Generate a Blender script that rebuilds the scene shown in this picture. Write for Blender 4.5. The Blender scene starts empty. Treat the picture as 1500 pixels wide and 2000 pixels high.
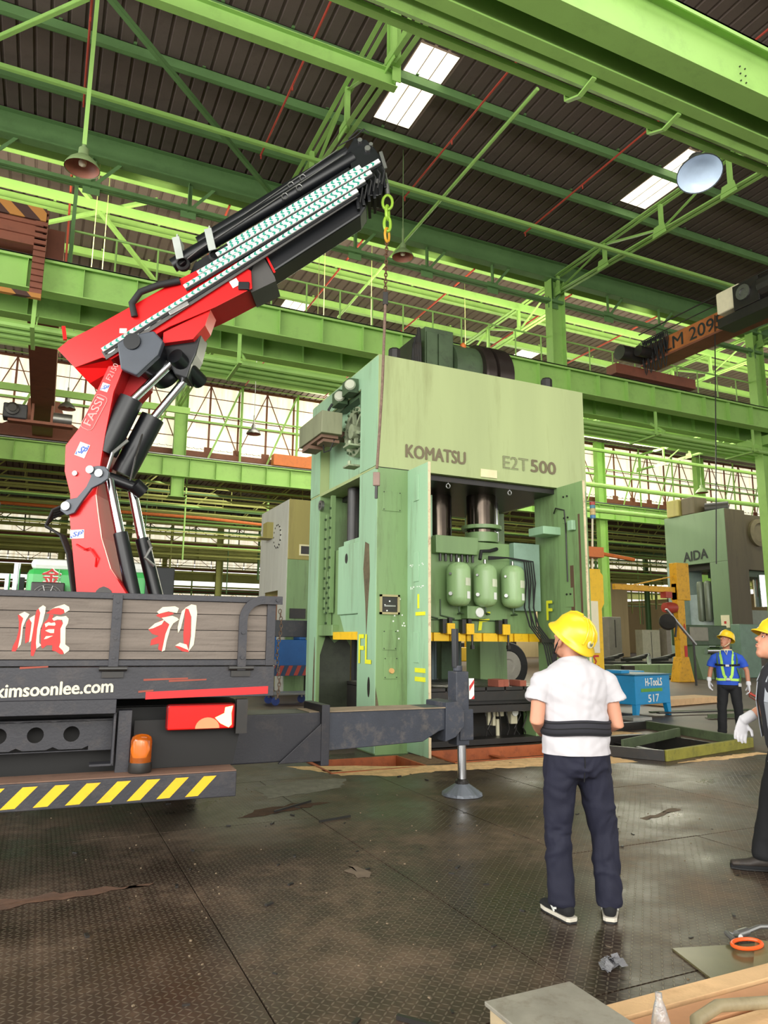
import bpy, math, random
from mathutils import Vector, Matrix, noise
random.seed(7)
S = bpy.context.scene
COL = S.collection
PI = math.pi
def V(*a): return Vector(a)
# ---------------------------------------------------------------- camera
YAW, PITCH, ROLL = math.radians(25), math.radians(10.1), math.radians(0.5)
HD = V(math.sin(YAW), math.cos(YAW), 0)          # heading on the floor
RH = V(math.cos(YAW), -math.sin(YAW), 0)         # to the right of the heading
UP = V(0, 0, 1)
_f = HD*math.cos(PITCH) + UP*math.sin(PITCH)
_u = -HD*math.sin(PITCH) + UP*math.cos(PITCH)
_r = RH*math.cos(ROLL) + _u*math.sin(ROLL)
_u2 = _u*math.cos(ROLL) - RH*math.sin(ROLL)
cd = bpy.data.cameras.new('camera'); cam = bpy.data.objects.new('camera', cd); COL.objects.link(cam)
cam.matrix_world = Matrix(((_r.x, _u2.x, -_f.x, 0), (_r.y, _u2.y, -_f.y, 0), (_r.z, _u2.z, -_f.z, 1.55), (0, 0, 0, 1)))
cd.sensor_fit = 'VERTICAL'; cd.sensor_height = 36; cd.lens = 36*1410/2000; cd.clip_end = 500; cd.clip_start = .05
S.camera = cam
# ---------------------------------------------------------------- world, lights, exposure
W = bpy.data.worlds.new('sky'); S.world = W; W.use_nodes = True
W.node_tree.nodes['Background'].inputs[0].default_value = (1.0, .98, .93, 1)
W.node_tree.nodes['Background'].inputs[1].default_value = 1.35
S.view_settings.view_transform = 'Standard'; S.view_settings.look = 'None'
S.view_settings.exposure = 0.4; S.view_settings.gamma = 1; S.view_settings.use_curve_mapping = False
def area(name, loc, target, sx, sy, power, col=(1, 1, 1)):
    d = bpy.data.lights.new(name, 'AREA'); d.shape = 'RECTANGLE'; d.size = sx; d.size_y = sy; d.energy = power; d.color = col
    o = bpy.data.objects.new(name, d); COL.objects.link(o); o.location = loc
    o.rotation_euler = (Vector(target)-Vector(loc)).to_track_quat('-Z', 'Y').to_euler(); return o
# daylight through the open side bay behind the camera, the roof lights and the clerestory, plus added fills
area('daylight_open_bay', (-9, -9, 7.5), (6, 12, 5), 22, 9, 2100, (1, .98, .94))
area('daylight_side_door', (-13, 12, 5), (6, 12, 3), 14, 8, 900, (.93, .97, 1))
area('daylight_roof_lights', (6, 3, 15), (6, 4, 0), 14, 5, 500, (1, .98, .92))
area('fill_near_girder', (2, -10, 5), (9, 6.7, 10.9), 14, 4, 900, (1, .99, .9))  # added fill from below, brightens the near overhead girder
area('fill_long_girder', (-16, 4, 8), (10, 19.2, 10.7), 12, 6, 1500, (1, .99, .92))  # added fill from the left, brightens the long girder behind the press
area('fill_middle_purlins', (14, 20.9, 12.6), (14, 32, 15.4), 50, 2.2, 2300, (1, .93, .74))  # added in mid-air to brighten the middle aisle purlin faces
area('daylight_clerestory', (16, 39.25, 13.6), (14, 18, 13.5), 50, 3.4, 6000, (1, .95, .78))
area('daylight_far_aisle', (30, 60, 11), (26, 66, 0), 60, 24, 6500, (1, .96, .85))
area('daylight_middle_aisle', (24, 30, 15.2), (24, 31, 0), 34, 8, 2400, (1, .96, .85))
# ---------------------------------------------------------------- materials
MATS = {}
def sr(r, g, b):
    f = lambda c: (c/255/12.92 if c/255 <= .04045 else ((c/255+.055)/1.055)**2.4)
    return (f(r), f(g), f(b), 1)
class NT:
    def __init__(s, m): s.n = m.node_tree.nodes; s.l = m.node_tree.links
    def add(s, t, **k):
        o = s.n.new(t)
        for a, v in k.items():
            if a.startswith('i'):
                key = a[1:]; o.inputs[int(key) if key.isdigit() else key.replace('_', ' ')].default_value = v
            else: setattr(o, a, v)
        return o
    def link(s, a, b): s.l.new(a, b)
def mat(name, col, rough=.5, metal=0, var=.12, scale=3.0, dirt=None, damt=.35, streak=False, grain=False, bump=.0, spec=.5, emit=None, estr=0, bscale=60):
    if name in MATS: return MATS[name]
    m = bpy.data.materials.new(name); m.use_nodes = True; t = NT(m); b = t.n['Principled BSDF']
    b.inputs['Roughness'].default_value = rough; b.inputs['Metallic'].default_value = metal
    b.inputs['Specular IOR Level'].default_value = spec
    tc = t.add('ShaderNodeTexCoord')
    n1 = t.add('ShaderNodeTexNoise', iScale=scale, iDetail=6.0, iRoughness=.62); 
    mp = t.add('ShaderNodeMapping'); t.link(tc.outputs['Object'], mp.inputs[0]); t.link(mp.outputs[0], n1.inputs['Vector'])
    if streak: mp.inputs['Scale'].default_value = (1, 1, .12)
    if grain: mp.inputs['Scale'].default_value = (.35, 1, 6)
    rp = t.add('ShaderNodeValToRGB'); rp.color_ramp.elements[0].position = .3; rp.color_ramp.elements[1].position = .7
    rp.color_ramp.elements[0].color = (col[0]*(1-var), col[1]*(1-var), col[2]*(1-var), 1)
    rp.color_ramp.elements[1].color = (min(1, col[0]*(1+var)), min(1, col[1]*(1+var)), min(1, col[2]*(1+var)), 1)
    t.link(n1.outputs['Fac'], rp.inputs[0]); out = rp.outputs[0]
    if dirt:
        n2 = t.add('ShaderNodeTexNoise', iScale=scale*2.3, iDetail=9.0, iRoughness=.72); t.link(mp.outputs[0], n2.inputs['Vector'])
        r2 = t.add('ShaderNodeMapRange'); r2.inputs[1].default_value = .52; r2.inputs[2].default_value = .74; r2.inputs[4].default_value = damt
        t.link(n2.outputs['Fac'], r2.inputs[0])
        mx = t.add('ShaderNodeMix', data_type='RGBA'); t.link(r2.outputs[0], mx.inputs[0]); t.link(out, mx.inputs[6]); mx.inputs[7].default_value = dirt
        out = mx.outputs[2]
    t.link(out, b.inputs['Base Color'])
    if bump:
        n3 = t.add('ShaderNodeTexNoise', iScale=bscale, iDetail=4.0); t.link(tc.outputs['Object'], n3.inputs['Vector'])
        bp = t.add('ShaderNodeBump', iStrength=bump, iDistance=.01); t.link(n3.outputs['Fac'], bp.inputs['Height']); t.link(bp.outputs[0], b.inputs['Normal'])
    if emit: b.inputs['Emission Color'].default_value = emit; b.inputs['Emission Strength'].default_value = estr
    MATS[name] = m; return m
def flat(name, col, rough=.5, metal=0, emit=None, estr=0):
    if name in MATS: return MATS[name]
    m = bpy.data.materials.new(name); m.use_nodes = True; t = NT(m); b = t.n['Principled BSDF']
    tc = t.add('ShaderNodeTexCoord'); n1 = t.add('ShaderNodeTexNoise', iScale=9.0, iDetail=4.0); t.link(tc.outputs['Object'], n1.inputs['Vector'])
    rp = t.add('ShaderNodeValToRGB'); rp.color_ramp.elements[0].color = tuple(c*.9 for c in col[:3])+(1,); rp.color_ramp.elements[1].color = tuple(min(1, c*1.08) for c in col[:3])+(1,)
    t.link(n1.outputs['Fac'], rp.inputs[0]); t.link(rp.outputs[0], b.inputs['Base Color'])
    b.inputs['Roughness'].default_value = rough; b.inputs['Metallic'].default_value = metal
    if emit: b.inputs['Emission Color'].default_value = emit; b.inputs['Emission Strength'].default_value = estr
    MATS[name] = m; return m
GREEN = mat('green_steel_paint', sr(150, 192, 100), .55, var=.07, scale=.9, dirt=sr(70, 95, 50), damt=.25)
GREEND = mat('shaded_green_steel_paint', sr(96, 132, 78), .6, var=.1, scale=.9, dirt=sr(45, 70, 35), damt=.3)  # shaded copy of the steel green, shade put into the colour
OLIVE = mat('faded_olive_steel_paint', sr(168, 172, 92), .7, var=.15, scale=.5, dirt=sr(80, 75, 40), damt=.4)
BROWN = mat('brown_steel_paint', sr(125, 72, 52), .6, var=.12, scale=1.2, dirt=sr(60, 35, 28), damt=.4)
REDP = mat('red_pipe_paint', sr(170, 62, 48), .5, var=.08)
ORANGE = mat('orange_steel_paint', sr(205, 110, 45), .5, var=.1, dirt=sr(110, 60, 30), damt=.4)
ROOFM = mat('roof_sheet_grey_brown', sr(98, 84, 76), .8, var=.12, scale=.7, dirt=sr(60, 50, 44), damt=.4)
PRESSG = mat('press_green_paint', sr(162, 175, 122), .42, var=.1, scale=.9, dirt=sr(116, 118, 70), damt=.6, streak=True)
PRESSD = mat('press_column_green_paint', sr(122, 152, 100), .42, var=.14, scale=1.5, dirt=sr(66, 66, 42), damt=.75, streak=True)
PRESSM = mat('press_side_lit_mint', sr(150, 186, 152), .4, var=.09, scale=1.5, dirt=sr(96, 96, 66), damt=.6, streak=True)  # press green with cool side light put into the colour, plus dirt streaks
PRESSK = mat('press_dark_oily_green', sr(62, 84, 56), .45, var=.2, scale=2, dirt=sr(30, 32, 24), damt=.6)
BLACKM = mat('black_oily_steel', sr(38, 36, 34), .4, var=.25, scale=3, dirt=sr(70, 52, 38), damt=.4)
BLACKP = mat('black_crane_paint', sr(18, 20, 24), .36, var=.15, scale=2)
GREYP = mat('dark_grey_truck_paint', sr(50, 50, 56), .5, var=.14, scale=2.5, dirt=sr(100, 90, 82), damt=.35, bump=.15, streak=False)
OUTR = mat('outrigger_grey_paint', sr(58, 62, 72), .5, var=.2, scale=3, dirt=sr(130, 120, 108), damt=.5, bump=.2)
CRED = mat('crane_red_paint', sr(226, 22, 24), .3, var=.03, scale=2)
CHROME = flat('chrome_rod', (.75, .77, .8, 1), .12, 1)
STEEL = mat('bare_steel', sr(150, 150, 148), .35, .8, var=.15)
WHITEP = flat('white_paint', sr(232, 234, 228), .5)
YELLOW = mat('yellow_paint', sr(238, 190, 30), .5, var=.06, scale=4, dirt=sr(120, 90, 40), damt=.35)
YELSPRAY = flat('yellow_spray_paint', sr(225, 225, 40), .6)
CREAM = flat('cream_paint', sr(238, 228, 196), .6)
REDT = flat('red_paint_flat', sr(196, 54, 50), .6)
TEAL = flat('teal_print', sr(20, 140, 120), .5)
BLUEST = flat('blue_print', sr(50, 90, 180), .5)
GREYT = flat('grey_lettering', sr(108, 112, 88), .6)
DARKT = flat('black_lettering', sr(36, 40, 40), .6)
RUBBER = mat('black_rubber', sr(30, 30, 30), .7, var=.1)
WOODG = mat('weathered_grey_timber', sr(120, 110, 101), .75, var=.2, scale=3.2, dirt=sr(74, 64, 57), damt=.65, bump=.25, grain=True)
WOODL = mat('pale_new_timber', sr(214, 176, 130), .7, var=.14, scale=3, dirt=sr(150, 105, 70), damt=.4, bump=.2)
SAW = mat('sawdust', sr(220, 182, 130), .95, var=.2, scale=9, dirt=sr(140, 108, 74), damt=.5, bump=.6, bscale=140)
RUST = mat('rusty_orange_steel', sr(140, 64, 34), .6, var=.25, scale=4, dirt=sr(70, 36, 24), damt=.6, streak=True)
GLASSL = flat('lit_clerestory_sheet', sr(240, 236, 215), .6, emit=(1, .95, .80, 1), estr=.7)
SKYL = flat('lit_roof_light_sheet', sr(250, 245, 225), .6, emit=(1, .95, .82, 1), estr=1.6)
# vertical staining of the translucent sheets belongs to the sheets themselves
for m_, k_ in ((GLASSL, .75), (SKYL, .8)):
    t = NT(m_); b = t.n['Principled BSDF']; tc = t.add('ShaderNodeTexCoord'); mp = t.add('ShaderNodeMapping'); mp.inputs['Scale'].default_value = (3.2, 3.2, .25)
    nz = t.add('ShaderNodeTexNoise', iScale=1.3, iDetail=5.0); t.link(tc.outputs['Object'], mp.inputs[0]); t.link(mp.outputs[0], nz.inputs['Vector'])
    rp = t.add('ShaderNodeValToRGB'); rp.color_ramp.elements[0].position = .35; rp.color_ramp.elements[1].position = .62
    rp.color_ramp.elements[0].color = (k_*.95, k_*.84, k_*.58, 1); rp.color_ramp.elements[1].color = (1, .95, .76, 1)
    t.link(nz.outputs['Fac'], rp.inputs[0]); t.link(rp.outputs[0], b.inputs['Emission Color'])

def floor_material(name, lug=.034, wet=True):
    m = bpy.data.materials.new(name); m.use_nodes = True; t = NT(m); b = t.n['Principled BSDF']
    ge = t.add('ShaderNodeNewGeometry'); P0 = ge.outputs['Position']
    def M(op, a, bb=None, c=None):
        o = t.add('ShaderNodeMath', operation=op)
        for i, v in enumerate((a, bb, c)):
            if v is None: continue
            if isinstance(v, (int, float)): o.inputs[i].default_value = v
            else: t.link(v, o.inputs[i])
        return o.outputs[0]
    sx = t.add('ShaderNodeSeparateXYZ'); t.link(P0, sx.inputs[0])
    X = M('MULTIPLY', sx.outputs[0], 1/lug); Y = M('MULTIPLY', sx.outputs[1], 1/lug)
    cx, cy = M('FLOOR', X), M('FLOOR', Y); fx, fy = M('SUBTRACT', M('SUBTRACT', X, cx), .5), M('SUBTRACT', M('SUBTRACT', Y, cy), .5)
    par = M('MODULO', M('ABSOLUTE', M('ADD', cx, cy)), 2.0)
    a = M('MULTIPLY', M('ADD', fx, fy), .7071); c = M('MULTIPLY', M('SUBTRACT', fx, fy), .7071)
    lu = M('ADD', M('MULTIPLY', a, par), M('MULTIPLY', c, M('SUBTRACT', 1.0, par)))
    lv = M('ADD', M('MULTIPLY', c, par), M('MULTIPLY', a, M('SUBTRACT', 1.0, par)))
    e = M('ADD', M('POWER', M('DIVIDE', lu, .56), 2.0), M('POWER', M('DIVIDE', lv, .15), 2.0))
    h = M('SUBTRACT', 1.0, e); h = M('MAXIMUM', h, 0.0); h = M('MINIMUM', M('MULTIPLY', h, 2.0), 1.0)
    nz = t.add('ShaderNodeTexNoise', iScale=.9, iDetail=8.0, iRoughness=.65); t.link(P0, nz.inputs['Vector'])
    nz2 = t.add('ShaderNodeTexNoise', iScale=7.0, iDetail=8.0, iRoughness=.7); t.link(P0, nz2.inputs['Vector'])
    rp = t.add('ShaderNodeValToRGB'); el = rp.color_ramp.elements; el[0].position = .34; el[0].color = sr(28, 22, 18); el[1].position = .68; el[1].color = sr(116, 96, 78)
    q = el.new(.5); q.color = sr(64, 51, 42)
    mixn = M('ADD', M('MULTIPLY', nz.outputs['Fac'], .7), M('MULTIPLY', nz2.outputs['Fac'], .3)); t.link(mixn, rp.inputs[0])
    mx = t.add('ShaderNodeMix', data_type='RGBA'); t.link(M('MULTIPLY', h, .3), mx.inputs[0]); t.link(rp.outputs[0], mx.inputs[6]); mx.inputs[7].default_value = sr(150, 138, 118)
    t.link(mx.outputs[2], b.inputs['Base Color'])
    rr = t.add('ShaderNodeMapRange'); t.link(nz.outputs['Fac'], rr.inputs[0]); rr.inputs[1].default_value = .35; rr.inputs[2].default_value = .65; rr.inputs[3].default_value = .26; rr.inputs[4].default_value = .6
    t.link(rr.outputs[0], b.inputs['Roughness'])
    bp = t.add('ShaderNodeBump', iStrength=.55, iDistance=.003); t.link(M('ADD', h, M('MULTIPLY', nz2.outputs['Fac'], .8)), bp.inputs['Height']); t.link(bp.outputs[0], b.inputs['Normal'])
    b.inputs['Metallic'].default_value = .15
    return m
FLOORM = floor_material('tread_plate_floor')
CONC = mat('oily_concrete_floor', sr(84, 68, 58), .5, var=.25, scale=.35, dirt=sr(44, 38, 34), damt=.7, bump=.2, bscale=20)
# ---------------------------------------------------------------- mesh helpers
MW = {}
class MB:
    def __init__(s): s.v = []; s.f = []; s.mi = []; s.cur = 0
    def add(s, vs, fs):
        o = len(s.v); s.v += [tuple(p) for p in vs]; s.f += [tuple(i+o for i in f) for f in fs]; s.mi += [s.cur]*len(fs); return s
    def box(s, a, b):
        x0, y0, z0 = a; x1, y1, z1 = b
        return s.add([(x0,y0,z0),(x1,y0,z0),(x1,y1,z0),(x0,y1,z0),(x0,y0,z1),(x1,y0,z1),(x1,y1,z1),(x0,y1,z1)],
                     [(0,3,2,1),(4,5,6,7),(0,1,5,4),(1,2,6,5),(2,3,7,6),(3,0,4,7)])
    def cbox(s, c, sz, X=V(1,0,0), Y=V(0,1,0), Z=V(0,0,1)):
        c = Vector(c); hx, hy, hz = X*sz[0]/2, Y*sz[1]/2, Z*sz[2]/2
        vs = [c-hx-hy-hz, c+hx-hy-hz, c+hx+hy-hz, c-hx+hy-hz, c-hx-hy+hz, c+hx-hy+hz, c+hx+hy+hz, c-hx+hy+hz]
        return s.add(vs, [(0,3,2,1),(4,5,6,7),(0,1,5,4),(1,2,6,5),(2,3,7,6),(3,0,4,7)])
    def bar(s, p, q, w, h, up=UP):
        p, q = Vector(p), Vector(q); d = q-p; L = d.length; d.normalize()
        if abs(d.dot(up)) > .98: up = V(0, 1, 0)
        sd = d.cross(up).normalized(); u = sd.cross(d)
        return s.cbox((p+q)/2, (L, w, h), d, sd, u)
    def angle(s, p, q, a=.08, t=.012, up=UP):      # L section
        p, q = Vector(p), Vector(q); d = (q-p).normalized()
        if abs(d.dot(up)) > .98: up = V(0, 1, 0)
        sd = d.cross(up).normalized(); u = sd.cross(d)
        s.bar(p, q, a, t, up); s.bar(p+sd*a/2+u*a/2, q+sd*a/2+u*a/2, t, a, up); return s
    def tube(s, p, q, r, n=10, r2=None, cap=True):
        p, q = Vector(p), Vector(q); d = (q-p).normalized(); r2 = r if r2 is None else r2
        a = d.orthogonal().normalized(); b = d.cross(a)
        vs = [p+(a*math.cos(2*PI*i/n)+b*math.sin(2*PI*i/n))*r for i in range(n)] + [q+(a*math.cos(2*PI*i/n)+b*math.sin(2*PI*i/n))*r2 for i in range(n)]
        fs = [(i, (i+1) % n, n+(i+1) % n, n+i) for i in range(n)]
        if cap: fs += [tuple(range(n-1, -1, -1)), tuple(range(n, 2*n))]
        return s.add(vs, fs)
    def path(s, pts, r, n=8, closed=False):
        pts = [Vector(p) for p in pts]; N = len(pts); rs = r if isinstance(r, (list, tuple)) else [r]*N
        up = None; vs = []
        for i, p in enumerate(pts):
            d = (pts[(i+1) % N]-pts[i-1]) if (closed or 0 < i < N-1) else ((pts[1]-pts[0]) if i == 0 else (pts[-1]-pts[-2]))
            d.normalize()
            if up is None: up = d.orthogonal().normalized()
            up = (up-d*up.dot(d)).normalized(); b = d.cross(up)
            vs += [p+(up*math.cos(2*PI*k/n)+b*math.sin(2*PI*k/n))*rs[i] for k in range(n)]
        fs = []
        for i in range(N if closed else N-1):
            j = (i+1) % N
            fs += [(i*n+k, i*n+(k+1) % n, j*n+(k+1) % n, j*n+k) for k in range(n)]
        if not closed: fs += [tuple(range(n-1, -1, -1)), tuple((N-1)*n+k for k in range(n))]
        return s.add(vs, fs)
    def lathe(s, prof, o, axis=UP, n=20, sx=1, sy=1, xd=None, cap=False):
        o = Vector(o); axis = Vector(axis).normalized(); a = (xd or axis.orthogonal()).normalized(); b = axis.cross(a)
        vs = []; m = len(prof)
        for r, h in prof: vs += [o+axis*h+(a*math.cos(2*PI*i/n)*sx+b*math.sin(2*PI*i/n)*sy)*r for i in range(n)]
        fs = [(j*n+i, j*n+(i+1) % n, (j+1)*n+(i+1) % n, (j+1)*n+i) for j in range(m-1) for i in range(n)]
        if cap: fs += [tuple(range(n-1, -1, -1)), tuple((m-1)*n+i for i in range(n))]
        return s.add(vs, fs)
    def prism(s, poly, fn, d0, d1):      # poly in 2D, fn(a, b, d) -> point
        n = len(poly); vs = [fn(a, b, d0) for a, b in poly]+[fn(a, b, d1) for a, b in poly]
        return s.add(vs, [tuple(range(n)), tuple(range(2*n-1, n-1, -1))]+[(i, n+i, n+(i+1) % n, (i+1) % n) for i in range(n)])
    def ibeam(s, p, q, h, w, tf=.02, tw=.014, up=UP):   # p, q on the axis at mid height
        p, q = Vector(p), Vector(q); d = (q-p).normalized()
        if abs(d.dot(up)) > .98: up = V(0, 1, 0)
        sd = d.cross(up).normalized(); u = sd.cross(d)
        for k in (-1, 1): s.bar(p+u*k*(h-tf)/2, q+u*k*(h-tf)/2, w, tf, up)
        s.bar(p, q, tw, h-2*tf, up); return s
    def build(s, name, m, parent=None, local=False, smooth=False, bevel=0, kind=None, label=None, fix=True):
        me = bpy.data.meshes.new(name); me.from_pydata(s.v, [], s.f)
        for mm in (m if isinstance(m, (list, tuple)) else [m]): me.materials.append(mm)
        if any(s.mi):
            for p, i in zip(me.polygons, s.mi): p.material_index = i
        return finish(me, name, parent, local, smooth, bevel, kind, label, fix)
def finish(me, name, parent=None, local=False, smooth=False, bevel=0, kind=None, label=None, fix=True):
    import bmesh
    o = bpy.data.objects.new(name, me); COL.objects.link(o); M_ = Matrix.Identity(4)
    if parent is not None:
        o.parent = parent; M_ = MW[parent.name]
        if not local: me.transform(M_.inverted())
    else:
        xs = [v.co for v in me.vertices]
        if xs:
            c = Vector(((min(v.x for v in xs)+max(v.x for v in xs))/2, (min(v.y for v in xs)+max(v.y for v in xs))/2, min(v.z for v in xs)))
            me.transform(Matrix.Translation(-c)); o.location = c; M_ = Matrix.Translation(c)
    MW[o.name] = M_
    if fix:
        bm = bmesh.new(); bm.from_mesh(me); bmesh.ops.recalc_face_normals(bm, faces=bm.faces); bm.to_mesh(me); bm.free()
    if smooth:
        for p in me.polygons: p.use_smooth = True
        try: me.set_sharp_from_angle(angle=math.radians(40))
        except Exception: pass
    if bevel:
        b = o.modifiers.new('bevel', 'BEVEL'); b.width = bevel; b.segments = 2; b.limit_method = 'ANGLE'; b.angle_limit = math.radians(50)
    if kind: o['kind'] = kind
    if label: o['label'] = label
    return o
def tag(o, label, cat, group=None):
    o['label'] = label; o['category'] = cat
    if group: o['group'] = group
    return o
def thing(name, label, cat, loc=(0, 0, 0), rz=0, group=None):
    o = bpy.data.objects.new(name, None); COL.objects.link(o); o.empty_display_size = .1
    o.location = loc; o.rotation_euler = (0, 0, rz)
    MW[o.name] = Matrix.Translation(Vector(loc)) @ Matrix.Rotation(rz, 4, 'Z')
    return tag(o, label, cat, group)
def copy_tree(o, loc, rz=None, label=None, group=None, parent=None):
    c = o.copy(); COL.objects.link(c)
    if parent: c.parent = parent
    else:
        c.location = loc
        if rz is not None: c.rotation_euler = (0, 0, rz)
        MW[c.name] = Matrix.Translation(Vector(loc)) @ Matrix.Rotation(rz or 0, 4, 'Z')
        if label: c['label'] = label
        if group: c['group'] = group
    for ch in list(o.children): copy_tree(ch, None, parent=c)
    return c
def text_mb(body, o, xd, yd, w, h, depth=.004, offset=0.0, slant=0.0):
    """letters as a thin mesh filling the rectangle w x h from corner o"""
    cu = bpy.data.curves.new('t', 'FONT'); cu.body = body; cu.size = 1; cu.extrude = 0; cu.resolution_u = 3
    ob = bpy.data.objects.new('t', cu); COL.objects.link(ob)
    dg = bpy.context.evaluated_depsgraph_get(); dg.update(); me = bpy.data.meshes.new_from_object(ob.evaluated_get(dg))
    bpy.data.objects.remove(ob)
    xs = [v.co.x for v in me.vertices]; ys = [v.co.y for v in me.vertices]
    if not xs: return MB()
    x0, x1, y0, y1 = min(xs), max(xs), min(ys), max(ys); o = Vector(o); xd = Vector(xd).normalized(); yd = Vector(yd).normalized(); n = xd.cross(yd)
    mb = MB(); b = offset*h*1.3; w -= 2*b; h2 = h-b
    for k, (dx, dy) in enumerate(((0, 0), (b, 0), (2*b, 0), (b, b)) if b else ((0, 0),)):
        mb.add([o+xd*(dx+(v.co.x-x0)/(x1-x0)*w + (v.co.y-y0)/(y1-y0)*h*slant)+yd*(dy+(v.co.y-y0)/(y1-y0)*h2)+n*(depth+.0002*k) for v in me.vertices], [tuple(p.vertices) for p in me.polygons])
    bpy.data.meshes.remove(me); return mb
# ================================================================ SETTING: floor, pits, roof, windows, far walls
fl = MB()
HOLES = [(3.25, 8.35, 4.5, 9.2), (5.0, 8.45, 7.1, 9.38), (7.75, 8.0, 9.7, 9.7)]
xs = sorted({-40, -3.0, 9.0, 90} | {h[0] for h in HOLES} | {h[2] for h in HOLES}); ys = sorted({-14, 1.0, 8.2, 110} | {h[1] for h in HOLES} | {h[3] for h in HOLES})
for i in range(len(xs)-1):
    for j in range(len(ys)-1):
        a, b, c, d = xs[i], ys[j], xs[i+1], ys[j+1]; mx_, my_ = (a+c)/2, (b+d)/2
        if any(h[0] < mx_ < h[2] and h[1] < my_ < h[3] for h in HOLES): continue
        z = -.02 if (-3 < mx_ < 9 and 1 < my_ < 8.2) else 0
        fl.cur = 0 if (my_ < 14 and mx_ < 14) else 1
        fl.add([(a,b,z),(c,b,z),(c,d,z),(a,d,z)], [(0,1,2,3)])
fl.cur = 0
for a, b, c, d in ((-3, 1, 9, 1), (9, 1, 9, 8.2), (9, 8.2, -3, 8.2), (-3, 8.2, -3, 1)): fl.add([(a, b, -.02), (c, d, -.02), (c, d, 0), (a, b, 0)], [(0, 1, 2, 3)])
floor = fl.build('floor', [FLOORM, CONC], kind='structure')
# tread plates laid over the near floor, one by one
for i in range(9):
    for j in range(4):
        x0 = -3+i*1.333; y0 = 1+j*1.8; m = MB(); dz = random.uniform(-.002, .002)
        m.box((x0+.004, y0+.004, -.016), (x0+1.329, y0+1.796, 0.0+dz)); m.build('floor_plate', FLOORM, floor)
for (a, b, c, d) in HOLES:
    RU = mat('orange_primer_steel', sr(164, 86, 46), .6, var=.2, scale=4, dirt=sr(80, 40, 26), damt=.6) if a < 7.5 else BLACKM; m = MB(); t_ = .03; q0 = MB()
    for q in (((a-t_, b-t_, -.15), (a, d+t_, .012)), ((c, b-t_, -.15), (c+t_, d+t_, .012)), ((a, b-t_, -.15), (c, b, .012)), ((a, d, -.15), (c, d+t_, .012))): m.box(*q); q0.box((q[0][0], q[0][1], -.7), (q[1][0], q[1][1], -.15))
    m.build('pit_lining', RU, floor, label='steel lining of a floor pit')
    q0.build('pit_wall', BLACKM, floor)
    m = MB(); m.box((a, b, -.75), (c, d, -.6)); m.build('pit_bottom', PRESSK, floor)
    m = MB(); m.ibeam((a+(c-a)*.55, b, -.16), (a+(c-a)*.55, d, -.16), .14, .09, .012, .01)
    m.build('pit_joist', RU, floor)
# roof sheets of the two near aisles: real corrugation, roof lights as separate sheets
ceiling = MB(); ceiling.box((-30, -14, 15.86), (80, 66, 15.9)); ceiling = ceiling.build('ceiling', ROOFM, kind='structure')
def sheet(w, l, z=0.0):
    m = MB(); prof = []; n = 3; p = w/n
    for k in range(n): prof += [(k*p, .045), (k*p+p*.14, .045), (k*p+p*.2, 0), (k*p+p*.94, 0), (k*p+p*.995, .045)]
    prof.append((w, .045)); m.add([(x, 0, z+h) for x, h in prof]+[(x, l, z+h) for x, h in prof], [(i, i+1, len(prof)+i+1, len(prof)+i) for i in range(len(prof)-1)]); return m
ROWS = [(0, 6.6), (6.6, 13.3), (13.3, 16.2), (16.2, 20.4), (20.4, 21.4), (21.4, 27.4), (27.4, 33.4), (33.4, 39.4)]
first = {}
for j, (ya, yb) in enumerate(ROWS):
    for k in range(-11, 27):
        x0 = 7.1+1.1*k; sky = (j == 2 and k in (0, 8, 16)) or (j == 4 and k in (4, 13, -5)) or (j == 6 and k in (1, 12))
        key = (j, sky)
        if key not in first:
            if sky:
                m = MB()
                for q in range(3): m.add([(q*.367+.01, .06, 0), (q*.367+.35, .06, 0), (q*.367+.35, yb-ya-.06, 0), (q*.367+.01, yb-ya-.06, 0)], [(0, 1, 2, 3)])
                o = m.build('roof_light', SKYL, ceiling, local=True, fix=False, label='glowing translucent roof light sheet')
                first[key] = o
            else: o = sheet(1.1, yb-ya).build('roof_sheet', ROOFM, ceiling, local=True, fix=False); first[key] = o
        else: o = first[key].copy(); COL.objects.link(o); o.parent = ceiling
        o.location = MW[ceiling.name].inverted() @ V(x0, ya, 15.72)
m = MB()
for k in range(27, 60):
    sh = sheet(1.1, 39.4, 15.72); m.add([(x+7.1+1.1*k, y, z) for x, y, z in sh.v], sh.f)
for k in range(-22, -11):
    sh = sheet(1.1, 39.4, 15.72); m.add([(x+7.1+1.1*k, y, z) for x, y, z in sh.v], sh.f)
m.build('roof_sheeting', ROOFM, ceiling, kind='stuff', fix=False)
# far low roofs, walls
m = MB()
for k in range(-14, 70):
    sh = sheet(1.1, 27, 11.9); m.add([(x+7.1+1.1*k, y+39.4, z) for x, y, z in sh.v], sh.f)
    sh = sheet(1.1, 44, 12.6); m.add([(x+7.1+1.1*k, y+66.2, z) for x, y, z in sh.v], sh.f)
m.build('roof_sheeting', ROOFM, ceiling, kind='stuff', fix=False)
CREAMW = mat('cream_wall_sheet', sr(212, 190, 142), .8, var=.08, scale=.5, dirt=sr(160, 130, 90), damt=.3, streak=True)
BRICKW = mat('brown_wall_sheet', sr(140, 100, 76), .8, var=.12, scale=.6)
m = MB(); m.box((-30, 109.6, 0), (90, 110, 9)); wf = m.build('wall_far', CREAMW, kind='structure')
m = MB(); m.box((84, 14, 0), (84.3, 110, 8)); wr = m.build('wall_right', CREAMW, kind='structure')
m = MB(); m.box((-6.3, 26, 0), (-6, 109.6, 11)); wl = m.build('wall_left', BRICKW, kind='structure')
for k in range(34):
    m = MB(); m.box((-6.0, 26+k*.0, .4+k*.3), (-5.93, 60, .6+k*.3)); m.build('siding_board', BRICKW, wl)
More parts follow.
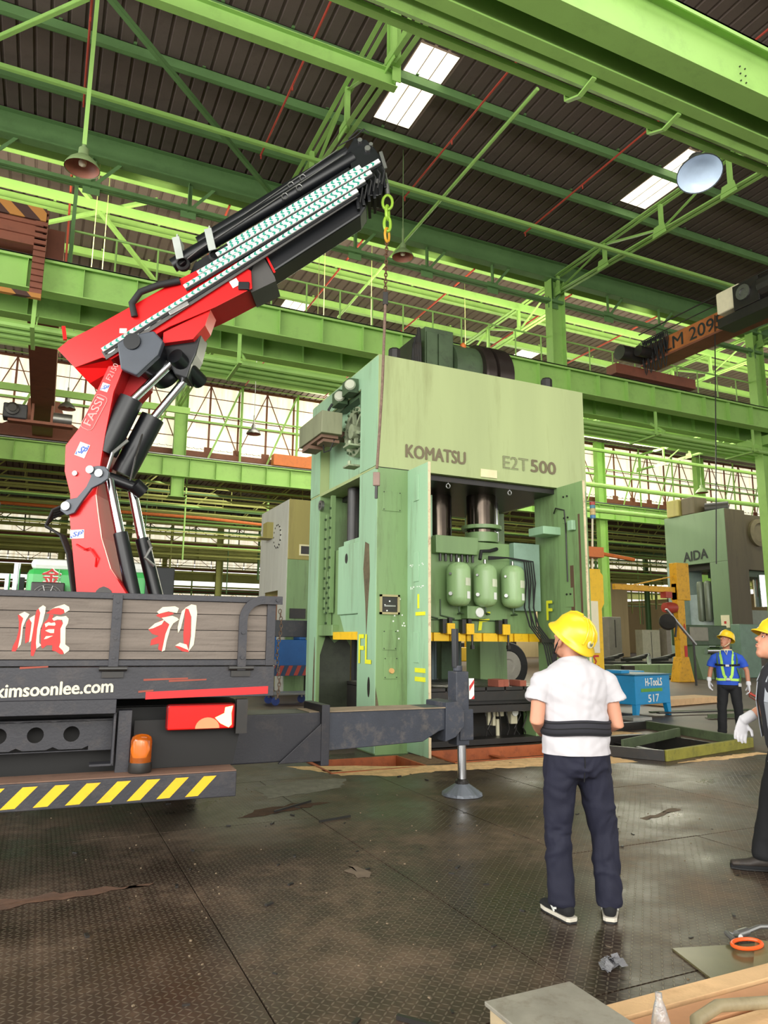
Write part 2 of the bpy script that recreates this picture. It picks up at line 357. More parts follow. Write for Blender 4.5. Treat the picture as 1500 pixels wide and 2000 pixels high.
m = MB(); m.box((13.5, 109.2, 2.2), (24, 109.55, 5.6)); m.build('wall_panel', mat('faded_blue_wall_panel', sr(120, 156, 160), .7), wf, label='faded blue wall panel')
# clerestory glazing above the second crane girder
def glazing(n, y, x0, x1, z0, z1, pw, bars, matl=GLASSL, pieces=True):
    m = MB(); m.box((x0, y, z1), (x1, y+.12, z1+.22)); m.box((x0, y-.06, z0-.3), (x1, y+.14, z0)); k = 0
    fr = m.build('window_%d' % n, BROWN, kind='structure'); N = int((x1-x0)/pw)
    g = None; mm = None; allm = MB()
    for i in range(N):
        xa = x0+i*pw
        if pieces:
            if g is None:
                q = MB(); q.box((.05, 0, 0), (pw-.05, .03, z1-z0)); g = q.build('window_sheet', matl, fr, local=True); o = g
                q = MB(); q.box((-.05, -.04, 0), (.05, .06, z1-z0)); q.box((-.22, -.05, 0), (.22, .06, .28)); mm = q.build('mullion', BROWN, fr, local=True); o2 = mm
            else: o = g.copy(); COL.objects.link(o); o2 = mm.copy(); COL.objects.link(o2)
            o.location = MW[fr.name].inverted() @ V(xa, y+.03, z0); o2.location = MW[fr.name].inverted() @ V(xa, y, z0)
            o.parent = fr; o2.parent = fr
        else: allm.box((xa+.06, y+.03, z0), (xa+pw-.06, y+.06, z1))
    if not pieces: allm.build('window_sheets', matl, fr, kind='stuff')
    for z in bars:
        q = MB(); q.box((x0, y-.04, z-.02), (x1, y, z+.02)); q.build('glazing_bar', BROWN, fr)
    q = MB()
    for i in range(0, N, 2):
        xa = x0+i*pw; q.bar((xa+pw, y-.07, z0), (xa, y-.07, z1), .04, .05); q.bar((xa+pw, y-.07, z0), (xa+2*pw, y-.07, z1), .04, .05)
    q.build('window_bracing', BROWN, fr, kind='stuff')
    return fr
glazing(1, 39.45, -12, 62, 11.75, 15.6, 1.63, (12.5, 13.4, 13.8, 14.9))
glazing(2, 66.2, -12, 90, 10.2, 11.6, 2.0, (10.8,), pieces=False)
glazing(3, 88, -12, 100, 9.9, 11.4, 2.0, (10.5,), pieces=False)
glazing(4, 109.4, -6, 100, 6.6, 8.3, 2.0, (7.4,), pieces=False)
# ================================================================ STEELWORK (each a thing)
def girder(y, z0, z1, x0, x1, sp, label, grp=None, name='crane_girder', m_=GREEN, back=1, flangew=.45, off=.25):
    t = thing(name, label, 'crane girder', ((x0+x1)/2, y, z0), group=grp)
    m = MB(); m.box((x0, y, z0), (x1, y+flangew, z0+.03)); m.build('bottom_flange', m_, t)
    m = MB(); m.box((x0, y, z1-.035), (x1, y+flangew, z1)); m.box((x0, y, z1-.1), (x1, y+.02, z1)); m.build('top_flange', m_, t)
    m = MB(); m.box((x0, y+flangew/2-.01, z0+.03), (x1, y+flangew/2+.01, z1-.035)); m.build('web', m_, t)
    g = None; x = x0+off
    while x < x1:
        if g is None: q = MB(); q.box((-.008, -.18, 0), (.008, .18, z1-z0-.07)); g = q.build('stiffener', m_, t, local=True); o = g
        else: o = g.copy(); COL.objects.link(o)
        o.location = MW[t.name].inverted() @ V(x, y+flangew/2, z0+.03); x += sp
    m = MB(); m.box((x0, y+flangew/2-.035, z1), (x1, y+flangew/2+.035, z1+.1)); m.build('rail', STEEL, t)
    return t
g1 = girder(19.2, 10.25, 11.15, -9.06, 58, 1.33, 'long green crane girder with stiffened web running behind the big press', off=0)
g1b = girder(20.95, 10.25, 11.15, -9.06, 58, 1.33, 'shaded green crane girder behind the long one above the press', off=0)
g2 = girder(38.3, 10.0, 11.1, -12, 60, 1.4, 'green crane girder under the bright clerestory windows')
g3 = girder(6.74, 10.25, 11.25, -10, 40, 30, 'huge lime green crane girder overhead at top right', flangew=.38)
m = MB(); m.box((-10, 7.12, 11.12), (40, 7.41, 11.16)); tag(m.build('walkway_plate', GREEND), 'dark walkway plate bridging the two overhead girders', 'walkway')
g3b = girder(7.41, 10.25, 11.25, -10, 40, 30, 'shaded green crane girder beside the huge overhead one', flangew=.2)
m = MB()
for ix in range(3):
    for iy in range(2): m.tube((9.55+iy*.12, 6.90, 10.55+ix*.13), (9.55+iy*.12, 6.935, 10.55+ix*.13), .012, 8)
m.build('bolt_hole', BLACKM, g3, kind='stuff')
m = MB(); m.box((-9, 19.62, 11.02), (58, 20.96, 11.06)); tag(m.build('walkway_plate', GREEND), 'green steel walkway plate between the two girders behind the press', 'walkway')
# columns
COLG = []
def column(x, y, z0, z1, w, label, grp, m_=GREEN, cut=True):
    t = thing('steel_column', label, 'column', (x, y, z0), group=grp)
    m = MB(); m.ibeam((x, y, z0), (x, y, z1), w, w*.62, .02, .016, up=V(1, 0, 0)); m.build('shaft', m_, t)
    m = MB(); m.box((x-w*.7, y-w*.7, z0), (x+w*.7, y+w*.7, z0+.03)); m.build('base_plate', m_, t); return t
for x, lb in ((-5.3, 'far left beyond the brown crane'), (16.45, 'standing above the right end of the press'), (27.3, 'right of the orange lettered crane'), (38.2, 'farthest right of its row')):
    t = column(x, 20.25, 0, 15.0, .62, 'green roof column in the girder row, '+lb, 'columns in the press row')
    m = MB(); m.box((x-.25, 19.3, 9.85), (x+.25, 21.3, 10.24)); m.build('girder_bracket', GREEN, t)
for x, lb in ((5.9, 'left of the hanging bell lamp'), (15.5, 'hidden right behind the big press'), (25.2, 'behind the right press door'), (34.9, 'tall one right of the signal tower'), (44.6, 'behind the grey press')):
    t = column(x, 38.75, 8.9 if x == 5.9 else 0, 15.6, .66, 'green column under the clerestory windows, '+lb, 'columns in the window row')
for i, (x, y) in enumerate([(14.2, 66), (6.2, 66), (1, 66), (22, 66), (44, 66), (54, 66), (12.5, 88), (66, 66), (29, 66), (30.3, 33)]):
    if i == 9: continue
    column(x, y, 0, 12, .55, 'distant green column in the far aisles', 'distant columns', OLIVE if x < 25 else GREEND)
# purlins
def purlin(y, z, label, m_=GREEND, h=.34, w=.14, x0=-18, x1=60):
    t = thing('roof_purlin', label, 'purlin', (20, y, z), group='roof purlins'); m = MB()
    m.box((x0, y-.008, z), (x1, y+.008, z+h)); m.box((x0, y-w, z), (x1, y, z+.02)); m.box((x0, y-w, z), (x0+.01, y, z+.03)); m.box((x0, y-.008, z+h-.015), (x1, y+w*.6, z+h)); m.build('channel', m_, t)
    m = MB()
    for k in range(40): m.box((x0+4+k*1.65, y-.05, z+h), (x0+4.08+k*1.65, y+.02, z+h+.06))
    m.build('roof_clip', m_, t, kind='stuff')
nm = ['nearest, above the overhead girder', 'second from the overhead girder', 'third, at the near end of the roof lights', 'fourth, crossing between the roof lights', 'fifth, at the far end of the roof lights', 'last before the deep valley beam']
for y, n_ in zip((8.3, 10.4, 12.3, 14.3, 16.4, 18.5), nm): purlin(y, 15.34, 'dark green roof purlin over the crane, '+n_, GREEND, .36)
nm2 = ['just beyond the valley beam', 'second beyond the valley beam', 'third beyond the valley beam', 'fourth beyond the valley beam', 'fifth beyond the valley beam', 'second before the clerestory', 'last before the clerestory']
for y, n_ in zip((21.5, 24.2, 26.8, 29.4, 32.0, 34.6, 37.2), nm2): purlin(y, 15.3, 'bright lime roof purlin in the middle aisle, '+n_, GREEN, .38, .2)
# valley beam and its lattice
t = thing('valley_truss', 'deep green valley beam with lattice bottom chord across the roof', 'truss', (20, 20.2, 14))
m = MB(); m.ibeam((-18, 20.2, 15.3), (60, 20.2, 15.3), .75, .3, .025, .016); m.build('top_beam', GREEND, t)
m = MB(); m.box((-18, 20.03, 14.93), (60, 20.37, 14.97)); m.angle((-18, 20.14, 14.03), (60, 20.14, 14.03), .1); m.angle((-18, 20.3, 14.03), (60, 20.3, 14.03), .1); m.build('bottom_chord', GREEND, t)
for k in range(-5, 18):
    x = .22+2.68*k; m = MB(); m.angle((x, 20.2, 14.0), (x, 20.2, 14.95), .12, up=V(1, 0, 0)); m.build('strut', GREEND, t)
    m = MB(); m.bar((x+.15, 20.2, 14.2), (x+.75, 20.2, 14.95), .03, .09); m.build('diagonal', GREEND, t)
    m = MB(); m.box((x-.2, 20.19, 13.82), (x+.25, 20.21, 14.25)); m.build('gusset_plate', GREEND, t)
# roof trusses running away from the viewer
def rtruss(x, ya, yb, zt, zb0, zb1, label, m_=GREEN, np_=3):
    t = thing('roof_truss', label, 'truss', (x, (ya+yb)/2, zb0))
    for nm_, dx, za, zb in (('top_chord', .09, zt, zt), ('top_chord', -.09, zt, zt), ('bottom_chord', .09, zb0, zb1), ('bottom_chord', -.09, zb0, zb1)):
        m = MB(); m.angle((x+dx, ya, za), (x+dx, yb, zb), .11, .014); m.build(nm_, m_, t)
    n = int((yb-ya)/2.2); f = lambda y: zb0+(zb1-zb0)*(y-ya)/(yb-ya)
    for i in range(n+1):
        y = ya+(yb-ya)*i/n; m = MB(); m.bar((x, y, f(y)), (x, y, zt), .12, .1); m.build('post', m_, t)
        m = MB(); m.prism([(-.28, -.12), (.28, -.12), (.2, .22), (-.2, .22)], lambda a, b, d: V(x+d, y+a, f(y)+b), -.12, -.1); m.build('gusset_plate', m_, t)
        if i < n:
            y2 = ya+(yb-ya)*(i+1)/n; a, b = ((y, f(y)+.1), (y2, zt-.05)) if i % 2 else ((y, zt-.05), (y2, f(y2)+.1))
            m = MB(); m.angle((x, a[0], a[1]), (x, b[0], b[1]), .09); m.build('diagonal', m_, t)
rtruss(5.8, 9.5, 20.1, 15.1, 13.4, 14.35, 'pale green roof truss meeting the end of the crane boom')
rtruss(16.5, 7.5, 20.1, 15.1, 13.75, 14.42, 'green roof truss running over to the bright disc lamp')
rtruss(27.5, 7.5, 20.1, 15.1, 13.75, 14.42, 'green roof truss above the orange lettered crane')
rtruss(5.7, 20.5, 38.5, 15.0, 13.9, 13.9, 'lime roof truss in the middle aisle, behind the crane boom')
rtruss(16.6, 20.5, 38.5, 15.0, 13.9, 13.9, 'lime roof truss in the middle aisle, behind the motor on the press')
rtruss(27.5, 20.5, 38.5, 15.0, 13.9, 13.9, 'lime roof truss in the middle aisle, behind the orange lettered crane')
rtruss(38.5, 20.5, 38.5, 15.0, 13.9, 13.9, 'lime roof truss in the middle aisle, farthest right')
# single members
def member(name, label, cat, pts, w, h, m_=GREEN, kind='bar', grp=None):
    m = MB()
    if kind == 'bar': m.bar(pts[0], pts[1], w, h)
    elif kind == 'angle': m.angle(pts[0], pts[1], w, .014)
    elif kind == 'i': m.ibeam(pts[0], pts[1], h, w)
    else: m.path(pts, w, 8)
    return tag(m.build(name, m_, smooth=(kind == 'pipe')), label, cat, grp)
t = thing('hung_beam', 'bright lime beam hung under the roof, ending at the pale truss', 'beam', (-2, 12.35, 13.3))
m = MB(); m.ibeam((-14, 12.35, 13.42), (5.95, 12.35, 13.42), .4, .2, .02, .014); m.build('beam', GREEN, t)
m = MB(); m.ibeam((5.9, 12.35, 13.3), (5.9, 12.35, 15.2), .3, .2, .02, .014); m.build('hanger', GREEN, t)
member('tie_beam', 'thin green tie crossing under the roof trusses', 'tie beam', ((-14, 16.5, 14.1), (45, 16.5, 14.1)), .09, .09, kind='angle')
member('tie_beam', 'thick lime tie crossing the middle aisle under its purlins', 'tie beam', ((-14, 22.4, 14.85), (45, 22.4, 14.85)), .12, .26)
member('tie_beam', 'slim lime tie crossing the middle aisle farther back', 'tie beam', ((-14, 30, 13.9), (45, 30, 13.9)), .1, .16)
member('roof_brace', 'long green diagonal brace from top left to the crane boom', 'brace', ((-.6, 13.7, 14.95), (5.2, 19.6, 14.95)), .11, .11, GREEND, 'angle')
member('roof_brace', 'short green diagonal brace in the top left corner', 'brace', ((-3.4, 18.3, 14.95), (-.2, 14.7, 14.95)), .09, .09, GREEN, 'angle')
member('roof_brace', 'slim pale conduit running back over the hook to the girder', 'brace', ((9.7, 12.3, 14.6), (9.97, 26, 14.6)), .05, .05, GREEN, 'pipe')
member('roof_brace', 'lime diagonal brace in the middle aisle left of the boom', 'brace', ((-.3, 21.5, 15), (5.5, 31, 14.5)), .12, .12, GREEN, 'angle')
member('roof_brace', 'lime diagonal brace crossing behind the small bell lamp', 'brace', ((-4, 27, 14.8), (2.2, 21.6, 15)), .1, .1, GREEN, 'angle')
for x, n_ in ((-.13, 'leftmost, by the bell lamp'), (4.5, 'left of the truss'), (9.03, 'right of the roof light'), (13.53, 'farther right, by the pipe brackets')):
    t = thing('sprinkler_pipe', 'thin red sprinkler pipe under the roof, '+n_, 'pipe', (x, 14, 15), group='sprinkler pipes'); m = MB(); m.path([(x, 9, 15), (x, 18.1, 15)], .028, 8); m.build('pipe', REDP, t)
    m = MB(); [m.tube((x, y, 14.86), (x, y, 15.0), .02, 6) for y in (12.4, 15.2, 18.05)]; m.build('sprinkler_head', REDP, t)
for x, n_ in ((-.3, 'leftmost'), (4.3, 'second'), (8.9, 'third'), (13.4, 'fourth'), (17.9, 'fifth'), (22.4, 'rightmost')):
    t = thing('sprinkler_pipe', 'red sprinkler pipe in the middle aisle, %s from the left' % n_, 'pipe', (x, 28, 15.1), group='sprinkler pipes'); m = MB(); m.path([(x, 21, 15.1), (x, 37, 15.1)], .035, 8); m.build('pipe', REDP, t)
# pipes and channel on the near girder
member('service_pipe', 'fat pale green pipe clamped along the overhead girder', 'pipe', ((-10, 7.84, 10.37), (40, 7.84, 10.37)), .125, .1, GREEN, 'pipe')
member('cable_channel', 'pale green channel running below the fat overhead pipe', 'channel', ((-10, 8.16, 10.4), (40, 8.16, 10.4)), .12, .1, GREEN)
member('conductor_bar', 'dark conductor rail tucked between overhead pipe and channel', 'conductor rail', ((-10, 8.03, 10.5), (40, 8.03, 10.5)), .04, .12, GREEND)
for x, n_ in ((7.1, 'left'), (8.9, 'middle, angled'), (12.3, 'right')):
    m = MB(); m.bar((x, 8.27, 10.3), (x, 7.95, 10.16), .08, .03); m.bar((x, 8.27, 10.3), (x, 8.27, 10.62), .08, .03, V(0, 1, 0)); m.bar((x, 7.95, 10.16), (x, 7.6, 10.22), .08, .03)
    tag(m.build('pipe_bracket', GREEN), 'light green strap bracket on the overhead pipe, '+n_+' one', 'bracket', 'overhead pipe brackets')
# pipes under girder one
for i, (y, z, r) in enumerate(((20.05, 9.55, .10), (20.35, 9.5, .09), (20.65, 9.47, .09), (20.9, 9.45, .07))):
    member('service_pipe', 'green service pipe under the girder behind the press, %s' % ['nearest and thickest', 'second', 'third', 'farthest'][i], 'pipe', ((-9, y, z), (58, y, z)), r, .1, GREEN, 'pipe', 'pipes under the long girder')
for k in range(9):
    x = -6.2+k*5.35; m = MB(); m.box((x-.05, 19.6, 9.3), (x+.05, 19.66, 10.25)); m.bar((x, 19.4, 9.32), (x, 21, 9.32), .1, .06); m.bar((x+.1, 19.3, 9.38), (x+.1, 20, 9.9), .03, .09)
    tag(m.build('pipe_hanger', GREEN), 'green pipe hanger below the long girder, %s from the left' % ['first', 'second', 'third', 'fourth', 'fifth', 'sixth', 'seventh', 'eighth', 'ninth'][k], 'pipe hanger', 'pipe hangers under the girder')
# catwalk railing
t = thing('catwalk_railing', 'thin green railing with posts on top of the long girder', 'railing', (15, 20.4, 11.1)); m = MB(); m.path([(-.15, 20.4, 12.72), (50, 20.4, 12.72)], .035, 6); m.build('top_rail', GREEN, t)
g = None
for k in range(44):
    if g is None: q = MB(); q.tube((0, 0, 0), (0, 0, 1.66), .028, 6); g = q.build('railing_post', GREEN, t, local=True); o = g
    else: o = g.copy(); COL.objects.link(o); o.parent = t
    o.location = MW[t.name].inverted() @ V(-.1+k*1.14, 20.4, 11.06)
# posts hanging
member('hanger_post', 'thin green post dropping from the lime beam to the bell lamp', 'post', ((-.02, 12.3, 9.9), (-.02, 12.3, 15.4)), .07, .07)
member('hanger_post', 'dim green post rising from the long girder at left', 'post', ((-.13, 20.3, 11.1), (-.13, 20.3, 15)), .1, .1, GREEND)
for i, (x, y) in enumerate(((.45, 21.5), (.75, 21.5), (7.2, 20.6), (7.9, 22), (9.6, 21.8), (14.2, 23))):
    member('hanging_cable', 'thin pale cable hanging from the roof of the middle aisle', 'cable', ((x, y, 11.1 if i < 2 else 11.2), (x, y, 15.74)), .012, .01, mat('pale_cord', sr(200, 210, 130), .6), 'pipe', 'thin cables hanging in the middle aisle')
# lattice in front of the clerestory
t = thing('wind_truss', 'light green lattice standing in front of the clerestory windows', 'truss', (24, 38.9, 11.1))
for z, h in ((13.3, .1), (13.75, .08), (15.7, .22)): m = MB(); m.box((-12, 38.95, z), (60, 39.03, z+h)); m.build('chord', GREEN, t)
for k in range(-5, 17):
    x = 2.6+3.3*k; m = MB(); m.angle((x, 39, 11.1), (x, 39, 15.7), .14, up=V(1, 0, 0)); m.build('strut', GREEN, t)
    m = MB(); m.angle((x-1.7, 39, 11.2), (x, 39, 15.5), .1); m.build('diagonal', GREEN, t)
member('cross_beam', 'pale green beam passing in front of the left windows', 'beam', ((-12, 33, 11.95), (5.4, 33, 11.95)), .12, .3, GREEN)
# pipes seen right of the press, spanning in front of windows
for (y, z, r, x0, x1, lb) in ((30, 10.0, .13, 22, 60, 'upper green pipe crossing the right hand windows'), (30, 8.6, .13, 22, 60, 'lower green pipe crossing the right hand windows'), (26, 10.6, .09, 18, 60, 'twin green pipe just under the long girder at right')):
    member('service_pipe', lb, 'pipe', ((x0, y, z), (x1, y, z)), r, .1, GREEN, 'pipe')
# clutter of the far aisles: girders, pipes, drops
girder(65.5, 8.6, 9.6, -12, 90, 8, 'distant olive crane girder beyond the truck', m_=OLIVE, flangew=.5)
girder(87, 8.3, 9.3, -12, 100, 10, 'most distant olive crane girder at the back of the hall', m_=OLIVE, flangew=.5)
rr = random.Random(3)
for k in range(26):
    y = rr.uniform(41, 64); z = rr.uniform(7.2, 11.4); member('distant_pipe', 'thin distant green pipe in the back aisles', 'pipe', ((-5.9, y, z), (75, y, z)), rr.choice((.04, .05, .07)), .1, rr.choice((GREEN, OLIVE, OLIVE)), 'pipe', 'distant pipes across the back aisles')
for k in range(14):
    y = rr.uniform(68, 105); z = rr.uniform(5.5, 11.4); member('distant_pipe', 'thin distant olive pipe at the back of the hall', 'pipe', ((-5.9, y, z), (83.9, y, z)), rr.choice((.06, .08, .1)), .1, rr.choice((OLIVE, OLIVE, GREEND)), 'pipe', 'distant pipes at the back of the hall')
for k in range(56):
    y = rr.uniform(44, 95); x = y*rr.uniform(.0, 1.15); z = rr.uniform(3.5, 7); member('distant_drop', 'thin vertical service drop far behind the machines', 'service drop', ((x, y, z), (x, y, 11.895 if y < 66.2 else 12.595)), rr.choice((.05, .08, .1)), .1, rr.choice((GREEND, OLIVE, GREEN)), 'pipe', 'service drops in the back aisles')
for k in range(9):
    y = 43+k*2.6; t = thing('distant_truss', 'distant green truss crossing the back aisle', 'truss', (25, y, 10.4), group='distant trusses'); m = MB(); m.box((-10, y, 11.5), (75, y+.08, 11.7)); m.box((-10, y, 10.5), (75, y+.08, 10.62)); m.build('chord', GREEND if k % 2 else OLIVE, t)
    m = MB()
    for i in range(40): m.bar((-10+i*2.1, y+.04, 10.55), (-10+i*2.1+(1.05 if i % 2 else 0), y+.04, 11.55), .05, .07)
    m.build('web_members', OLIVE, t, kind='stuff')
m = MB(); m.path([(-5.9, 47, 9.3), (9, 47, 9.3), (20, 47, 8.9)], .1, 8); tag(m.build('busbar', ORANGE), 'thin orange busbar crossing behind the red crane arm', 'busbar')
for k in range(14):
    x = 20+rr.uniform(0, 40); y = 50+rr.uniform(0, 30); m = MB(); m.box((x, y, 0), (x+rr.uniform(1, 2.4), y+.9, rr.uniform(1.2, 2.6))); tag(m.build('distant_cabinet', rr.choice((mat('grey_cabinet', sr(150, 146, 134), .6), CREAMW, GREEND, BLACKM)), bevel=.03), 'small distant machine cabinet on the far shop floor', 'cabinet', 'distant cabinets')
# ---------------------------------------------------------------- overhead cranes
def hazard_material():
    m = bpy.data.materials.new('worn_hazard_stripes'); m.use_nodes = True; t = NT(m); b = t.n['Principled BSDF']; tc = t.add('ShaderNodeTexCoord')
    w = t.add('ShaderNodeTexWave', iScale=.9, iDistortion=.6); w.bands_direction = 'DIAGONAL'; t.link(tc.outputs['Object'], w.inputs['Vector'])
    rp = t.add('ShaderNodeValToRGB'); rp.color_ramp.interpolation = 'CONSTANT'; rp.color_ramp.elements[0].color = sr(70, 44, 36); rp.color_ramp.elements[1].color = sr(176, 120, 56); rp.color_ramp.elements[1].position = .5
    t.link(w.outputs['Fac'], rp.inputs[0]); t.link(rp.outputs[0], b.inputs['Base Color']); b.inputs['Roughness'].default_value = .7; return m
HAZ = hazard_material()
t = thing('overhead_crane', 'brown bridge crane at the left spanning back to the windows', 'overhead crane', (-.6, 29, 10.5))
m = MB(); m.box((-1.2, 19.9, 11.3), (-.3, 38.3, 12.35)); m.build('bridge_girder', BROWN, t, label='brown box bridge girder')
m = MB(); m.box((-3.2, 19.0, 11.32), (-.72, 19.7, 12.3)); m.build('end_truck', BROWN, t)
for z in (11.55, 11.85, 12.15): m = MB(); m.box((-3.2, 18.94, z), (-.8, 19.0, z+.1)); m.build('ledge', BROWN, t)
m = MB(); m.box((-3.2, 18.9, 11.98), (-.75, 18.94, 12.32)); m.build('hazard_strip', HAZ, t)
m = MB()
for k in range(14): m.box((-.98, 18.93, 10.0+k*.17), (-.7, 19.0, 10.1+k*.17))
m.box((-.98, 19.0, 9.95), (-.7, 19.12, 12.3)); m.build('ladder_rack', BROWN, t)
m = MB(); m.box((-3.2, 18.92, 9.9), (-.7, 19.05, 10.02)); m.build('lower_rail', HAZ, t)
m = MB(); m.box((-6, 38.3, 11.2), (3.2, 38.75, 11.75)); m.prism([(-2.6, 11.75), (1.2, 11.75), (.2, 12.3), (-.1, 13.2), (-1.5, 13.2), (-1.7, 12.3)], lambda a, b, d: V(a, 38.4+d, b), 0, .3); m.build('end_truck', BROWN, t)
h = thing('chain_hoist', 'grey electric hoist hanging on the brown crane', 'hoist', (-.8, 33, 10.4))
m = MB(); m.cbox((-1.75, 33, 10.85), (.9, .7, .62)); m.build('gearbox', GREYP, h, bevel=.05)
m = MB(); m.lathe([(.0, 0), (.26, 0), (.26, .1), (.16, .12), (.16, .2), (0, .2)], (-1.85, 32.62, 10.9), V(0, -1, 0), 16); m.build('motor_end', BLACKM, h)
m = MB(); m.tube((-.3, 33, 10.8), (.45, 33, 10.8), .26, 14); m.build('motor', STEEL, h, smooth=True)
m = MB(); m.cbox((-.75, 33, 10.5), (2.5, .45, .12)); m.cbox((-1.1, 33, 10.9), (.1, .4, .8)); m.cbox((-.35, 33, 10.9), (.1, .4, .8)); m.build('trolley', BROWN, h)
m = MB(); m.cbox((-3.3, 27, 10.0), (.35, .3, 2.2)); tag(m.build('pendant_control', BLACKM, bevel=.04), 'dark pendant box and cable bundle at the left edge under the brown crane', 'pendant')
# lettered orange crane at the right
t = thing('overhead_crane', 'rusty orange bridge crane at the right with painted number', 'overhead crane', (19.8, 13, 11.2))
LMO = mat('faded_orange_crane_paint', sr(176, 104, 52), .6, var=.2, scale=1.5, dirt=sr(84, 46, 34), damt=.7)
m = MB(); m.box((19.3, 8.0, 11.62), (19.9, 18.9, 12.3)); m.build('bridge_girder', LMO, t, label='faded orange bridge girder')
m = MB(); m.box((19.2, 8, 11.55), (20.0, 18.9, 11.62)); m.build('bottom_flange', BROWN, t)
m = MB(); m.box((18.2, 19.1, 11.25), (22.2, 19.6, 11.62)); m.build('end_truck', BROWN, t)
m = MB(); m.tube((18.2, 18.9, 11.95), (19.4, 18.9, 11.95), .28, 12); m.tube((18.6, 18.4, 11.9), (19.5, 18.4, 11.9), .2, 12); m.build('travel_motor', BLACKM, t, smooth=True)
tm = text_mb('LM 2095', (19.29, 17.8, 11.74), (0, -1, 0), (0, 0, 1), 2.45, .46, .004, .012); tm.build('lettering', DARKT, t, fix=False, label='large black serial letters')
m = MB()
for k in range(16):
    y = 18.85-k*.075; pts = [(19.15, y, 12.45)]+[(19.1+.02*j, y-.02*j, 12.45-1.0*math.sin(PI*j/8)*(.7+.3*(k % 3))) for j in range(1, 8)]+[(19.2, y-.14, 12.45)]; m.path(pts, .022, 6)
m.build('festoon_cable', RUBBER, t, kind='stuff', label='black looped festoon cable bunched at the girder end')
m = MB(); m.path([(19.1, 18.8, 12.75), (19.1, 8.2, 12.75)], .025, 6); m.path([(19.2, 18.8, 12.5), (19.2, 8.2, 12.5)], .02, 6); m.build('track_wire', BLACKM, t)
h = thing('wire_hoist', 'dark hoist with cream cover riding the orange lettered crane', 'hoist', (19, 12.5, 11.2))
m = MB(); m.cbox((18.95, 14.62, 12.2), (.6, .85, .72)); m.build('cream_cover', CREAM, h, bevel=.05, label='cream cover box')
m = MB(); m.cbox((18.95, 13.9, 12.05), (.8, .9, .8)); m.tube((18.9, 12.5, 12.1), (18.9, 13.5, 12.1), .42, 16); m.build('drum', BLACKM, h, bevel=.02)
m = MB(); m.lathe([(0, 0), (.24, 0), (.24, .06), (.12, .06), (.12, .03), (0, .03)], (18.54, 13.95, 12.1), V(-1, 0, 0), 16); m.build('motor_end', STEEL, h)
m = MB(); m.cbox((18.95, 13.9, 11.5), (.7, 2.2, .3)); m.build('underframe', BLACKM, h)
m = MB(); m.path([(19.24, 15.6, 12.2), (19.1, 15.8, 8), (18.95, 16, 4.0)], .02, 6); tag(m.build('hanging_cable', BLACKM), 'long dark pendant cable hanging from the orange crane past the grey press', 'cable')
for (x, y, z, lab) in ((9.6, 42, 10.4, 'orange crane bridge end peeping out left of the press top'),):
    m = MB(); m.box((11.0, 38.3, 11.2), (15.1, 38.8, 11.85)); m.prism([(12.9, 11.85), (15.1, 11.85), (15.1, 13.3), (14.2, 12.6), (13.6, 12.1)], lambda a, b, d: V(a, 38.35+d, b), 0, .4); tag(m.build('crane_end', ORANGE, bevel=.02), lab, 'crane end truck')
# ---------------------------------------------------------------- lamps
def bell_lamp(x, y, z, r, label, m_=None, tilt=None, rod=1.0):
    rod = 15.72-z-r*1.3 if rod > .5 else rod
    t = thing('bell_lamp', label, 'lamp', (x, y, z), group='high bay lamps'); m_ = m_ or mat('dusty_green_lamp', sr(110, 130, 84), .6)
    ax = (tilt or V(0, 0, 1)).normalized(); o = V(x, y, z)
    m = MB(); m.lathe([(r, 0), (r*.98, r*.12), (r*.8, r*.42), (r*.5, r*.7), (r*.3, r*.85), (r*.28, r*1.3), (.0, r*1.35)], o, ax, 24); m.build('shade', m_, t, smooth=True)
    m = MB(); m.lathe([(r*.96, .01), (r*.76, r*.4), (r*.46, r*.66), (0, r*.7)], o, ax, 24); m.build('reflector', mat('dusty_lamp_inside', sr(150, 92, 70), .5), t, smooth=True)
    m = MB(); m.lathe([(0, r*.15), (r*.2, r*.25), (r*.24, r*.42), (r*.12, r*.65)], o, ax, 12); m.build('bulb', CREAM, t, smooth=True)
    m = MB(); m.tube(o+ax*r*1.3, o+ax*r*1.3+V(0, 0, rod), .014, 6); m.tube(o+ax*r*1.3, o+ax*r*1.3+V(0, 0, min(rod, .5)), .035, 8); m.build('stem', m_, t); return t
bell_lamp(-.02, 12.3, 9.45, .29, 'dark bell lamp hanging at upper left', rod=.2)
bell_lamp(8.45, 17.0, 12.3, .31, 'bell lamp hanging right of the hook', rod=2)
bell_lamp(8.7, 34, 11.55, .36, 'bell lamp before the bright windows left of the press', STEEL, rod=1.0)
bell_lamp(27.6, 34, 11.6, .36, 'bell lamp before the windows right of the press', rod=1.0)
bell_lamp(39.4, 34, 11.5, .4, 'bell lamp above the grey press at the right', rod=1.0)
bell_lamp(.2, 33, 11.3, .36, 'bell lamp right of the grey hoist', STEEL, rod=1.2)
t = thing('disc_lamp', 'large pale blue disc lamp under the overhead channel at upper right', 'lamp', (10.23, 8.45, 10.07), group='high bay lamps')
ax = V(.22, .30, .93).normalized(); o = V(10.2, 8.36, 9.98)
m = MB(); m.lathe([(.40, 0), (.39, .05), (.3, .17), (.15, .25), (.13, .27), (0, .27)], o, ax, 32); m.build('shade', STEEL, t, smooth=True)
m = MB(); m.lathe([(.385, .012), (.29, .15), (.14, .22), (0, .23)], o, ax, 32); m.build('reflector', flat('lamp_white_glass', sr(196, 214, 232), .25, emit=(.6, .75, 1, 1), estr=.1), t, smooth=True)
m = MB(); m.tube(o+ax*.25, o+ax*.5, .13, 12); [m.tube(o+ax*(.28+.04*k), o+ax*(.30+.04*k), .15, 12) for k in range(5)]; m.build('finned_housing', STEEL, t)
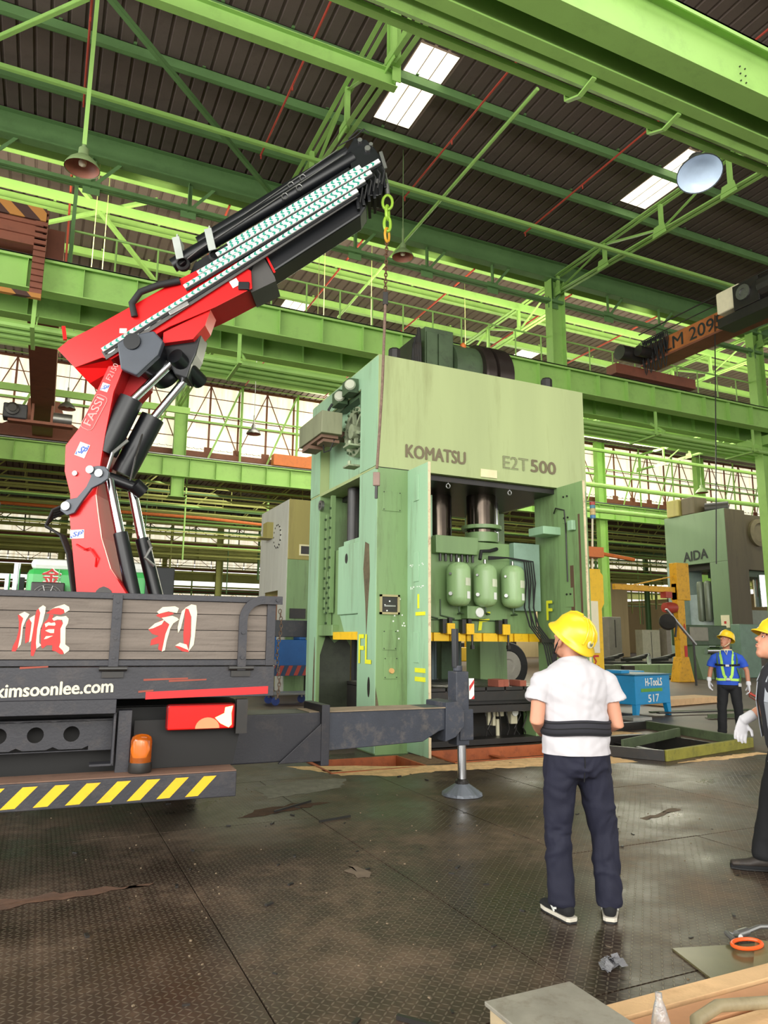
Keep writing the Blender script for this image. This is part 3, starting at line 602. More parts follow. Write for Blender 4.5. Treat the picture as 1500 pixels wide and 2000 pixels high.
q9 = o+ax*.48; m = MB(); m.bar(q9, (q9.x, 8.18, 10.42), .05, .03); m.bar((q9.x, q9.y, q9.z), o+ax*.3, .04, .04); m.build('mounting_arm', GREEN, t)
# fans
def wall_fan(x, y, z, r, label):
    t = thing('exhaust_fan', label, 'fan', (x, y, z)); m = MB(); m.lathe([(r, 0), (r, .2), (r*.93, .2), (r*.93, 0), (r, 0)], (x, y, z), V(0, -1, 0), 24); m.build('ring', BLACKM, t)
    for k in range(5):
        a = 2*PI*k/5; m = MB(); m.bar((x, y-.1, z), (x+math.cos(a)*r*.92, y-.1, z+math.sin(a)*r*.92), .03, r*.22, V(-math.sin(a), .4, math.cos(a))); m.build('blade', BLACKM, t)
wall_fan(14.1, 58, 11.4, .9, 'round exhaust fan before the far bright strip behind the truck')
CH1C = [[(-0.486,1.701),(-0.454,1.719),(-0.423,1.703),(-0.441,1.665),(-0.455,1.619),(-0.455,1.55),(-0.458,1.504),(-0.474,1.479),(-0.466,1.561),(-0.465,1.636),(-0.458,1.676)],[(-0.421,1.677),(-0.389,1.7),(-0.39,1.648),(-0.393,1.591),(-0.398,1.528),(-0.41,1.516),(-0.407,1.579),(-0.405,1.648),(-0.417,1.665)],[(-0.371,1.744),(-0.346,1.765),(-0.328,1.754),(-0.329,1.719),(-0.339,1.649),(-0.349,1.609),(-0.351,1.563),(-0.349,1.517),(-0.335,1.5),(-0.362,1.476),(-0.368,1.516),(-0.368,1.608),(-0.362,1.672),(-0.358,1.713)],[(-0.306,1.731),(-0.268,1.756),(-0.215,1.775),(-0.184,1.758),(-0.179,1.737),(-0.208,1.716),(-0.215,1.739),(-0.246,1.75),(-0.278,1.747)],[(-0.283,1.676),(-0.257,1.694),(-0.23,1.691),(-0.198,1.696),(-0.18,1.678),(-0.183,1.646),(-0.195,1.622),(-0.188,1.506),(-0.162,1.486),(-0.161,1.466),(-0.189,1.442),(-0.201,1.466),(-0.225,1.489),(-0.219,1.518),(-0.226,1.61),(-0.213,1.646),(-0.22,1.669),(-0.25,1.671),(-0.271,1.662)],[(-0.325,1.641),(-0.302,1.653),(-0.286,1.647),(-0.265,1.653),(-0.258,1.639),(-0.263,1.63),(-0.301,1.632),(-0.318,1.618)],[(-0.319,1.597),(-0.298,1.606),(-0.264,1.607),(-0.264,1.581),(-0.286,1.581),(-0.305,1.589)],[(-0.322,1.54),(-0.311,1.56),(-0.268,1.563),(-0.304,1.543)]]
CH1R = [[(-0.493,1.698),(-0.464,1.693),(-0.441,1.665),(-0.455,1.619),(-0.459,1.516),(-0.485,1.459),(-0.509,1.459),(-0.504,1.493),(-0.487,1.538),(-0.479,1.595),(-0.482,1.653)],[(-0.439,1.648),(-0.419,1.682),(-0.408,1.648),(-0.408,1.528),(-0.433,1.51),(-0.439,1.579)],[(-0.383,1.73),(-0.369,1.744),(-0.356,1.724),(-0.362,1.672),(-0.367,1.597),(-0.362,1.482),(-0.376,1.428),(-0.392,1.431),(-0.397,1.493),(-0.398,1.596),(-0.389,1.677)],[(-0.316,1.717),(-0.288,1.741),(-0.246,1.752),(-0.215,1.736),(-0.21,1.716),(-0.231,1.704),(-0.285,1.708),(-0.323,1.711)],[(-0.301,1.708),(-0.274,1.703),(-0.283,1.676),(-0.271,1.662),(-0.228,1.669),(-0.213,1.646),(-0.226,1.61),(-0.219,1.518),(-0.225,1.489),(-0.195,1.46),(-0.196,1.44),(-0.216,1.442),(-0.244,1.46),(-0.266,1.465),(-0.268,1.5),(-0.3,1.5),(-0.325,1.477),(-0.337,1.494),(-0.346,1.597),(-0.334,1.644),(-0.309,1.673)]]
CH2C = [[(0.392,1.737),(0.429,1.772),(0.515,1.78),(0.542,1.767),(0.531,1.733),(0.471,1.743),(0.406,1.724)],[(0.427,1.697),(0.499,1.712),(0.533,1.699),(0.547,1.686),(0.509,1.658),(0.491,1.624),(0.47,1.529),(0.463,1.469),(0.442,1.46),(0.46,1.583),(0.483,1.651),(0.448,1.677)],[(0.341,1.615),(0.384,1.656),(0.448,1.684),(0.43,1.65),(0.373,1.622)],[(0.548,1.672),(0.564,1.747),(0.589,1.769),(0.579,1.707),(0.564,1.625),(0.546,1.591),(0.541,1.631)],[(0.583,1.768),(0.628,1.797),(0.663,1.791),(0.672,1.736),(0.665,1.572),(0.66,1.51),(0.626,1.46),(0.631,1.497),(0.638,1.571),(0.633,1.708),(0.61,1.762)],[(0.531,1.503),(0.563,1.523),(0.61,1.51),(0.626,1.47),(0.564,1.496)]]
CH2R = [[(0.387,1.71),(0.431,1.744),(0.498,1.735),(0.511,1.726),(0.473,1.711),(0.434,1.69)],[(0.341,1.615),(0.428,1.683),(0.483,1.651),(0.46,1.583),(0.441,1.462),(0.415,1.476),(0.419,1.516),(0.361,1.502),(0.365,1.542),(0.415,1.569),(0.369,1.582)],[(0.583,1.768),(0.61,1.762),(0.63,1.708),(0.634,1.571),(0.624,1.497),(0.627,1.456),(0.58,1.463),(0.531,1.496),(0.59,1.51),(0.583,1.584),(0.586,1.707)]]
# ================================================================ THE GREEN PRESS
px0, px1, py0, py1 = 4.28, 8.17, 9.41, 12.35
press = thing('mechanical_press', 'huge pale green mechanical press with double doors, centre of the hall', 'press', (6.2, 10.9, 0))
P_ = press
m = MB(); m.box((px0, py0, 5.46), (px1, py1, 5.82)); m.box((px0, py0, 4.07), (px1, 10.05, 5.46)); m.box((px0, 11.88, 4.07), (px1, py1, 5.46)); m.box((4.46, 10.05, 4.07), (px1, 11.88, 5.46))
m.box((px0, 10.05, 4.05), (4.46, 11.88, 4.1)); crown = m.build('crown', PRESSG, P_, label='pale green crown block with maker lettering')
m = MB(); m.box((4.7, 9.5, 3.98), (7.8, 12.2, 4.06)); m.build('crown_underside', BLACKM, P_, label='black crown underside')  # black sheet below the crown
for nm_, a, b, mt in (('front_column', (4.28, 9.41, -.35), (4.80, 10.05, 4.065), PRESSD), ('front_column', (7.56, 9.41, 0), (8.17, 10.05, 4.065), PRESSD), ('rear_column', (4.28, 11.85, 0), (4.9, 12.35, 4.065), PRESSD), ('rear_column', (7.56, 11.85, 0), (8.17, 12.35, 4.065), PRESSD)):
    m = MB(); m.box(a, b); m.build(nm_, mt, P_, bevel=.006)
# left flank facings added to carry the cool side light in their colour
m = MB(); m.box((4.268, 9.415, .02), (4.28, 10.05, 4.06)); m.build('side_facing', PRESSM, P_, label='mint facing of the front column, side light in its colour')
m = MB(); m.box((4.268, 11.87, .02), (4.28, 12.345, 4.06)); m.build('side_facing', PRESSM, P_, label='mint facing of the rear column, side light in its colour')
m = MB(); m.box((4.268, 9.415, 4.1), (4.28, 10.05, 5.8)); m.box((4.268, 10.05, 5.47), (4.28, 11.88, 5.8)); m.box((4.268, 11.88, 4.1), (4.28, 12.345, 5.8)); m.box((4.448, 10.06, 4.11), (4.46, 11.87, 5.45)); m.build('crown_lit_side', PRESSM, P_, label='mint facing of the crown side, side light in its colour')
m = MB(); m.prism([(10.05, 4.9), (10.05, 5.46), (11.4, 5.46), (11.1, 5.38), (10.2, 5.38)], lambda a, b, d: V(d, a, b), 4.3, 4.45); m.build('recess_lintel', PRESSK, P_)
# recessed lines, hatches
def hatch(x0, x1, z0, z1, lab=None, m_=PRESSD, t_=.012, nm_='hatch_plate'):
    m = MB(); m.box((x0, 9.41-t_, z0), (x1, 9.41, z1)); o = m.build(nm_, m_, P_, bevel=.003, label=lab)
    m = MB()
    for x in (x0+.02, x1-.02):
        for z in (z0+.02, z1-.02): m.tube((x, 9.41-t_-.008, z), (x, 9.41-t_, z), .008, 6)
    m.build('screws', BLACKM, o, kind='stuff'); return o
hatch(4.36, 4.66, 3.42, 3.72); hatch(4.40, 4.62, 1.02, 1.32); hatch(4.38, 4.60, 1.42, 1.70)
m = MB(); m.lathe([(0, .03), (.035, .03), (.04, 0)], (4.52, 9.4, 1.13), V(0, -1, 0), 14); m.build('knob', mat('pale_wood_knob', sr(206, 160, 100), .6), P_)
m = MB(); 
for a, b in (((4.33, 1.92), (4.64, 1.95)), ((4.33, 2.17), (4.64, 2.2)), ((4.33, 1.92), (4.36, 2.2)), ((4.61, 1.92), (4.64, 2.2))): m.box((a[0], 9.38, a[1]), (b[0], 9.41, b[1]))
m.build('window_frame', mat('tan_frame', sr(160, 150, 110), .6), P_); m = MB(); m.box((4.36, 9.405, 1.95), (4.61, 9.409, 2.17)); o = m.build('window_opening', BLACKM, P_); m = MB(); m.box((4.4, 9.395, 2.03), (4.58, 9.404, 2.05)); m.build('inner_bar', STEEL, o)
m = MB(); m.box((4.28, 9.402, 4.066), (4.8, 9.41, 4.072)); m.build('seam', BLACKM, P_)
m = MB(); m.lathe([(0, 0), (.06, 0)], (4.267, 9.62, .9), V(-1, 0, 0), 14, sx=2.4, sy=.8, xd=V(0, 0, 1)); m.build('cable_port', BLACKM, P_)
GR1 = mat('brown_oil_run', sr(96, 84, 62), .5, var=.3, scale=8, dirt=sr(60, 48, 36), damt=.7); GR2 = mat('black_oil_film', sr(52, 58, 44), .4, var=.3, scale=4, dirt=sr(30, 30, 24), damt=.7)
MB().prism([(9.66, 2.95), (9.62, 2.5), (9.68, 2.0), (9.72, 1.62), (9.77, 2.1), (9.86, 2.6), (9.8, 3.0)], lambda a, b, d: V(d, a, b), 4.264, 4.268).build('oil_run', GR1, P_)
MB().prism([(4.9, .3), (4.9, 1.45), (4.78, 1.62), (4.6, 1.5), (4.45, 1.66), (4.34, 1.3), (4.34, .3)], lambda a, b, d: V(a, d, b), 11.846, 11.85).build('oil_film', GR2, P_)
MB().prism([(4.28, .3), (4.28, .9), (4.35, .55), (4.4, .3)], lambda a, b, d: V(a, d, b), 9.406, 9.41).build('oil_run', GR1, P_)
MB().prism([(11.9, .1), (11.9, 1.25), (11.93, 1.6), (11.96, 1.1), (11.97, .1)], lambda a, b, d: V(d, a, b), 4.264, 4.268).build('oil_run', GR1, P_)
# doors swung open towards the viewer
m = MB(); m.box((4.775, 8.78, .02), (4.81, 9.42, 4.06)); d = m.build('door', PRESSM, P_, label='mint left door leaf standing open', bevel=.004)
for z0, z1 in ((3.55, 3.93), (2.38, 2.8), (1.25, 1.67)):
    m = MB(); m.box((4.76, 9.04, z0), (4.775, 9.2, z1)); h = m.build('door_hinge', PRESSM, d, bevel=.003)
m = MB(); m.box((4.775, 8.765, .02), (4.81, 8.78, 4.06)); m.build('door_edge', mat('worn_cream_edge', sr(214, 196, 160), .7, dirt=sr(110, 70, 50), damt=.8, scale=5), d)
m = MB(); m.box((7.545, 8.78, .3), (7.58, 9.42, 4.07)); d2 = m.build('door', PRESSD, P_, label='green right door leaf with rust streaks', bevel=.004)
m = MB(); m.box((7.545, 8.765, .3), (7.58, 8.78, 4.07)); m.build('door_edge', MATS['worn_cream_edge'], d2)
m = MB(); m.box((7.535, 9.10, 3.45), (7.545, 9.28, 3.95)); m.build('door_hinge', PRESSD, d2); m = MB(); m.box((7.535, 9.08, 2.1), (7.545, 9.27, 2.4)); m.build('door_hinge', PRESSD, d2)
m = MB(); [m.tube((7.52, y, z), (7.54, y, z), .016, 8) for y in (9.14, 9.23) for z in (3.53, 3.88, 2.3)]; m.build('bolts', BLACKM, d2, kind='stuff')
m = MB(); m.box((7.2, 9.35, 3.27), (7.56, 9.75, 3.4)); m.build('bracket', PRESSM, P_, bevel=.01)
m = MB(); m.path([(7.54, 9.5, 3.65), (7.5, 9.4, 3.72), (7.53, 9.22, 3.66), (7.53, 9.2, 3.4), (7.53, 9.2, 2.5)], .012, 6); m.build('cable', BLACKM, d2)
m = MB(); m.cbox((7.5, 9.02, 3.38), (.08, .12, .16)); m.build('switch_box', PRESSM, d2, bevel=.01)
m = MB(); m.box((7.538, 8.87, 2.0), (7.545, 8.91, 3.55)); m.box((7.538, 9.06, 2.0), (7.545, 9.14, 2.75)); m.build('rust_streak', mat('rust_streak', sr(92, 70, 52), .7), d2)
# plate, eye bolts under the crown
m = MB(); m.box((6.06, 9.39, 4.1), (6.36, 9.41, 4.23)); m.build('name_plate', mat('cream_plate', sr(220, 214, 170), .6), P_, bevel=.003)
for x in (5.55, 6.7): m = MB(); m.path([V(x+.035*math.cos(a*PI/5), 9.55, 3.93+.035*math.sin(a*PI/5)) for a in range(10)], .01, 6, closed=True); m.tube((x, 9.55, 3.96), (x, 9.55, 4.0), .012, 6); m.build('eye_bolt', STEEL, P_)
# lettering
BR = flat('brown_grey_lettering', sr(112, 102, 78), .7)
text_mb('KOMATSU', (4.73, 9.405, 4.262), (1, 0, 0), (0, 0, 1), 1.06, .21, .004, .035).build('lettering', BR, P_, fix=False, label='bold dark maker name on the crown')
def stripe_mat():
    m = bpy.data.materials.new('striped_lettering'); m.use_nodes = True; t = NT(m); b = t.n['Principled BSDF']; g = t.add('ShaderNodeNewGeometry'); s = t.add('ShaderNodeSeparateXYZ'); t.link(g.outputs['Position'], s.inputs[0])
    w = t.add('ShaderNodeMath', operation='FRACT'); k = t.add('ShaderNodeMath', operation='MULTIPLY'); k.inputs[1].default_value = 44; t.link(s.outputs[2], k.inputs[0]); t.link(k.outputs[0], w.inputs[0])
    r = t.add('ShaderNodeValToRGB'); r.color_ramp.interpolation = 'CONSTANT'; r.color_ramp.elements[0].color = sr(112, 102, 78); r.color_ramp.elements[1].color = sr(150, 172, 116); r.color_ramp.elements[1].position = .62; t.link(w.outputs[0], r.inputs[0]); t.link(r.outputs[0], b.inputs['Base Color']); return m
text_mb('E2T', (6.48, 9.405, 4.285), (1, 0, 0), (0, 0, 1), .5, .215, .004, .02).build('lettering', stripe_mat(), P_, fix=False, label='striped model letters on the crown')
text_mb('500', (7.02, 9.405, 4.285), (1, 0, 0), (0, 0, 1), .52, .215, .004, .035).build('lettering', BR, P_, fix=False, label='bold dark number on the crown')
text_mb('FL', (4.262, 9.98, 1.22), (0, -1, 0), (0, 0, 1), .46, .42, .004, .01).build('spray_mark', YELSPRAY, P_, fix=False, label='yellow sprayed letters on the left flank')
m = MB(); m.box((4.765, 8.86, 1.12), (4.774, 9.16, 1.18)); m.box((4.765, 8.86, 1.0), (4.774, 9.16, 1.06)); m.box((4.765, 8.86, 1.9), (4.774, 9.14, 1.95)); m.box((4.765, 9.04, 2.0), (4.774, 9.08, 2.2)); m.build('spray_mark', YELSPRAY, d, label='yellow sprayed bars on the left door')
m = MB()
for k in range(26): 
    z = rr.choice((2.3, 2.62, 2.28, 2.6)); y = rr.uniform(8.85, 9.35); m.box((4.77, y, z), (4.7745, y+.02, z+.015))
m.build('chalk_dots', WHITEP, d, kind='stuff')
m = MB()
for k in range(14): x = rr.uniform(4.36, 4.76); z = rr.uniform(1.55, 2.2); m.box((x, 9.403, z), (x+.02, 9.409, z+.02))
m.build('chalk_dots', WHITEP, P_, kind='stuff')
# slide with its equipment
m = MB(); m.box((4.42, 10.12, 1.68), (7.5, 11.75, 3.05)); m.box((4.95, 10.0, 1.68), (7.5, 10.12, 3.16)); slide = m.build('slide', PRESSD, P_, bevel=.01, label='green press slide')
m = MB(); m.box((4.32, 10.08, 1.56), (4.7, 11.2, 1.68)); x = 4.9
while x < 7.5: m.box((x, 9.93, 1.55), (min(x+.27, 7.52), 11.6, 1.68)); x += .3
m.box((4.9, 10.0, 1.6), (7.5, 11.6, 1.68)); m.build('slide_base', YELLOW, P_, label='yellow slotted base of the slide')
m = MB(); m.box((4.30, 10.12, 1.95), (4.62, 10.98, 3.05)); m.prism([(10.12, 1.95), (10.98, 1.95), (10.72, 1.6), (10.12, 1.6)], lambda a, b, d_: V(d_, a, b), 4.34, 4.62); m.build('balance_cover', PRESSM, P_, bevel=.012, label='mint cover box in the side opening')
m = MB(); m.lathe([(0, 0), (.06, 0)], (4.298, 10.62, 2.83), V(-1, 0, 0), 16, sx=1.35, sy=1, xd=V(0, 0, 1)); m.build('inspection_hole', BLACKM, P_)
for i, (y, z0, z1) in enumerate(((11.62, 2.0, 3.7), (11.4, 2.0, 4.0), (11.5, 1.75, 2.7))):
    m = MB(); m.box((4.33, y, z0), (4.4, y+.07, z1)); r_ = m.build('gib_rail', PRESSD, P_)
    m = MB(); [m.tube((4.30, y+.035, z0+.08+.17*k), (4.33, y+.035, z0+.08+.17*k), .02, 6) for k in range(int((z1-z0)/.17))]; m.build('bolts', PRESSK, r_, kind='stuff')
m = MB(); m.box((4.3, 11.2, 1.62), (4.5, 11.85, 1.8)); m.build('gib_bracket', PRESSD, P_, bevel=.01)
m = MB(); m.tube((4.55, 10.35, 3.1), (4.55, 10.35, 4.05), .06, 14); m.build('side_plunger', CHROME, P_, smooth=True)
m = MB(); m.tube((4.55, 10.95, 3.1), (4.55, 10.95, 4.05), .11, 14); m.build('side_plunger', BLACKM, P_, smooth=True)
m = MB(); m.box((4.32, 10.15, 3.05), (4.8, 10.8, 3.12)); m.build('plunger_bracket', PRESSM, P_, bevel=.01)
m = MB(); m.lathe([(.09, 0), (.09, .05), (.05, .05), (.05, 0)], (4.3, 11.78, 3.88), V(-1, 0, 0), 16); m.build('pipe_flange', STEEL, P_)
for x, y, r, mt, lab in ((5.95, 10.6, .24, BLACKM, 'oily black plunger'), (6.6, 10.25, .25, BLACKM, 'middle oily plunger'), (7.05, 10.75, .2, CHROME, 'shiny chrome plunger')):
    m = MB(); m.tube((x, y, 3.2), (x, y, 4.02), r, 28); m.build('plunger', mt if mt is CHROME else mat('oily_plunger', sr(70, 62, 54), .15, .85, var=.3, scale=2), P_, smooth=True, label=lab)
    m = MB(); m.tube((x, y, 3.4 if r == .25 else 3.22), (x, y, 3.46 if r == .25 else 3.27), r+.09, 28); m.tube((x, y, 3.18), (x, y, 3.34 if r == .25 else 3.22), r+.03, 28); m.build('plunger_collar', PRESSD, P_, smooth=True)
m = MB(); m.box((5.5, 10.15, 3.2), (5.6, 11, 3.9)); m.build('guide_plate', PRESSM, P_)
m = MB(); m.box((5.5, 9.85, 2.92), (6.28, 10.0, 3.2)); m.build('valve_box', PRESSD, P_, bevel=.008, label='green junction box above the tanks')
m = MB(); [m.tube((5.62+.1*k, 9.93, 2.8), (5.62+.1*k, 9.93, 2.92), .022, 8) for k in range(7)]; m.build('cable_gland', BLACKM, P_, kind='stuff')
# air tanks
tk = None
for i, (x, lab) in enumerate(((4.98, 'green air tank half hidden by the left door'), (5.85, None), (6.34, None), (6.87, None))):
    m = MB(); m.lathe([(0, 0), (.08, .01), (.15, .04), (.185, .1), (.19, .14), (.19, .56), (.185, .6), (.15, .66), (.08, .69), (0, .7)], (x, 9.76, 2.08), UP, 24); tkk = m.build('air_tank', mat('tank_green_paint', sr(150, 182, 128), .35, dirt=sr(110, 112, 60), damt=.4, streak=True, scale=4), P_, smooth=True, label=lab)
    m = MB(); m.add([(x+.19*math.sin(a), 9.76-.195*math.cos(a), z) for z in (2.4, 2.52) for a in (.05, .3, .6, .85)], [(0, 1, 5, 4), (1, 2, 6, 5), (2, 3, 7, 6)]); m.build('label_plate', mat('pale_plate', sr(206, 212, 186), .6), tkk)
    m = MB(); m.add([(x+.19*math.sin(a), 9.76-.195*math.cos(a), z) for z in (2.2, 2.31) for a in (.2, .45, .65)], [(0, 1, 4, 3), (1, 2, 5, 4)]); m.build('sticker', WHITEP, tkk)
    m = MB(); m.tube((x-.17, 9.7, 2.27), (x-.23, 9.62, 2.27), .03, 8); m.tube((x-.17, 9.7, 2.58), (x-.21, 9.66, 2.58), .02, 8); m.tube((x, 9.76, 2.76), (x, 9.76, 2.84), .025, 8); m.build('valve', STEEL, tkk)
    m = MB(); m.path([(x, 9.76, 2.08), (x, 9.76, 2.0), (x+.1, 9.8, 1.98), (x+.12, 9.99, 1.98)], .014, 6); m.build('drain_pipe', PRESSK, tkk)
    m = MB(); m.box((x-.06, 9.9, 2.2), (x+.06, 10.0, 2.24)); m.box((x-.06, 9.9, 2.6), (x+.06, 10.0, 2.64)); m.build('tank_strap', BLACKM, tkk)
m = MB(); m.box((6.98, 9.86, 2.05), (7.5, 10.0, 3.17)); m.build('control_cabinet', mat('grey_green_cabinet', sr(136, 164, 146), .5, dirt=sr(110, 130, 110), damt=.3), P_, bevel=.008, label='grey green control cabinet right of the tanks')
m = MB(); m.path([(6.25, 9.76, 2.84), (6.3, 9.8, 2.98), (6.5, 9.85, 3.0), (6.72, 9.98, 3.06)], .03, 8); m.build('hose', RUBBER, P_)
for k in range(5):
    x = 7.12+.045*k; m = MB(); m.path([(6.45, 9.82, 2.86+.01*k), (6.8, 9.8, 2.9), (x, 9.78, 2.86), (x+.02, 9.76, 2.5), (x-.06+.05*(k % 2), 9.72, 2.1), (x+.02, 9.7, 1.8), (x+.22, 9.6, 1.5), (x+.32, 9.55, .9), (x+.3, 9.55, .5)], .014, 6); m.build('hose', RUBBER, P_, label='black hydraulic hose beside the cabinet')
m = MB(); m.cbox((7.42, 9.6, 1.57), (.3, .06, .06)); m.build('hose_clamp', BLACKM, P_)
m = MB(); m.cbox((6.2, 9.9, 2.0), (.34, .2, .2)); g_ = m.build('gauge_box', PRESSD, P_, bevel=.01); m = MB(); m.lathe([(.075, 0), (.075, .02), (.06, .025), (0, .025)], (6.25, 9.8, 2.0), V(0, -1, 0), 18); m.build('gauge_face', WHITEP, g_)
for x in (5.75, 6.1, 6.78):
    m = MB(); m.cbox((x, 9.88, 1.74), (.14, .12, .17)); c_ = m.build('die_clamp', YELLOW, P_, bevel=.008); m = MB(); m.cbox((x-.1, 9.9, 1.78), (.07, .1, .22)); m.cbox((x, 9.87, 1.87), (.06, .06, .08)); m.tube((x+.05, 9.86, 1.45), (x+.05, 9.86, 1.7), .018, 8); m.cbox((x+.05, 9.86, 1.46), (.05, .05, .06)); m.build('clamp_fitting', BLACKM, c_)
text_mb('F', (6.34, 9.99, 1.72), (1, 0, .12), (0, 0, 1), .2, .28, .004, .02, .15).build('spray_mark', YELSPRAY, slide, fix=False, label='yellow sprayed letter on the slide')
m = MB()
for k in range(3): m.path([(5.05+.3*k, 9.99, 2.2), (5.05+.3*k, 9.98, 1.95), (5.3+.3*k, 9.98, 1.9)], .012, 6)
m.path([(5, 9.985, 1.88), (6.9, 9.985, 1.88)], .01, 6); m.build('oil_line', PRESSK, slide)
text_mb('F', (7.5, 9.72, 1.9), (0, -1, 0), (0, 0, 1), .16, .32, .004, .02).build('spray_mark', YELSPRAY, P_, fix=False, label='yellow sprayed letter behind the helmet')
# bolster, bed, undercarriage
m = MB(); x = 4.85
while x < 7.5: m.box((x, 9.62, .8), (min(x+.32, 7.5), 12.0, .86)); x += .35
m.box((4.85, 9.62, .66), (7.5, 12.0, .81)); m.box((4.85, 9.7, .6), (7.5, 12.0, .66)); m.build('bolster', BLACKM, P_, label='oily dark slotted bolster plate')
m = MB(); m.box((4.85, 10.2, .02), (7.5, 12.0, .6)); m.box((4.85, 9.6, .02), (7.5, 9.9, .1)); m.box((4.82, 9.5, .5), (7.5, 9.62, .6)); m.build('bed', BLACKM, P_)
m = MB(); m.cbox((6.9, 9.9, .42), (.12, .12, .3)); m.build('pressure_gauge_block', mat('ivory_enamel', sr(206, 200, 170), .5), P_, bevel=.01); m = MB(); m.lathe([(.06, 0), (.06, .02), (0, .02)], (6.9, 9.83, .45), V(0, -1, 0), 16); m.build('gauge_face', WHITEP, P_)
m = MB(); m.cbox((6.66, 9.92, .46), (.13, .1, .14)); m.cbox((6.55, 9.92, .4), (.05, .08, .3)); m.cbox((6.46, 9.92, .4), (.05, .08, .28)); m.tube((6.62, 9.9, .05), (6.62, 9.9, .35), .03, 8); m.build('valve_bank', MATS['ivory_enamel'], P_, bevel=.008); MB().cbox((7.15, 9.92, .5), (.12, .1, .1)).build('valve', MATS['ivory_enamel'], P_, bevel=.008)
m = MB()
for k in range(10): x = 6.35+.13*k; m.path([(x, 9.9, .58), (x+.03, 9.86, .4), (x+rr.uniform(-.1, .1), 9.88, .2), (x+.05, 9.9, .08)], .012, 6)
m.build('pipework', BLACKM, P_, kind='stuff')
m = MB(); m.box((7.15, 9.62, .02), (7.75, 9.95, .66)); gb = m.build('pump_box', PRESSD, P_, bevel=.008, label='light green box at the foot of the right column')
text_mb('F', (7.36, 9.61, .3), (1, 0, 0), (0, 0, 1), .14, .3, .004, .02).build('spray_mark', YELSPRAY, gb, fix=False)
m = MB(); m.tube((7.2, 9.7, .78), (7.7, 9.7, .78), .09, 12); m.build('pump', PRESSK, P_, smooth=True)
for x, w in ((6.55, .09), (7.1, .07)):
    m = MB(); m.tube((x, 11.9, .86), (x, 11.9, 1.6), w, 16); m.build('guide_post', mat('blue_grey_post', sr(70, 86, 88), .4, .3), P_, smooth=True)
m = MB(); m.box((6.15, 11.7, .86), (6.42, 11.95, 1.6)); m.box((6.75, 11.9, .86), (7.05, 12.1, 1.6)); m.build('scrap_guard', PRESSK, P_)
m = MB(); m.box((4.35, 9.5, -.3), (4.8, 9.9, .02)); m.build('foot_block', PRESSD, P_)
for i, (x, y, s_) in enumerate(((6.5, 9.75, .12), (6.62, 9.8, .12), (6.95, 9.8, .1))):
    m = MB(); m.cbox((x, y, .86+s_*.45), (.12 if i else .1, .3, s_*.9)); tag(m.build('wood_block', mat('reddish_timber', sr(150, 84, 66), .8), bevel=.004), 'reddish timber block on the press bolster, '+['left', 'middle', 'right'][i]+' one', 'wood block', 'timber blocks on the bolster')
# left flank: clutch wheel, junction box, horns, brackets
wc = V(4.42, 10.42, 4.87); m = MB(); m.lathe([(.41, 0), (.41, .1), (.36, .13), (.32, .1), (.32, 0)], wc, V(-1, 0, 0), 36); m.lathe([(.12, 0), (.12, .16), (0, .16)], wc, V(-1, 0, 0), 20); wh = m.build('brake_wheel', mat('pale_grey_green_metal', sr(150, 160, 130), .45, .2, dirt=sr(50, 50, 40), damt=.8, scale=6), P_, smooth=True, label='round bolted brake wheel')
for k in range(6):
    a = k*PI/3+.3; m = MB(); m.bar(wc+V(-.08, math.cos(a)*.1, math.sin(a)*.1), wc+V(-.08, math.cos(a)*.35, math.sin(a)*.35), .05, .06, V(1, 0, 0)); m.build('spoke', MATS['pale_grey_green_metal'], wh)
m = MB(); [m.tube(wc+V(-.15, math.cos(k*PI/9)*.365, math.sin(k*PI/9)*.365), wc+V(-.1, math.cos(k*PI/9)*.365, math.sin(k*PI/9)*.365), .022, 6) for k in range(18)]; m.build('bolts', PRESSK, wh, kind='stuff')
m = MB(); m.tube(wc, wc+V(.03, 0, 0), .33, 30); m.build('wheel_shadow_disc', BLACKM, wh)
m = MB(); m.box((3.82, 10.6, 4.85), (4.18, 11.75, 5.22)); jb = m.build('junction_box', mat('dirty_grey_green_box', sr(134, 138, 108), .6, dirt=sr(80, 78, 56), damt=.5, streak=True, scale=4), P_, bevel=.01, label='dirty grey green box jutting from the flank')
m = MB(); m.box((3.86, 10.7, 4.8), (4.15, 11.65, 4.85)); m.cbox((4.05, 10.9, 4.77), (.28, .3, .05)); m.cbox((3.95, 11.4, 4.76), (.25, .35, .06)); m.box((4.15, 10.9, 4.9), (4.45, 11.2, 5.0)); m.build('box_mounting', mat('brownish_bracket', sr(120, 92, 74), .6), jb)
for y, z in ((10.15, 5.55), (10.6, 5.5)):
    m = MB(); m.box((4.1, y, z-.12), (4.27, y+.3, z+.12)); hn = m.build('horn_box', PRESSK, P_, bevel=.008); m = MB(); m.lathe([(0, .03), (.07, .03), (.09, 0)], (4.12, y-.0, z), V(-.5, -1, 0), 18); m.build('horn_disc', mat('pale_disc', sr(176, 180, 160), .5), hn)
m = MB(); m.path([(4.05, 10.75, 5.4), (4.0, 10.78, 5.3), (4.02, 10.8, 5.22)], .02, 6); m.path([(4.0, 11.0, 4.8), (3.98, 10.9, 4.6), (4.05, 10.8, 4.62), (4.1, 10.75, 4.8)], .012, 6); m.build('cable', RUBBER, P_)
for z in (4.55, 4.22): m = MB(); m.box((4.1, 10.1, z), (4.3, 10.35, z+.03)); m.tube((4.15, 10.2, z+.03), (4.15, 10.2, z+.1), .03, 8); m.build('step_bracket', MATS['pale_grey_green_metal'], P_, bevel=.004)
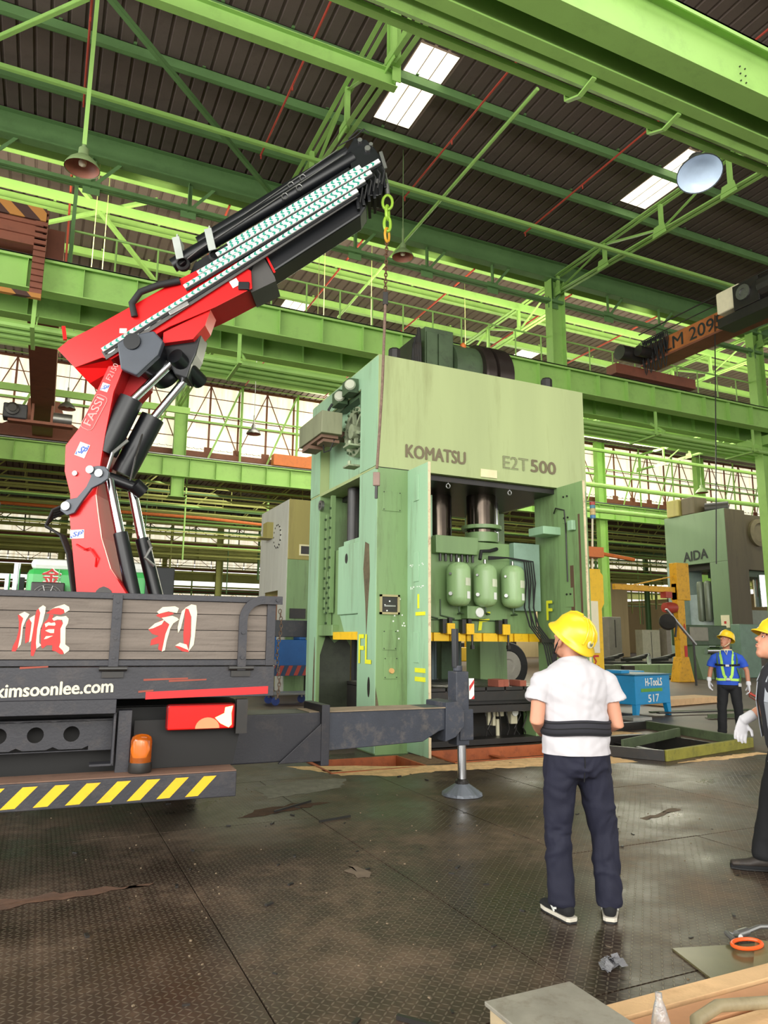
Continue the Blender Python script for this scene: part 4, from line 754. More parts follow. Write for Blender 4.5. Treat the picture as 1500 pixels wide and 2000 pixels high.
# tie rod nuts and main motor on top
for x, y in ((4.75, 9.85), (7.75, 9.85), (4.75, 11.95), (7.75, 11.95)): m = MB(); m.lathe([(.09, 0), (.1, .02), (.1, .3), (.08, .33), (0, .33)], (x, y, 5.82), UP, 8); m.build('tie_rod_nut', BLACKM, P_)
mt_ = mat('dark_green_motor_paint', sr(66, 84, 56), .55, var=.25, scale=2, dirt=sr(40, 40, 30), damt=.7)
m = MB(); m.box((5.93, 11.0, 5.82), (6.53, 11.35, 7.25)); m.box((5.95, 10.96, 5.95), (6.17, 11.0, 7.15)); m.box((6.2, 10.96, 5.95), (6.5, 11.0, 7.15)); m.build('gearbox', mt_, P_, bevel=.01, label='dark green gearbox on the crown')
m = MB(); 
for k in range(5): m.path([(5.68+.03*k, 10.95, 5.85), (5.66+.04*k, 10.98, 6.4), (5.70+.03*k, 11.0, 6.85), (5.82, 11.05, 7.05+.04*k)], .035, 8)
m.box((5.7, 11.0, 5.82), (5.84, 11.6, 7.0)); m.build('pipe_bundle', BLACKM, P_, kind='stuff')
m = MB(); m.tube((6.53, 11.4, 6.6), (7.08, 11.4, 6.6), .55, 28); m.box((6.53, 11.0, 5.82), (7.08, 11.8, 6.9)); m.build('motor_body', mt_, P_, smooth=True)
m = MB(); m.lathe([(.0, 0), (.68, 0), (.71, .03), (.71, .2), (.65, .22), (.65, .26), (.71, .28), (.71, .6), (.5, .64), (0, .64)], (7.08, 11.4, 6.5), V(1, 0, 0), 44); m.build('flywheel', mat('dark_flywheel', sr(58, 50, 46), .3, .6, var=.25, scale=1.5), P_, smooth=True, label='large dark flywheel')
m = MB(); m.box((7.75, 11.0, 5.82), (8.0, 11.8, 6.35)); m.box((6.95, 10.7, 5.82), (7.5, 11.0, 5.9)); m.build('motor_foot', BLACKM, P_)
m = MB(); m.lathe([(.06, 0), (.06, .08), (.03, .12), (0, .13)], (6.8, 11.1, 7.0), UP, 12); m.build('warning_beacon', ORANGE, P_)
m = MB(); m.path([(5.7, 10.9, 7.0), (5.6, 10.85, 6.7), (5.63, 10.9, 6.1), (5.7, 11, 5.85)], .012, 6); m.build('cable', RUBBER, P_)
# ================================================================ CRANE TRUCK (local frame of the truck, origin at the rear centre)
TRK = thing('crane_truck', 'truck with red folding crane arm, wooden tailgate and striped bumper', 'truck', (.341, 5.409, 0), math.radians(-2.7))
def tb(mb, name, m_, parent=None, **k): return mb.build(name, m_, parent or TRK, local=True, **k)
pl = [(1.405, 1.462), (1.462, 1.612), (1.612, 1.727), (1.727, 1.82)]
tg = tb(MB().box((-1.2, .015, 1.4), (1.2, .03, 1.83)), 'tailgate', GREYP, label='tailgate of weathered grey boards')
for z0, z1 in pl: tb(MB().box((-1.2, -.012, z0+.002), (1.19, .015, z1-.002)), 'plank', WOODG, tg, bevel=.0015)
m = MB(); m.box((-1.25, -.03, 1.82), (1.27, .04, 1.862)); m.box((-1.25, -.03, 1.362), (1.27, .04, 1.402)); m.box((1.185, -.035, 1.36), (1.25, .04, 1.862)); m.box((-1.25, -.035, 1.36), (-1.185, .04, 1.862)); tb(m, 'tailgate_frame', GREYP, tg, bevel=.003)
for x in (.125, -1.0): m = MB(); m.box((x-.032, -.045, 1.33), (x+.032, -.012, 1.85)); st = tb(m, 'strap', GREYP, tg, bevel=.002); m = MB(); [m.tube((x, -.052, z), (x, -.045, z), .011, 8) for z in (1.42, 1.55, 1.69, 1.8)]; tb(m, 'strap_bolts', GREYP, tg, kind='stuff')
A9 = [i*PI/24 for i in range(13)]; c_ = (1.15, 1.69)
ro = [(.97, 1.33)]+[(c_[0]-.18*math.cos(a), c_[1]+.18*math.sin(a)) for a in A9]+[(1.29, 1.87)]; ri = [(1.03, 1.33)]+[(c_[0]-.12*math.cos(a), c_[1]+.12*math.sin(a)) for a in A9]+[(1.29, 1.81)]
m = MB(); n9 = len(ro); m.add([(x, y, z) for y in (-.072, -.05) for L9 in (ro, ri) for x, z in L9], [q for i in range(n9-1) for q in ((i, i+1, n9+i+1, n9+i), (2*n9+i, 3*n9+i, 3*n9+i+1, 2*n9+i+1), (i, 2*n9+i, 2*n9+i+1, i+1), (n9+i, n9+i+1, 3*n9+i+1, 3*n9+i))]+[(0, n9, 3*n9, 2*n9), (n9-1, 3*n9-1, 4*n9-1, 2*n9-1)])
tb(m, 'locking_handle', GREYP, tg, label='curved flat iron handle'); m = MB(); [m.tube((x, -.085, z), (x, -.06, z), .013, 8) for x, z in ((1.0, 1.42), (1.0, 1.6), (1.25, 1.84))]; tb(m, 'handle_bolts', GREYP, tg, kind='stuff')
for polys, mt, nm_, dd in ((CH1R, REDT, 'lettering_shadow', -.0135), (CH1C, CREAM, 'lettering', -.0150), (CH2R, REDT, 'lettering_shadow', -.0135), (CH2C, CREAM, 'lettering', -.0150)):
    m = MB()
    for p in polys: m.add([(x, dd, z) for x, z in p], [tuple(range(len(p)))])
    tb(m, nm_, mt, tg, label='large painted brush character' if nm_ == 'lettering' else 'red painted shadow of a character')
bm_ = tb(MB().box((-1.27, -.03, 1.14), (1.255, .05, 1.355)).box((-1.27, -.028, 1.045), (.165, .04, 1.14)), 'rear_beam', GREYP, bevel=.004, label='dark grey rear beam with web address')
mb = text_mb('kimsoonlee.com', (-.575, -.031, 1.162), (1, 0, .035), (0, 0, 1), .712, .088, .003, .03); tb(mb, 'lettering', CREAM, bm_, fix=False)
tb(MB().add([(.35, -.034, 1.135), (1.21, -.034, 1.158), (1.21, -.034, 1.212), (.35, -.034, 1.185)], [(0, 1, 2, 3)]), 'reflective_tape', flat('red_reflective_tape', sr(226, 30, 34), .35), bm_, label='torn red reflective tape')
m = MB(); [m.add([(x, -.0335, z), (x+w, -.0335, z+.01), (x+w, -.0335, z+.02), (x, -.0335, z+.014)], [(0, 1, 2, 3)]) for x, z, w in ((.33, 1.26, .3), (.5, 1.25, .26), (-.45, 1.345, .17), (.3, 1.18, .1))]; tb(m, 'scrape', mat('red_primer_scrape', sr(150, 76, 62), .8), bm_)
for x in (.125, 1.0, -1.0):
    m = MB(); m.tube((x-.09, -.06, 1.345), (x+.09, -.06, 1.345), .016, 10); m.box((x-.07, -.05, 1.285), (x+.07, -.03, 1.325)); tb(m, 'hinge', BLACKM, tg)
# chassis under the bed
tb(MB().box((-1.15, .5, .95), (1.15, 5.3, 1.05)).box((-.45, .5, .72), (-.3, 10, .94)).box((.3, .5, .72), (.45, 10, .94)).box((-1.1, .35, .55), (1.0, .42, 1.05)), 'chassis', mat('shaded_black_chassis', sr(14, 13, 13), .6))  # black deepened to put the underbody shade into the colour
m = MB()    # cross plate with round holes
X0, X1, Z0, Z1 = -1.1, .15, .79, .99; cs = [-.104-.225*k for k in range(5)]; N_ = 20
for c in cs:
    q = [(c+.052*math.cos(2*PI*i/N_), .9+.052*math.sin(2*PI*i/N_)) for i in range(N_)]; o_ = []
    for i in range(N_):
        a = 2*PI*i/N_; k_ = 1/max(abs(math.cos(a))/.1125, abs(math.sin(a))/.1); o_.append((c+math.cos(a)*k_, .9+max(-.11, min(.09, math.sin(a)*k_))))
    m.add([(x, .16, z) for x, z in q+o_], [(i, (i+1) % N_, N_+(i+1) % N_, N_+i) for i in range(N_)])
m.add([(.0085, .16, .79), (.16, .16, .79), (.16, .16, .99), (.0085, .16, .99)], [(0, 1, 2, 3)]); m.box((-1.1, .16, .98), (.16, .3, .995)); m.box((-1.1, .16, .785), (.16, .2, .79)); tb(m, 'holed_cross_plate', GREYP, label='grey cross plate with round holes')
m = MB(); m.box((.155, .0, .70), (.172, .12, 1.05)); m.box((.02, .0, .70), (.17, .12, .715)); tb(m, 'hanger_bracket', GREYP, bevel=.003)
tb(MB().box((.185, .02, .64), (.275, .12, 1.06)), 'bumper_post', GREYP, bevel=.004); tb(MB().box((-1.0, .02, .64), (-.9, .12, 1.06)), 'bumper_post', GREYP, bevel=.004)
bp = tb(MB().box((-1.25, -.16, .48), (.98, -.06, .645)), 'bumper', GREYP, bevel=.006, label='rear bumper bar')
m = MB(); [m.add([(x, -.1615, .498), (x+.085, -.1615, .50), (x+.205, -.1615, .625), (x+.12, -.1615, .625)], [(0, 1, 2, 3)]) for x in [-.48+.186*k-.186*4 for k in range(12)] if x+.205 < .98]; tb(m, 'warning_stripe', YELLOW, bp, label='slanted yellow warning stripes', kind='stuff')
tb(MB().box((-1.25, -.14, .645), (.98, .1, .652)), 'bumper_top', mat('rusty_edge', sr(120, 92, 76), .7, dirt=sr(60, 50, 44), damt=.6), bp)
m = MB(); m.prism([(.3, .65), (1.0, .65), (1.05, .9), (.85, .98), (.3, .98)], lambda a, b, d_: V(a, d_, b), .12, .14); tb(m, 'mud_shield', MATS['shaded_black_chassis'])
# tail light
tl = tb(MB().box((.5, -.03, .915), (.98, .05, 1.095)), 'tail_light', flat('tail_light_case', sr(120, 14, 16), .3), bevel=.02, label='lit red rear lamp cluster')
tb(MB().box((.51, -.045, .925), (.965, -.03, 1.085)), 'red_lens', flat('red_lens', sr(190, 10, 12), .2, emit=(1, .02, .01, 1), estr=.35), tl, bevel=.012)
mb = MB(); mb.add([(.78+.085*math.cos(a*PI/12), -.0475, .928+.075*math.sin(a*PI/12)) for a in range(13)], [tuple(range(13))]); tb(mb, 'reversing_lens', flat('amber_lens', sr(226, 150, 104), .3), tl)
mb = MB(); mb.add([(.83, -.051, 1.0), (.87, -.051, .96), (.93, -.051, .93), (.95, -.051, .95), (.945, -.051, 1.03), (.955, -.051, 1.08), (.9, -.051, 1.07), (.895, -.051, 1.03)], [(0, 1, 2, 3, 4, 5, 6, 7)]); tb(mb, 'glowing_bulb_area', flat('glow', (1, .8, .3, 1), .3, emit=(1, .62, .16, 1), estr=2.2), tl)
tb(MB().box((.99, -.01, .88), (1.07, .05, 1.12)), 'lamp_bracket', BLACKM)
# beacon
bc = tb(MB().lathe([(.075, 0), (.08, .02), (.075, .065), (0, .065)], (.345, -.02, .655), UP, 24), 'beacon', BLACKM, smooth=True, label='amber beacon behind the bumper')
AMB = mat('amber_plastic', sr(196, 104, 26), .12, var=.1); AMB.node_tree.nodes['Principled BSDF'].inputs['Transmission Weight'].default_value = .55
tb(MB().lathe([(.07, 0), (.07, .14), (.062, .165), (.04, .18), (0, .185)], (.345, -.02, .72), UP, 24), 'amber_dome', AMB, bc, smooth=True)
tb(MB().lathe([(.03, .03), (.045, .08), (.03, .13), (0, .14)], (.34, -.02, .72), UP, 14), 'reflector', flat('amber_glow', sr(250, 170, 60), .3, emit=(1, .5, .1, 1), estr=.8), bc, smooth=True)
# bed, wheels, hoses
tb(MB().box((-1.25, .05, 1.30), (1.25, 5.0, 1.36)), 'bed_floor', WOODG)
for x in (-1.24, 1.24): tb(MB().box((x-.02, .05, 1.2), (x+.02, 5.0, 1.36)), 'bed_rail', GREYP)
wl_ = None
for x in (-.95, .95):
    for y in (2.6, 3.9, 9.6):
        m = MB(); s_ = -1 if x < 0 else 1; m.lathe([(.3, -.28), (.5, -.28), (.53, -.22), (.53, -.04), (.5, 0), (.32, 0), (.3, -.06), (.12, -.02), (0, -.02)], (x+s_*.14, y, .53), V(s_, 0, 0), 26); tb(m, 'wheel', RUBBER, smooth=True)
m = MB()
for k in range(24): c = V(1.285+.012*math.sin(k*.4), -.02, 1.76-.027*k); a = PI/2*(k % 2); m.path([c+(V(1, 0, 0)*math.cos(a)+V(0, 1, 0)*math.sin(a))*.011*math.cos(q)+UP*.018*math.sin(q) for q in [i*PI/4 for i in range(8)]], .0035, 5, closed=True)
tb(m, 'chain', mat('rusty_chain', sr(90, 74, 60), .6, .5), tg, kind='stuff')
# outrigger (in world directions, square to the press)
def ob(mb, name, m_, parent=TRK, **k): return mb.build(name, m_, parent, **k)
og = ob(MB().box((.2, 6.51, .47), (2.46, 6.93, .89)), 'outrigger_sleeve', GREYP, bevel=.012, label='outer sleeve of the rear outrigger')
ob(MB().box((2.40, 6.46, .42), (2.48, 6.98, .96)).prism([(2.0, .46), (2.48, .86), (2.48, .46)], lambda a, b, d_: V(a, d_, b), 6.47, 6.5), 'sleeve_collar', GREYP, og, bevel=.006)
oi = ob(MB().prism([(2.3, .53), (3.5, .57), (3.68, .66), (3.93, .72), (3.93, .9), (2.3, .88)], lambda a, b, d_: V(a, d_, b), 6.55, 6.89), 'outrigger_arm', OUTR, bevel=.008, label='worn grey sliding arm of the outrigger')
ob(MB().box((2.3, 6.53, .885), (3.9, 6.91, .895)), 'dust_layer', mat('dust_tan', sr(150, 134, 112), .95, var=.2, scale=8), oi)
ob(MB().prism([(3.75, .94), (3.9, .95), (3.96, .85), (3.96, .7), (3.86, .6), (3.74, .56)], lambda a, b, d_: V(a, d_, b), 6.52, 6.95), 'end_bracket', OUTR, oi, bevel=.006)
jk = ob(MB().box((3.93, 6.62, .5), (4.08, 6.80, 1.24)).tube((4.0, 6.71, 1.24), (4.0, 6.71, 1.30), .05, 16).box((3.96, 6.6, .55), (4.12, 6.82, .86)), 'outrigger_jack', OUTR, bevel=.008, label='vertical jack tube of the outrigger')
ob(MB().tube((3.97, 6.71, 1.28), (3.97, 6.71, 1.68), .038, 14), 'jack_upper_tube', BLACKP, jk, smooth=True)
ob(MB().tube((4.04, 6.71, .13), (4.04, 6.71, .52), .045, 18), 'jack_rod', CHROME, jk, smooth=True)
ob(MB().lathe([(.07, .10), (.07, .14), (.05, .16), (.05, .10)], (4.04, 6.71, 0), UP, 18), 'rod_collar', BLACKM, jk)
m = MB(); pr = []
for k in range(32):
    a = 2*PI*k/32; pr.append(.205 if k % 4 < 2 else .19)
m.add([V(4.04+math.cos(2*PI*k/32)*.06, 6.71+math.sin(2*PI*k/32)*.06, .12) for k in range(32)]+[V(4.04+math.cos(2*PI*k/32)*pr[k], 6.71+math.sin(2*PI*k/32)*pr[k], .03) for k in range(32)]+[V(4.04+math.cos(2*PI*k/32)*.21, 6.71+math.sin(2*PI*k/32)*.21, 0.003) for k in range(32)],
      [(k, (k+1) % 32, 32+(k+1) % 32, 32+k) for k in range(32)]+[(32+k, 32+(k+1) % 32, 64+(k+1) % 32, 64+k) for k in range(32)]+[tuple(range(95, 63, -1)), tuple(range(32))])
ob(m, 'outrigger_foot', mat('light_grey_foot', sr(112, 118, 126), .45, .2, dirt=sr(70, 66, 60), damt=.4), label='ribbed grey outrigger foot')
rf_ = ob(MB().box((4.075, 6.605, .96), (4.135, 6.612, 1.17)), 'reflector_plate', WHITEP, jk, label='red and white striped reflector'); 
m = MB(); m.add([(4.075, 6.603, 1.04), (4.135, 6.603, 1.12), (4.135, 6.603, 1.16), (4.075, 6.603, 1.09)], [(0, 1, 2, 3)]); m.add([(4.095, 6.603, .96), (4.135, 6.603, 1.0), (4.135, 6.603, .96)], [(0, 1, 2)]); ob(m, 'red_stripe', REDT, rf_)
ob(MB().box((1.6, 12.75, 1.6), (5.6, 13.1, 1.9)), 'front_outrigger_beam', GREYP, bevel=.01, label='black front outrigger beam behind the press'); ob(MB().box((5.4, 12.85, .1), (5.6, 13.0, 2.1)).box((5.3, 12.7, 0), (5.7, 13.1, .1)), 'front_outrigger_jack', GREYP)
# cab
GCAB = mat('green_cab_paint', sr(60, 176, 84), .3, var=.04)
cb = tb(MB().box((-1.2, 10.55, 1.2), (1.2, 12.4, 2.92)), 'cab', GCAB, bevel=.12, label='bright green cab with white roof')
tb(MB().box((-1.14, 10.6, 2.9), (1.14, 12.35, 3.12)), 'cab_roof', WHITEP, cb, bevel=.09)
tb(MB().box((-.62, 10.53, 1.4), (-.6, 10.55, 2.9)).box((-.1, 10.53, 1.4), (-.08, 10.55, 2.9)), 'cab_rib', GCAB, cb)
tb(text_mb('金', (-.93, 10.54, 2.62), (1, 0, 0), (0, 0, 1), .36, .3, .008, .02), 'lettering', REDT, cb, fix=False, label='red character on the cab back'); tb(text_mb('金', (-.915, 10.54, 2.635), (1, 0, 0), (0, 0, 1), .36, .3, .003, .03), 'lettering_outline', WHITEP, cb, fix=False)
fn = tb(MB().box((-1.08, 10.2, 1.9), (-.48, 10.4, 2.62)), 'oil_cooler', BLACKM, bevel=.02, label='black oil cooler fan'); m = MB()
for r in (.12, .2, .28, .34): m.path([(-.78+r*.85*math.cos(k*PI/12), 10.17, 2.28+r*.85*math.sin(k*PI/12)) for k in range(24)], .008, 6, closed=True)
for k in range(10): m.bar((-.78, 10.17, 2.28), (-.78+.29*math.cos(k*PI/5), 10.17, 2.28+.29*math.sin(k*PI/5)), .01, .012)
m.tube((-.78, 10.15, 2.28), (-.78, 10.18, 2.28), .07, 14); tb(m, 'fan_guard', STEEL, fn, kind='stuff')
for x in (-1.4, 1.55): m = MB(); m.cbox((x, 11.6, 2.55), (.2, .12, .5)); m.cbox((x, 11.6, 2.2), (.22, .12, .22)); m.path([(x*.85, 11.7, 2.9), (x, 11.6, 2.9), (x, 11.6, 2.3), (x*.85, 11.7, 2.2)], .014, 6); tb(m, 'wing_mirror', RUBBER, cb, bevel=.03)
m = MB(); m.tube((-1.38, 10.6, 1.4), (-1.38, 10.6, 3.0), .06, 12); m.tube((-1.55, 10.8, 1.4), (-1.55, 10.8, 2.8), .05, 12); tb(m, 'exhaust_stack', CHROME, cb, smooth=True)
tb(MB().box((1.05, 10.35, 1.2), (1.62, 10.9, 3.02)), 'black_toolbox', mat('matt_black_box', sr(46, 48, 50), .6), bevel=.02, label='tall matt black box beside the cab')
# ---------------------------------------------------------------- the folding crane: drawn in the vertical plane it swings in
CO = HD*10.1
def CP(s, z, d): return CO+HD*d+RH*s+UP*z
def cprism(poly, d0, d1): k = (10.1+d0)/10.1; return MB().prism([(s*k, 1.55+(z-1.55)*k) for s, z in poly], CP, d0, d1)
UN = [(-4.077,5.497),(-4.429,4.554),(-4.606,4.284),(-4.588,3.905),(-4.479,3.569),(-4.463,3.383),(-4.117,3.424),(-4.094,3.872),(-4.049,4.443),(-3.972,5.103),(-3.845,5.523)]
LN = [(-4.481,3.42),(-4.458,3.236),(-4.398,2.87),(-4.264,2.125),(-4.22,1.3),(-3.2,1.3),(-3.552,2.131),(-3.83,2.514),(-3.993,2.947),(-4.072,3.313),(-4.121,3.572),(-4.299,3.45)]
ua = cprism(UN, -.30, -.26).build('upper_arm', CRED, TRK, label='red upper arm of the crane', bevel=.004)
cprism([(s+.02, z) for s, z in UN], -.26, .3).build('arm_web', mat('crane_red_shaded', sr(170, 10, 14), .6, var=.05), ua)  # darker copy of the crane red, recess shade put into the colour
cprism([(-4.0, 4.2), (-3.95, 5.1), (-3.9, 5.55), (-3.5, 5.4), (-3.5, 5.2), (-3.88, 4.7)], .0, .3).build('far_cheek', MATS['crane_red_shaded'], ua)
la = cprism(LN, -.33, -.28).build('lower_arm', CRED, TRK, label='red lower mast of the crane', bevel=.004)
cprism([(s+.02, z) for s, z in LN], -.28, .3).build('arm_web', MATS['crane_red_shaded'], la)
cprism([(-4.0, 2.2), (-3.96, 2.24), (-3.9, 2.262), (-3.84, 2.24), (-3.79, 2.2), (-3.76, 2.1), (-4.03, 2.1)], -.338, -.331).build('mast_port', BLACKM, la)
m = MB(); m.path([CP(-4.18, 2.80, -.34), CP(-4.05, 2.73, -.38), CP(-3.98, 2.75, -.38), CP(-3.88, 2.62, -.38), CP(-3.9, 2.5, -.34)], .014, 8); m.build('step_handle', CRED, la)
m = MB(); m.tube(CP(-3.9, 1.9, 0), CP(-3.9, 1.9, .01), .1); TRKb = MB(); TRKb.box((-.5, 4.9, .95), (.75, 6.2, 1.5)); tb(TRKb, 'crane_base', BLACKP, bevel=.03)
# link plates with big pins
def disc(s, z, r, d, t_, mt, nm, par, n=24): return MB().tube(CP(s, z, d), CP(s, z, d+t_), r, n).build(nm, mt, par, smooth=True)
LG = mat('link_grey_paint', sr(66, 72, 82), .4)
m = cprism([(-4.5, 3.26), (-4.40, 3.30), (-4.31, 3.46), (-4.18, 3.66), (-4.05, 3.73), (-3.96, 3.80), (-3.95, 3.90), (-4.02, 3.98), (-4.12, 3.99), (-4.22, 3.97), (-4.26, 3.90), (-4.20, 3.84), (-4.26, 3.68), (-4.38, 3.52), (-4.52, 3.49), (-4.60, 3.42), (-4.60, 3.33)], -.42, -.37)
lk = m.build('link_plate', LG, TRK, bevel=.006, label='grey dogbone link with steel pins')
for s, z, r in ((-4.06, 3.86, .055), (-4.19, 3.91, .055), (-4.49, 3.38, .06)): disc(s*.965, 1.55+(z-1.55)*.965, r, -.45, .04, STEEL, 'link_pin', lk)
disc(-4.43*.97, 1.55+(3.87-1.55)*.97, .035, -.33, .04, STEEL, 'arm_nut', ua)
# cylinders
def cyl(a, b, r, d, mt, nm, lab=None, par=TRK, n=22): return MB().tube(CP(a[0], a[1], d), CP(b[0], b[1], d), r, n).build(nm, mt, par, smooth=True, label=lab)
for (ra, rb, sa, sb, d) in (((-3.12, 5.5), (-3.72, 4.85), (-3.66, 4.95), (-3.98, 4.15), -.12), ((-2.9, 5.45), (-3.46, 4.68), (-3.42, 4.76), (-3.8, 3.9), .14)):
    c = cyl(sa, sb, .17, d, BLACKP, 'cylinder_barrel', 'black upper hydraulic cylinder'); cyl(ra, rb, .062, d, CHROME, 'piston_rod', None, c)
for (ra, rb, sa, sb, d) in (((-3.88, 3.75), (-3.66, 2.95), (-3.665, 2.99), (-3.39, 2.0), -.15), ((-3.66, 3.7), (-3.46, 2.94), (-3.46, 2.95), (-3.16, 2.0), .15)):
    c = cyl(sa, sb, .098, d, BLACKP, 'cylinder_barrel', 'black lower hydraulic cylinder'); cyl(ra, rb, .066, d, CHROME, 'piston_rod', None, c)
cprism([(-3.76, 2.95), (-3.68, 2.99), (-3.62, 2.6), (-3.38, 2.0), (-3.5, 2.0), (-3.68, 2.5)], -.22, -.2).build('cylinder_guard', mat('blue_grey_paint', sr(76, 88, 122), .4), TRK)
m = MB(); m.tube(CP(-4.05, 3.84, -.1), CP(-3.5, 3.66, .1), .085, 14); m.tube(CP(-3.58, 3.72, 0), CP(-3.48, 3.62, .1), .11, 14); m.build('pivot_block', BLACKP, TRK, smooth=True)
m = MB(); m.path([CP(-3.62, 4.3, -.25), CP(-3.8, 4.1, -.3), CP(-3.88, 3.85, -.25)], .025, 8); m.build('hydraulic_pipe', STEEL, TRK); MB().path([CP(-3.5, 4.5, .0), CP(-3.55, 4.1, -.1), CP(-3.6, 3.75, -.1)], .014, 8).build('hydraulic_pipe', BLACKM, TRK); MB().path([CP(-3.3, 2.9, -.05), CP(-3.24, 2.8, -.1), CP(-3.3, 2.65, -.15), CP(-3.2, 2.55, -.05)], .022, 8).build('hydraulic_pipe', STEEL, TRK)
m = MB()
for k in range(4): m.path([CP(-4.44, 3.42-.02*k, -.1+.05*k), CP(-4.66-.02*k, 3.32-.03*k, -.1+.05*k), CP(-4.74-.02*k, 3.1, -.1+.05*k), CP(-4.52, 2.96, -.1+.05*k), CP(-4.40, 2.7, -.1+.05*k), CP(-4.27, 2.1, -.1+.05*k)], .02, 8)
m.build('hose_bundle', RUBBER, TRK, label='black hoses looping behind the mast'); 
# boom, red section
RB = [(-4.854,5.753),(-4.70,5.90),(-4.329,6.113),(-3.154,6.862),(-2.7,7.12),(-2.3,7.2),(-2.042,7.023),(-2.015,6.75),(-2.554,6.44),(-3.224,6.12),(-4.05,5.60),(-4.18,5.63),(-4.572,5.468)]
bx_ = cprism(RB, -.30, -.28).build('main_boom', CRED, TRK, bevel=.004, label='red outer boom section')
cprism([(s*.985-.03, z+.01) for s, z in RB], -.28, .28).build('boom_body', MATS['crane_red_shaded'], bx_)
k_ = .97
def kq(s, z): return (s*k_, 1.55+(z-1.55)*k_)
a_, b_, c_, d_ = kq(-4.572, 5.468), kq(-4.05, 5.60), kq(-4.034, 5.537), kq(-4.415, 5.295)
MB().add([CP(*a_, -.30), CP(*b_, -.30), CP(*c_, -.12), CP(*d_, -.12)], [(0, 1, 2, 3)]).add([CP(*d_, -.12), CP(*c_, -.12), CP(*c_, .2), CP(*d_, .2)], [(0, 1, 2, 3)]).build('boom_underside', CRED, bx_)
MB().bar(CP(-4.62, 5.78, -.28), CP(-4.66, 5.98, -.28), .05, .05).build('lug', CRED, bx_)
cprism([(-3.3, 6.03), (-2.62, 6.40), (-2.69, 6.15), (-2.86, 5.93), (-3.3, 5.86)], -.26, .1).build('boom_belly', CRED, bx_)
# winch
gbx = cprism([(-3.98, 5.86), (-3.80, 5.98), (-3.45, 6.06), (-3.30, 5.90), (-3.36, 5.68), (-3.66, 5.36), (-3.90, 5.46)], -.46, -.34).build('winch_gearbox', LG, TRK, bevel=.02, label='dark blue grey winch gearbox')
MB().tube(CP(-3.52, 5.60, -.36), CP(-3.30, 5.50, .26), .27, 26).build('winch_drum', BLACKP, TRK, smooth=True, label='black winch drum')
MB().lathe([(.12, 0), (.12, .03), (0, .03)], CP(-3.58, 5.68, -.46), -HD, 20).build('gearbox_cover', BLACKP, gbx)
MB().cbox(CP(-3.72, 5.84, -.47), (.1, .01, .07), RH, HD, UP).build('data_plate', WHITEP, gbx)
cprism([(-3.34, 5.96), (-3.1, 6.12), (-2.80, 6.22), (-2.74, 6.02), (-2.80, 5.7), (-2.86, 5.55), (-2.92, 5.32), (-3.10, 5.38), (-3.24, 5.62)], -.16, .24).build('cylinder_bracket', BLACKP, TRK, bevel=.02, label='black knuckle bracket')
MB().tube(CP(-3.02, 5.55, -.28), CP(-2.80, 5.38, .3), .12, 16).build('knuckle_pin', BLACKP, TRK, smooth=True)
MB().bar(CP(-3.12, 6.16, -.34), CP(-2.85, 6.33, -.34), .06, .07).build('work_light', STEEL, bx_, bevel=.01); MB().cbox(CP(-2.07, 6.62, -.3), (.16, .08, .12), RH, HD, UP).build('camera_box', BLACKP, bx_, bevel=.01)
# boom, black telescoping sections
blk = cprism([(-2.4, 6.95), (-.45, 8.42), (-.30, 8.14), (-.40, 7.97), (-1.735, 7.0), (-2.06, 6.72), (-2.5, 6.62)], -.2, .22).build('telescopic_boom', BLACKP, TRK, bevel=.03, label='black telescoping boom stack')
cprism([(-2.9, 7.15), (-.6, 8.78), (-.35, 8.5), (-.5, 8.3), (-2.5, 6.85), (-3.0, 6.85)], -.16, .2).build('section_web', BLACKP, blk)
cprism([(-1.98, 7.2), (-1.86, 7.26), (-1.68, 6.94), (-1.66, 6.87), (-2.02, 6.68), (-2.1, 6.8)], -.235, .25).build('section_collar', mat('grey_slide_block', sr(70, 68, 66), .5), blk)
MB().bar(CP(-1.84, 7.26, -.25), CP(-1.64, 6.87, -.25), .02, .03).build('red_edge', CRED, blk)
for (a, b, r, d) in (((-2.86, 7.50), (-.62, 9.06), .105, .05), ((-3.2, 7.06), (-.52, 8.88), .105, -.08)):
    c = cyl(a, b, r, d, BLACKP, 'extension_cylinder', 'long black extension cylinder'); 
    m = MB(); m.path([CP(a[0]+.15, a[1]-.05, d-.13), CP(a[0]+.4, a[1]+.18, d-.13), CP(b[0]-.15, b[1]-.04, d-.13)], .009, 6); m.build('steel_line', STEEL, c)
    for f in (.62, .7): q = V(*[a[i]+(b[i]-a[i])*f for i in (0, 1)], 0); m = MB(); m.path([CP(q.x+.045*math.cos(t_*PI/5), q.y-.05+.05*math.sin(t_*PI/5), d-.13) for t_ in range(10)], .007, 5, closed=True); m.build('hose_ring', STEEL, c)
STR = [((-2.41, 7.457), (-.413, 8.79)), ((-2.573, 7.286), (-.119, 8.899)), ((-2.842, 6.985), (-.245, 8.703)), ((-3.85, 5.99), (-.347, 8.55)), ((-4.186, 5.743), (-.454, 8.386))]
STR[3] = ((-3.033, 6.76), (-.347, 8.57)); 
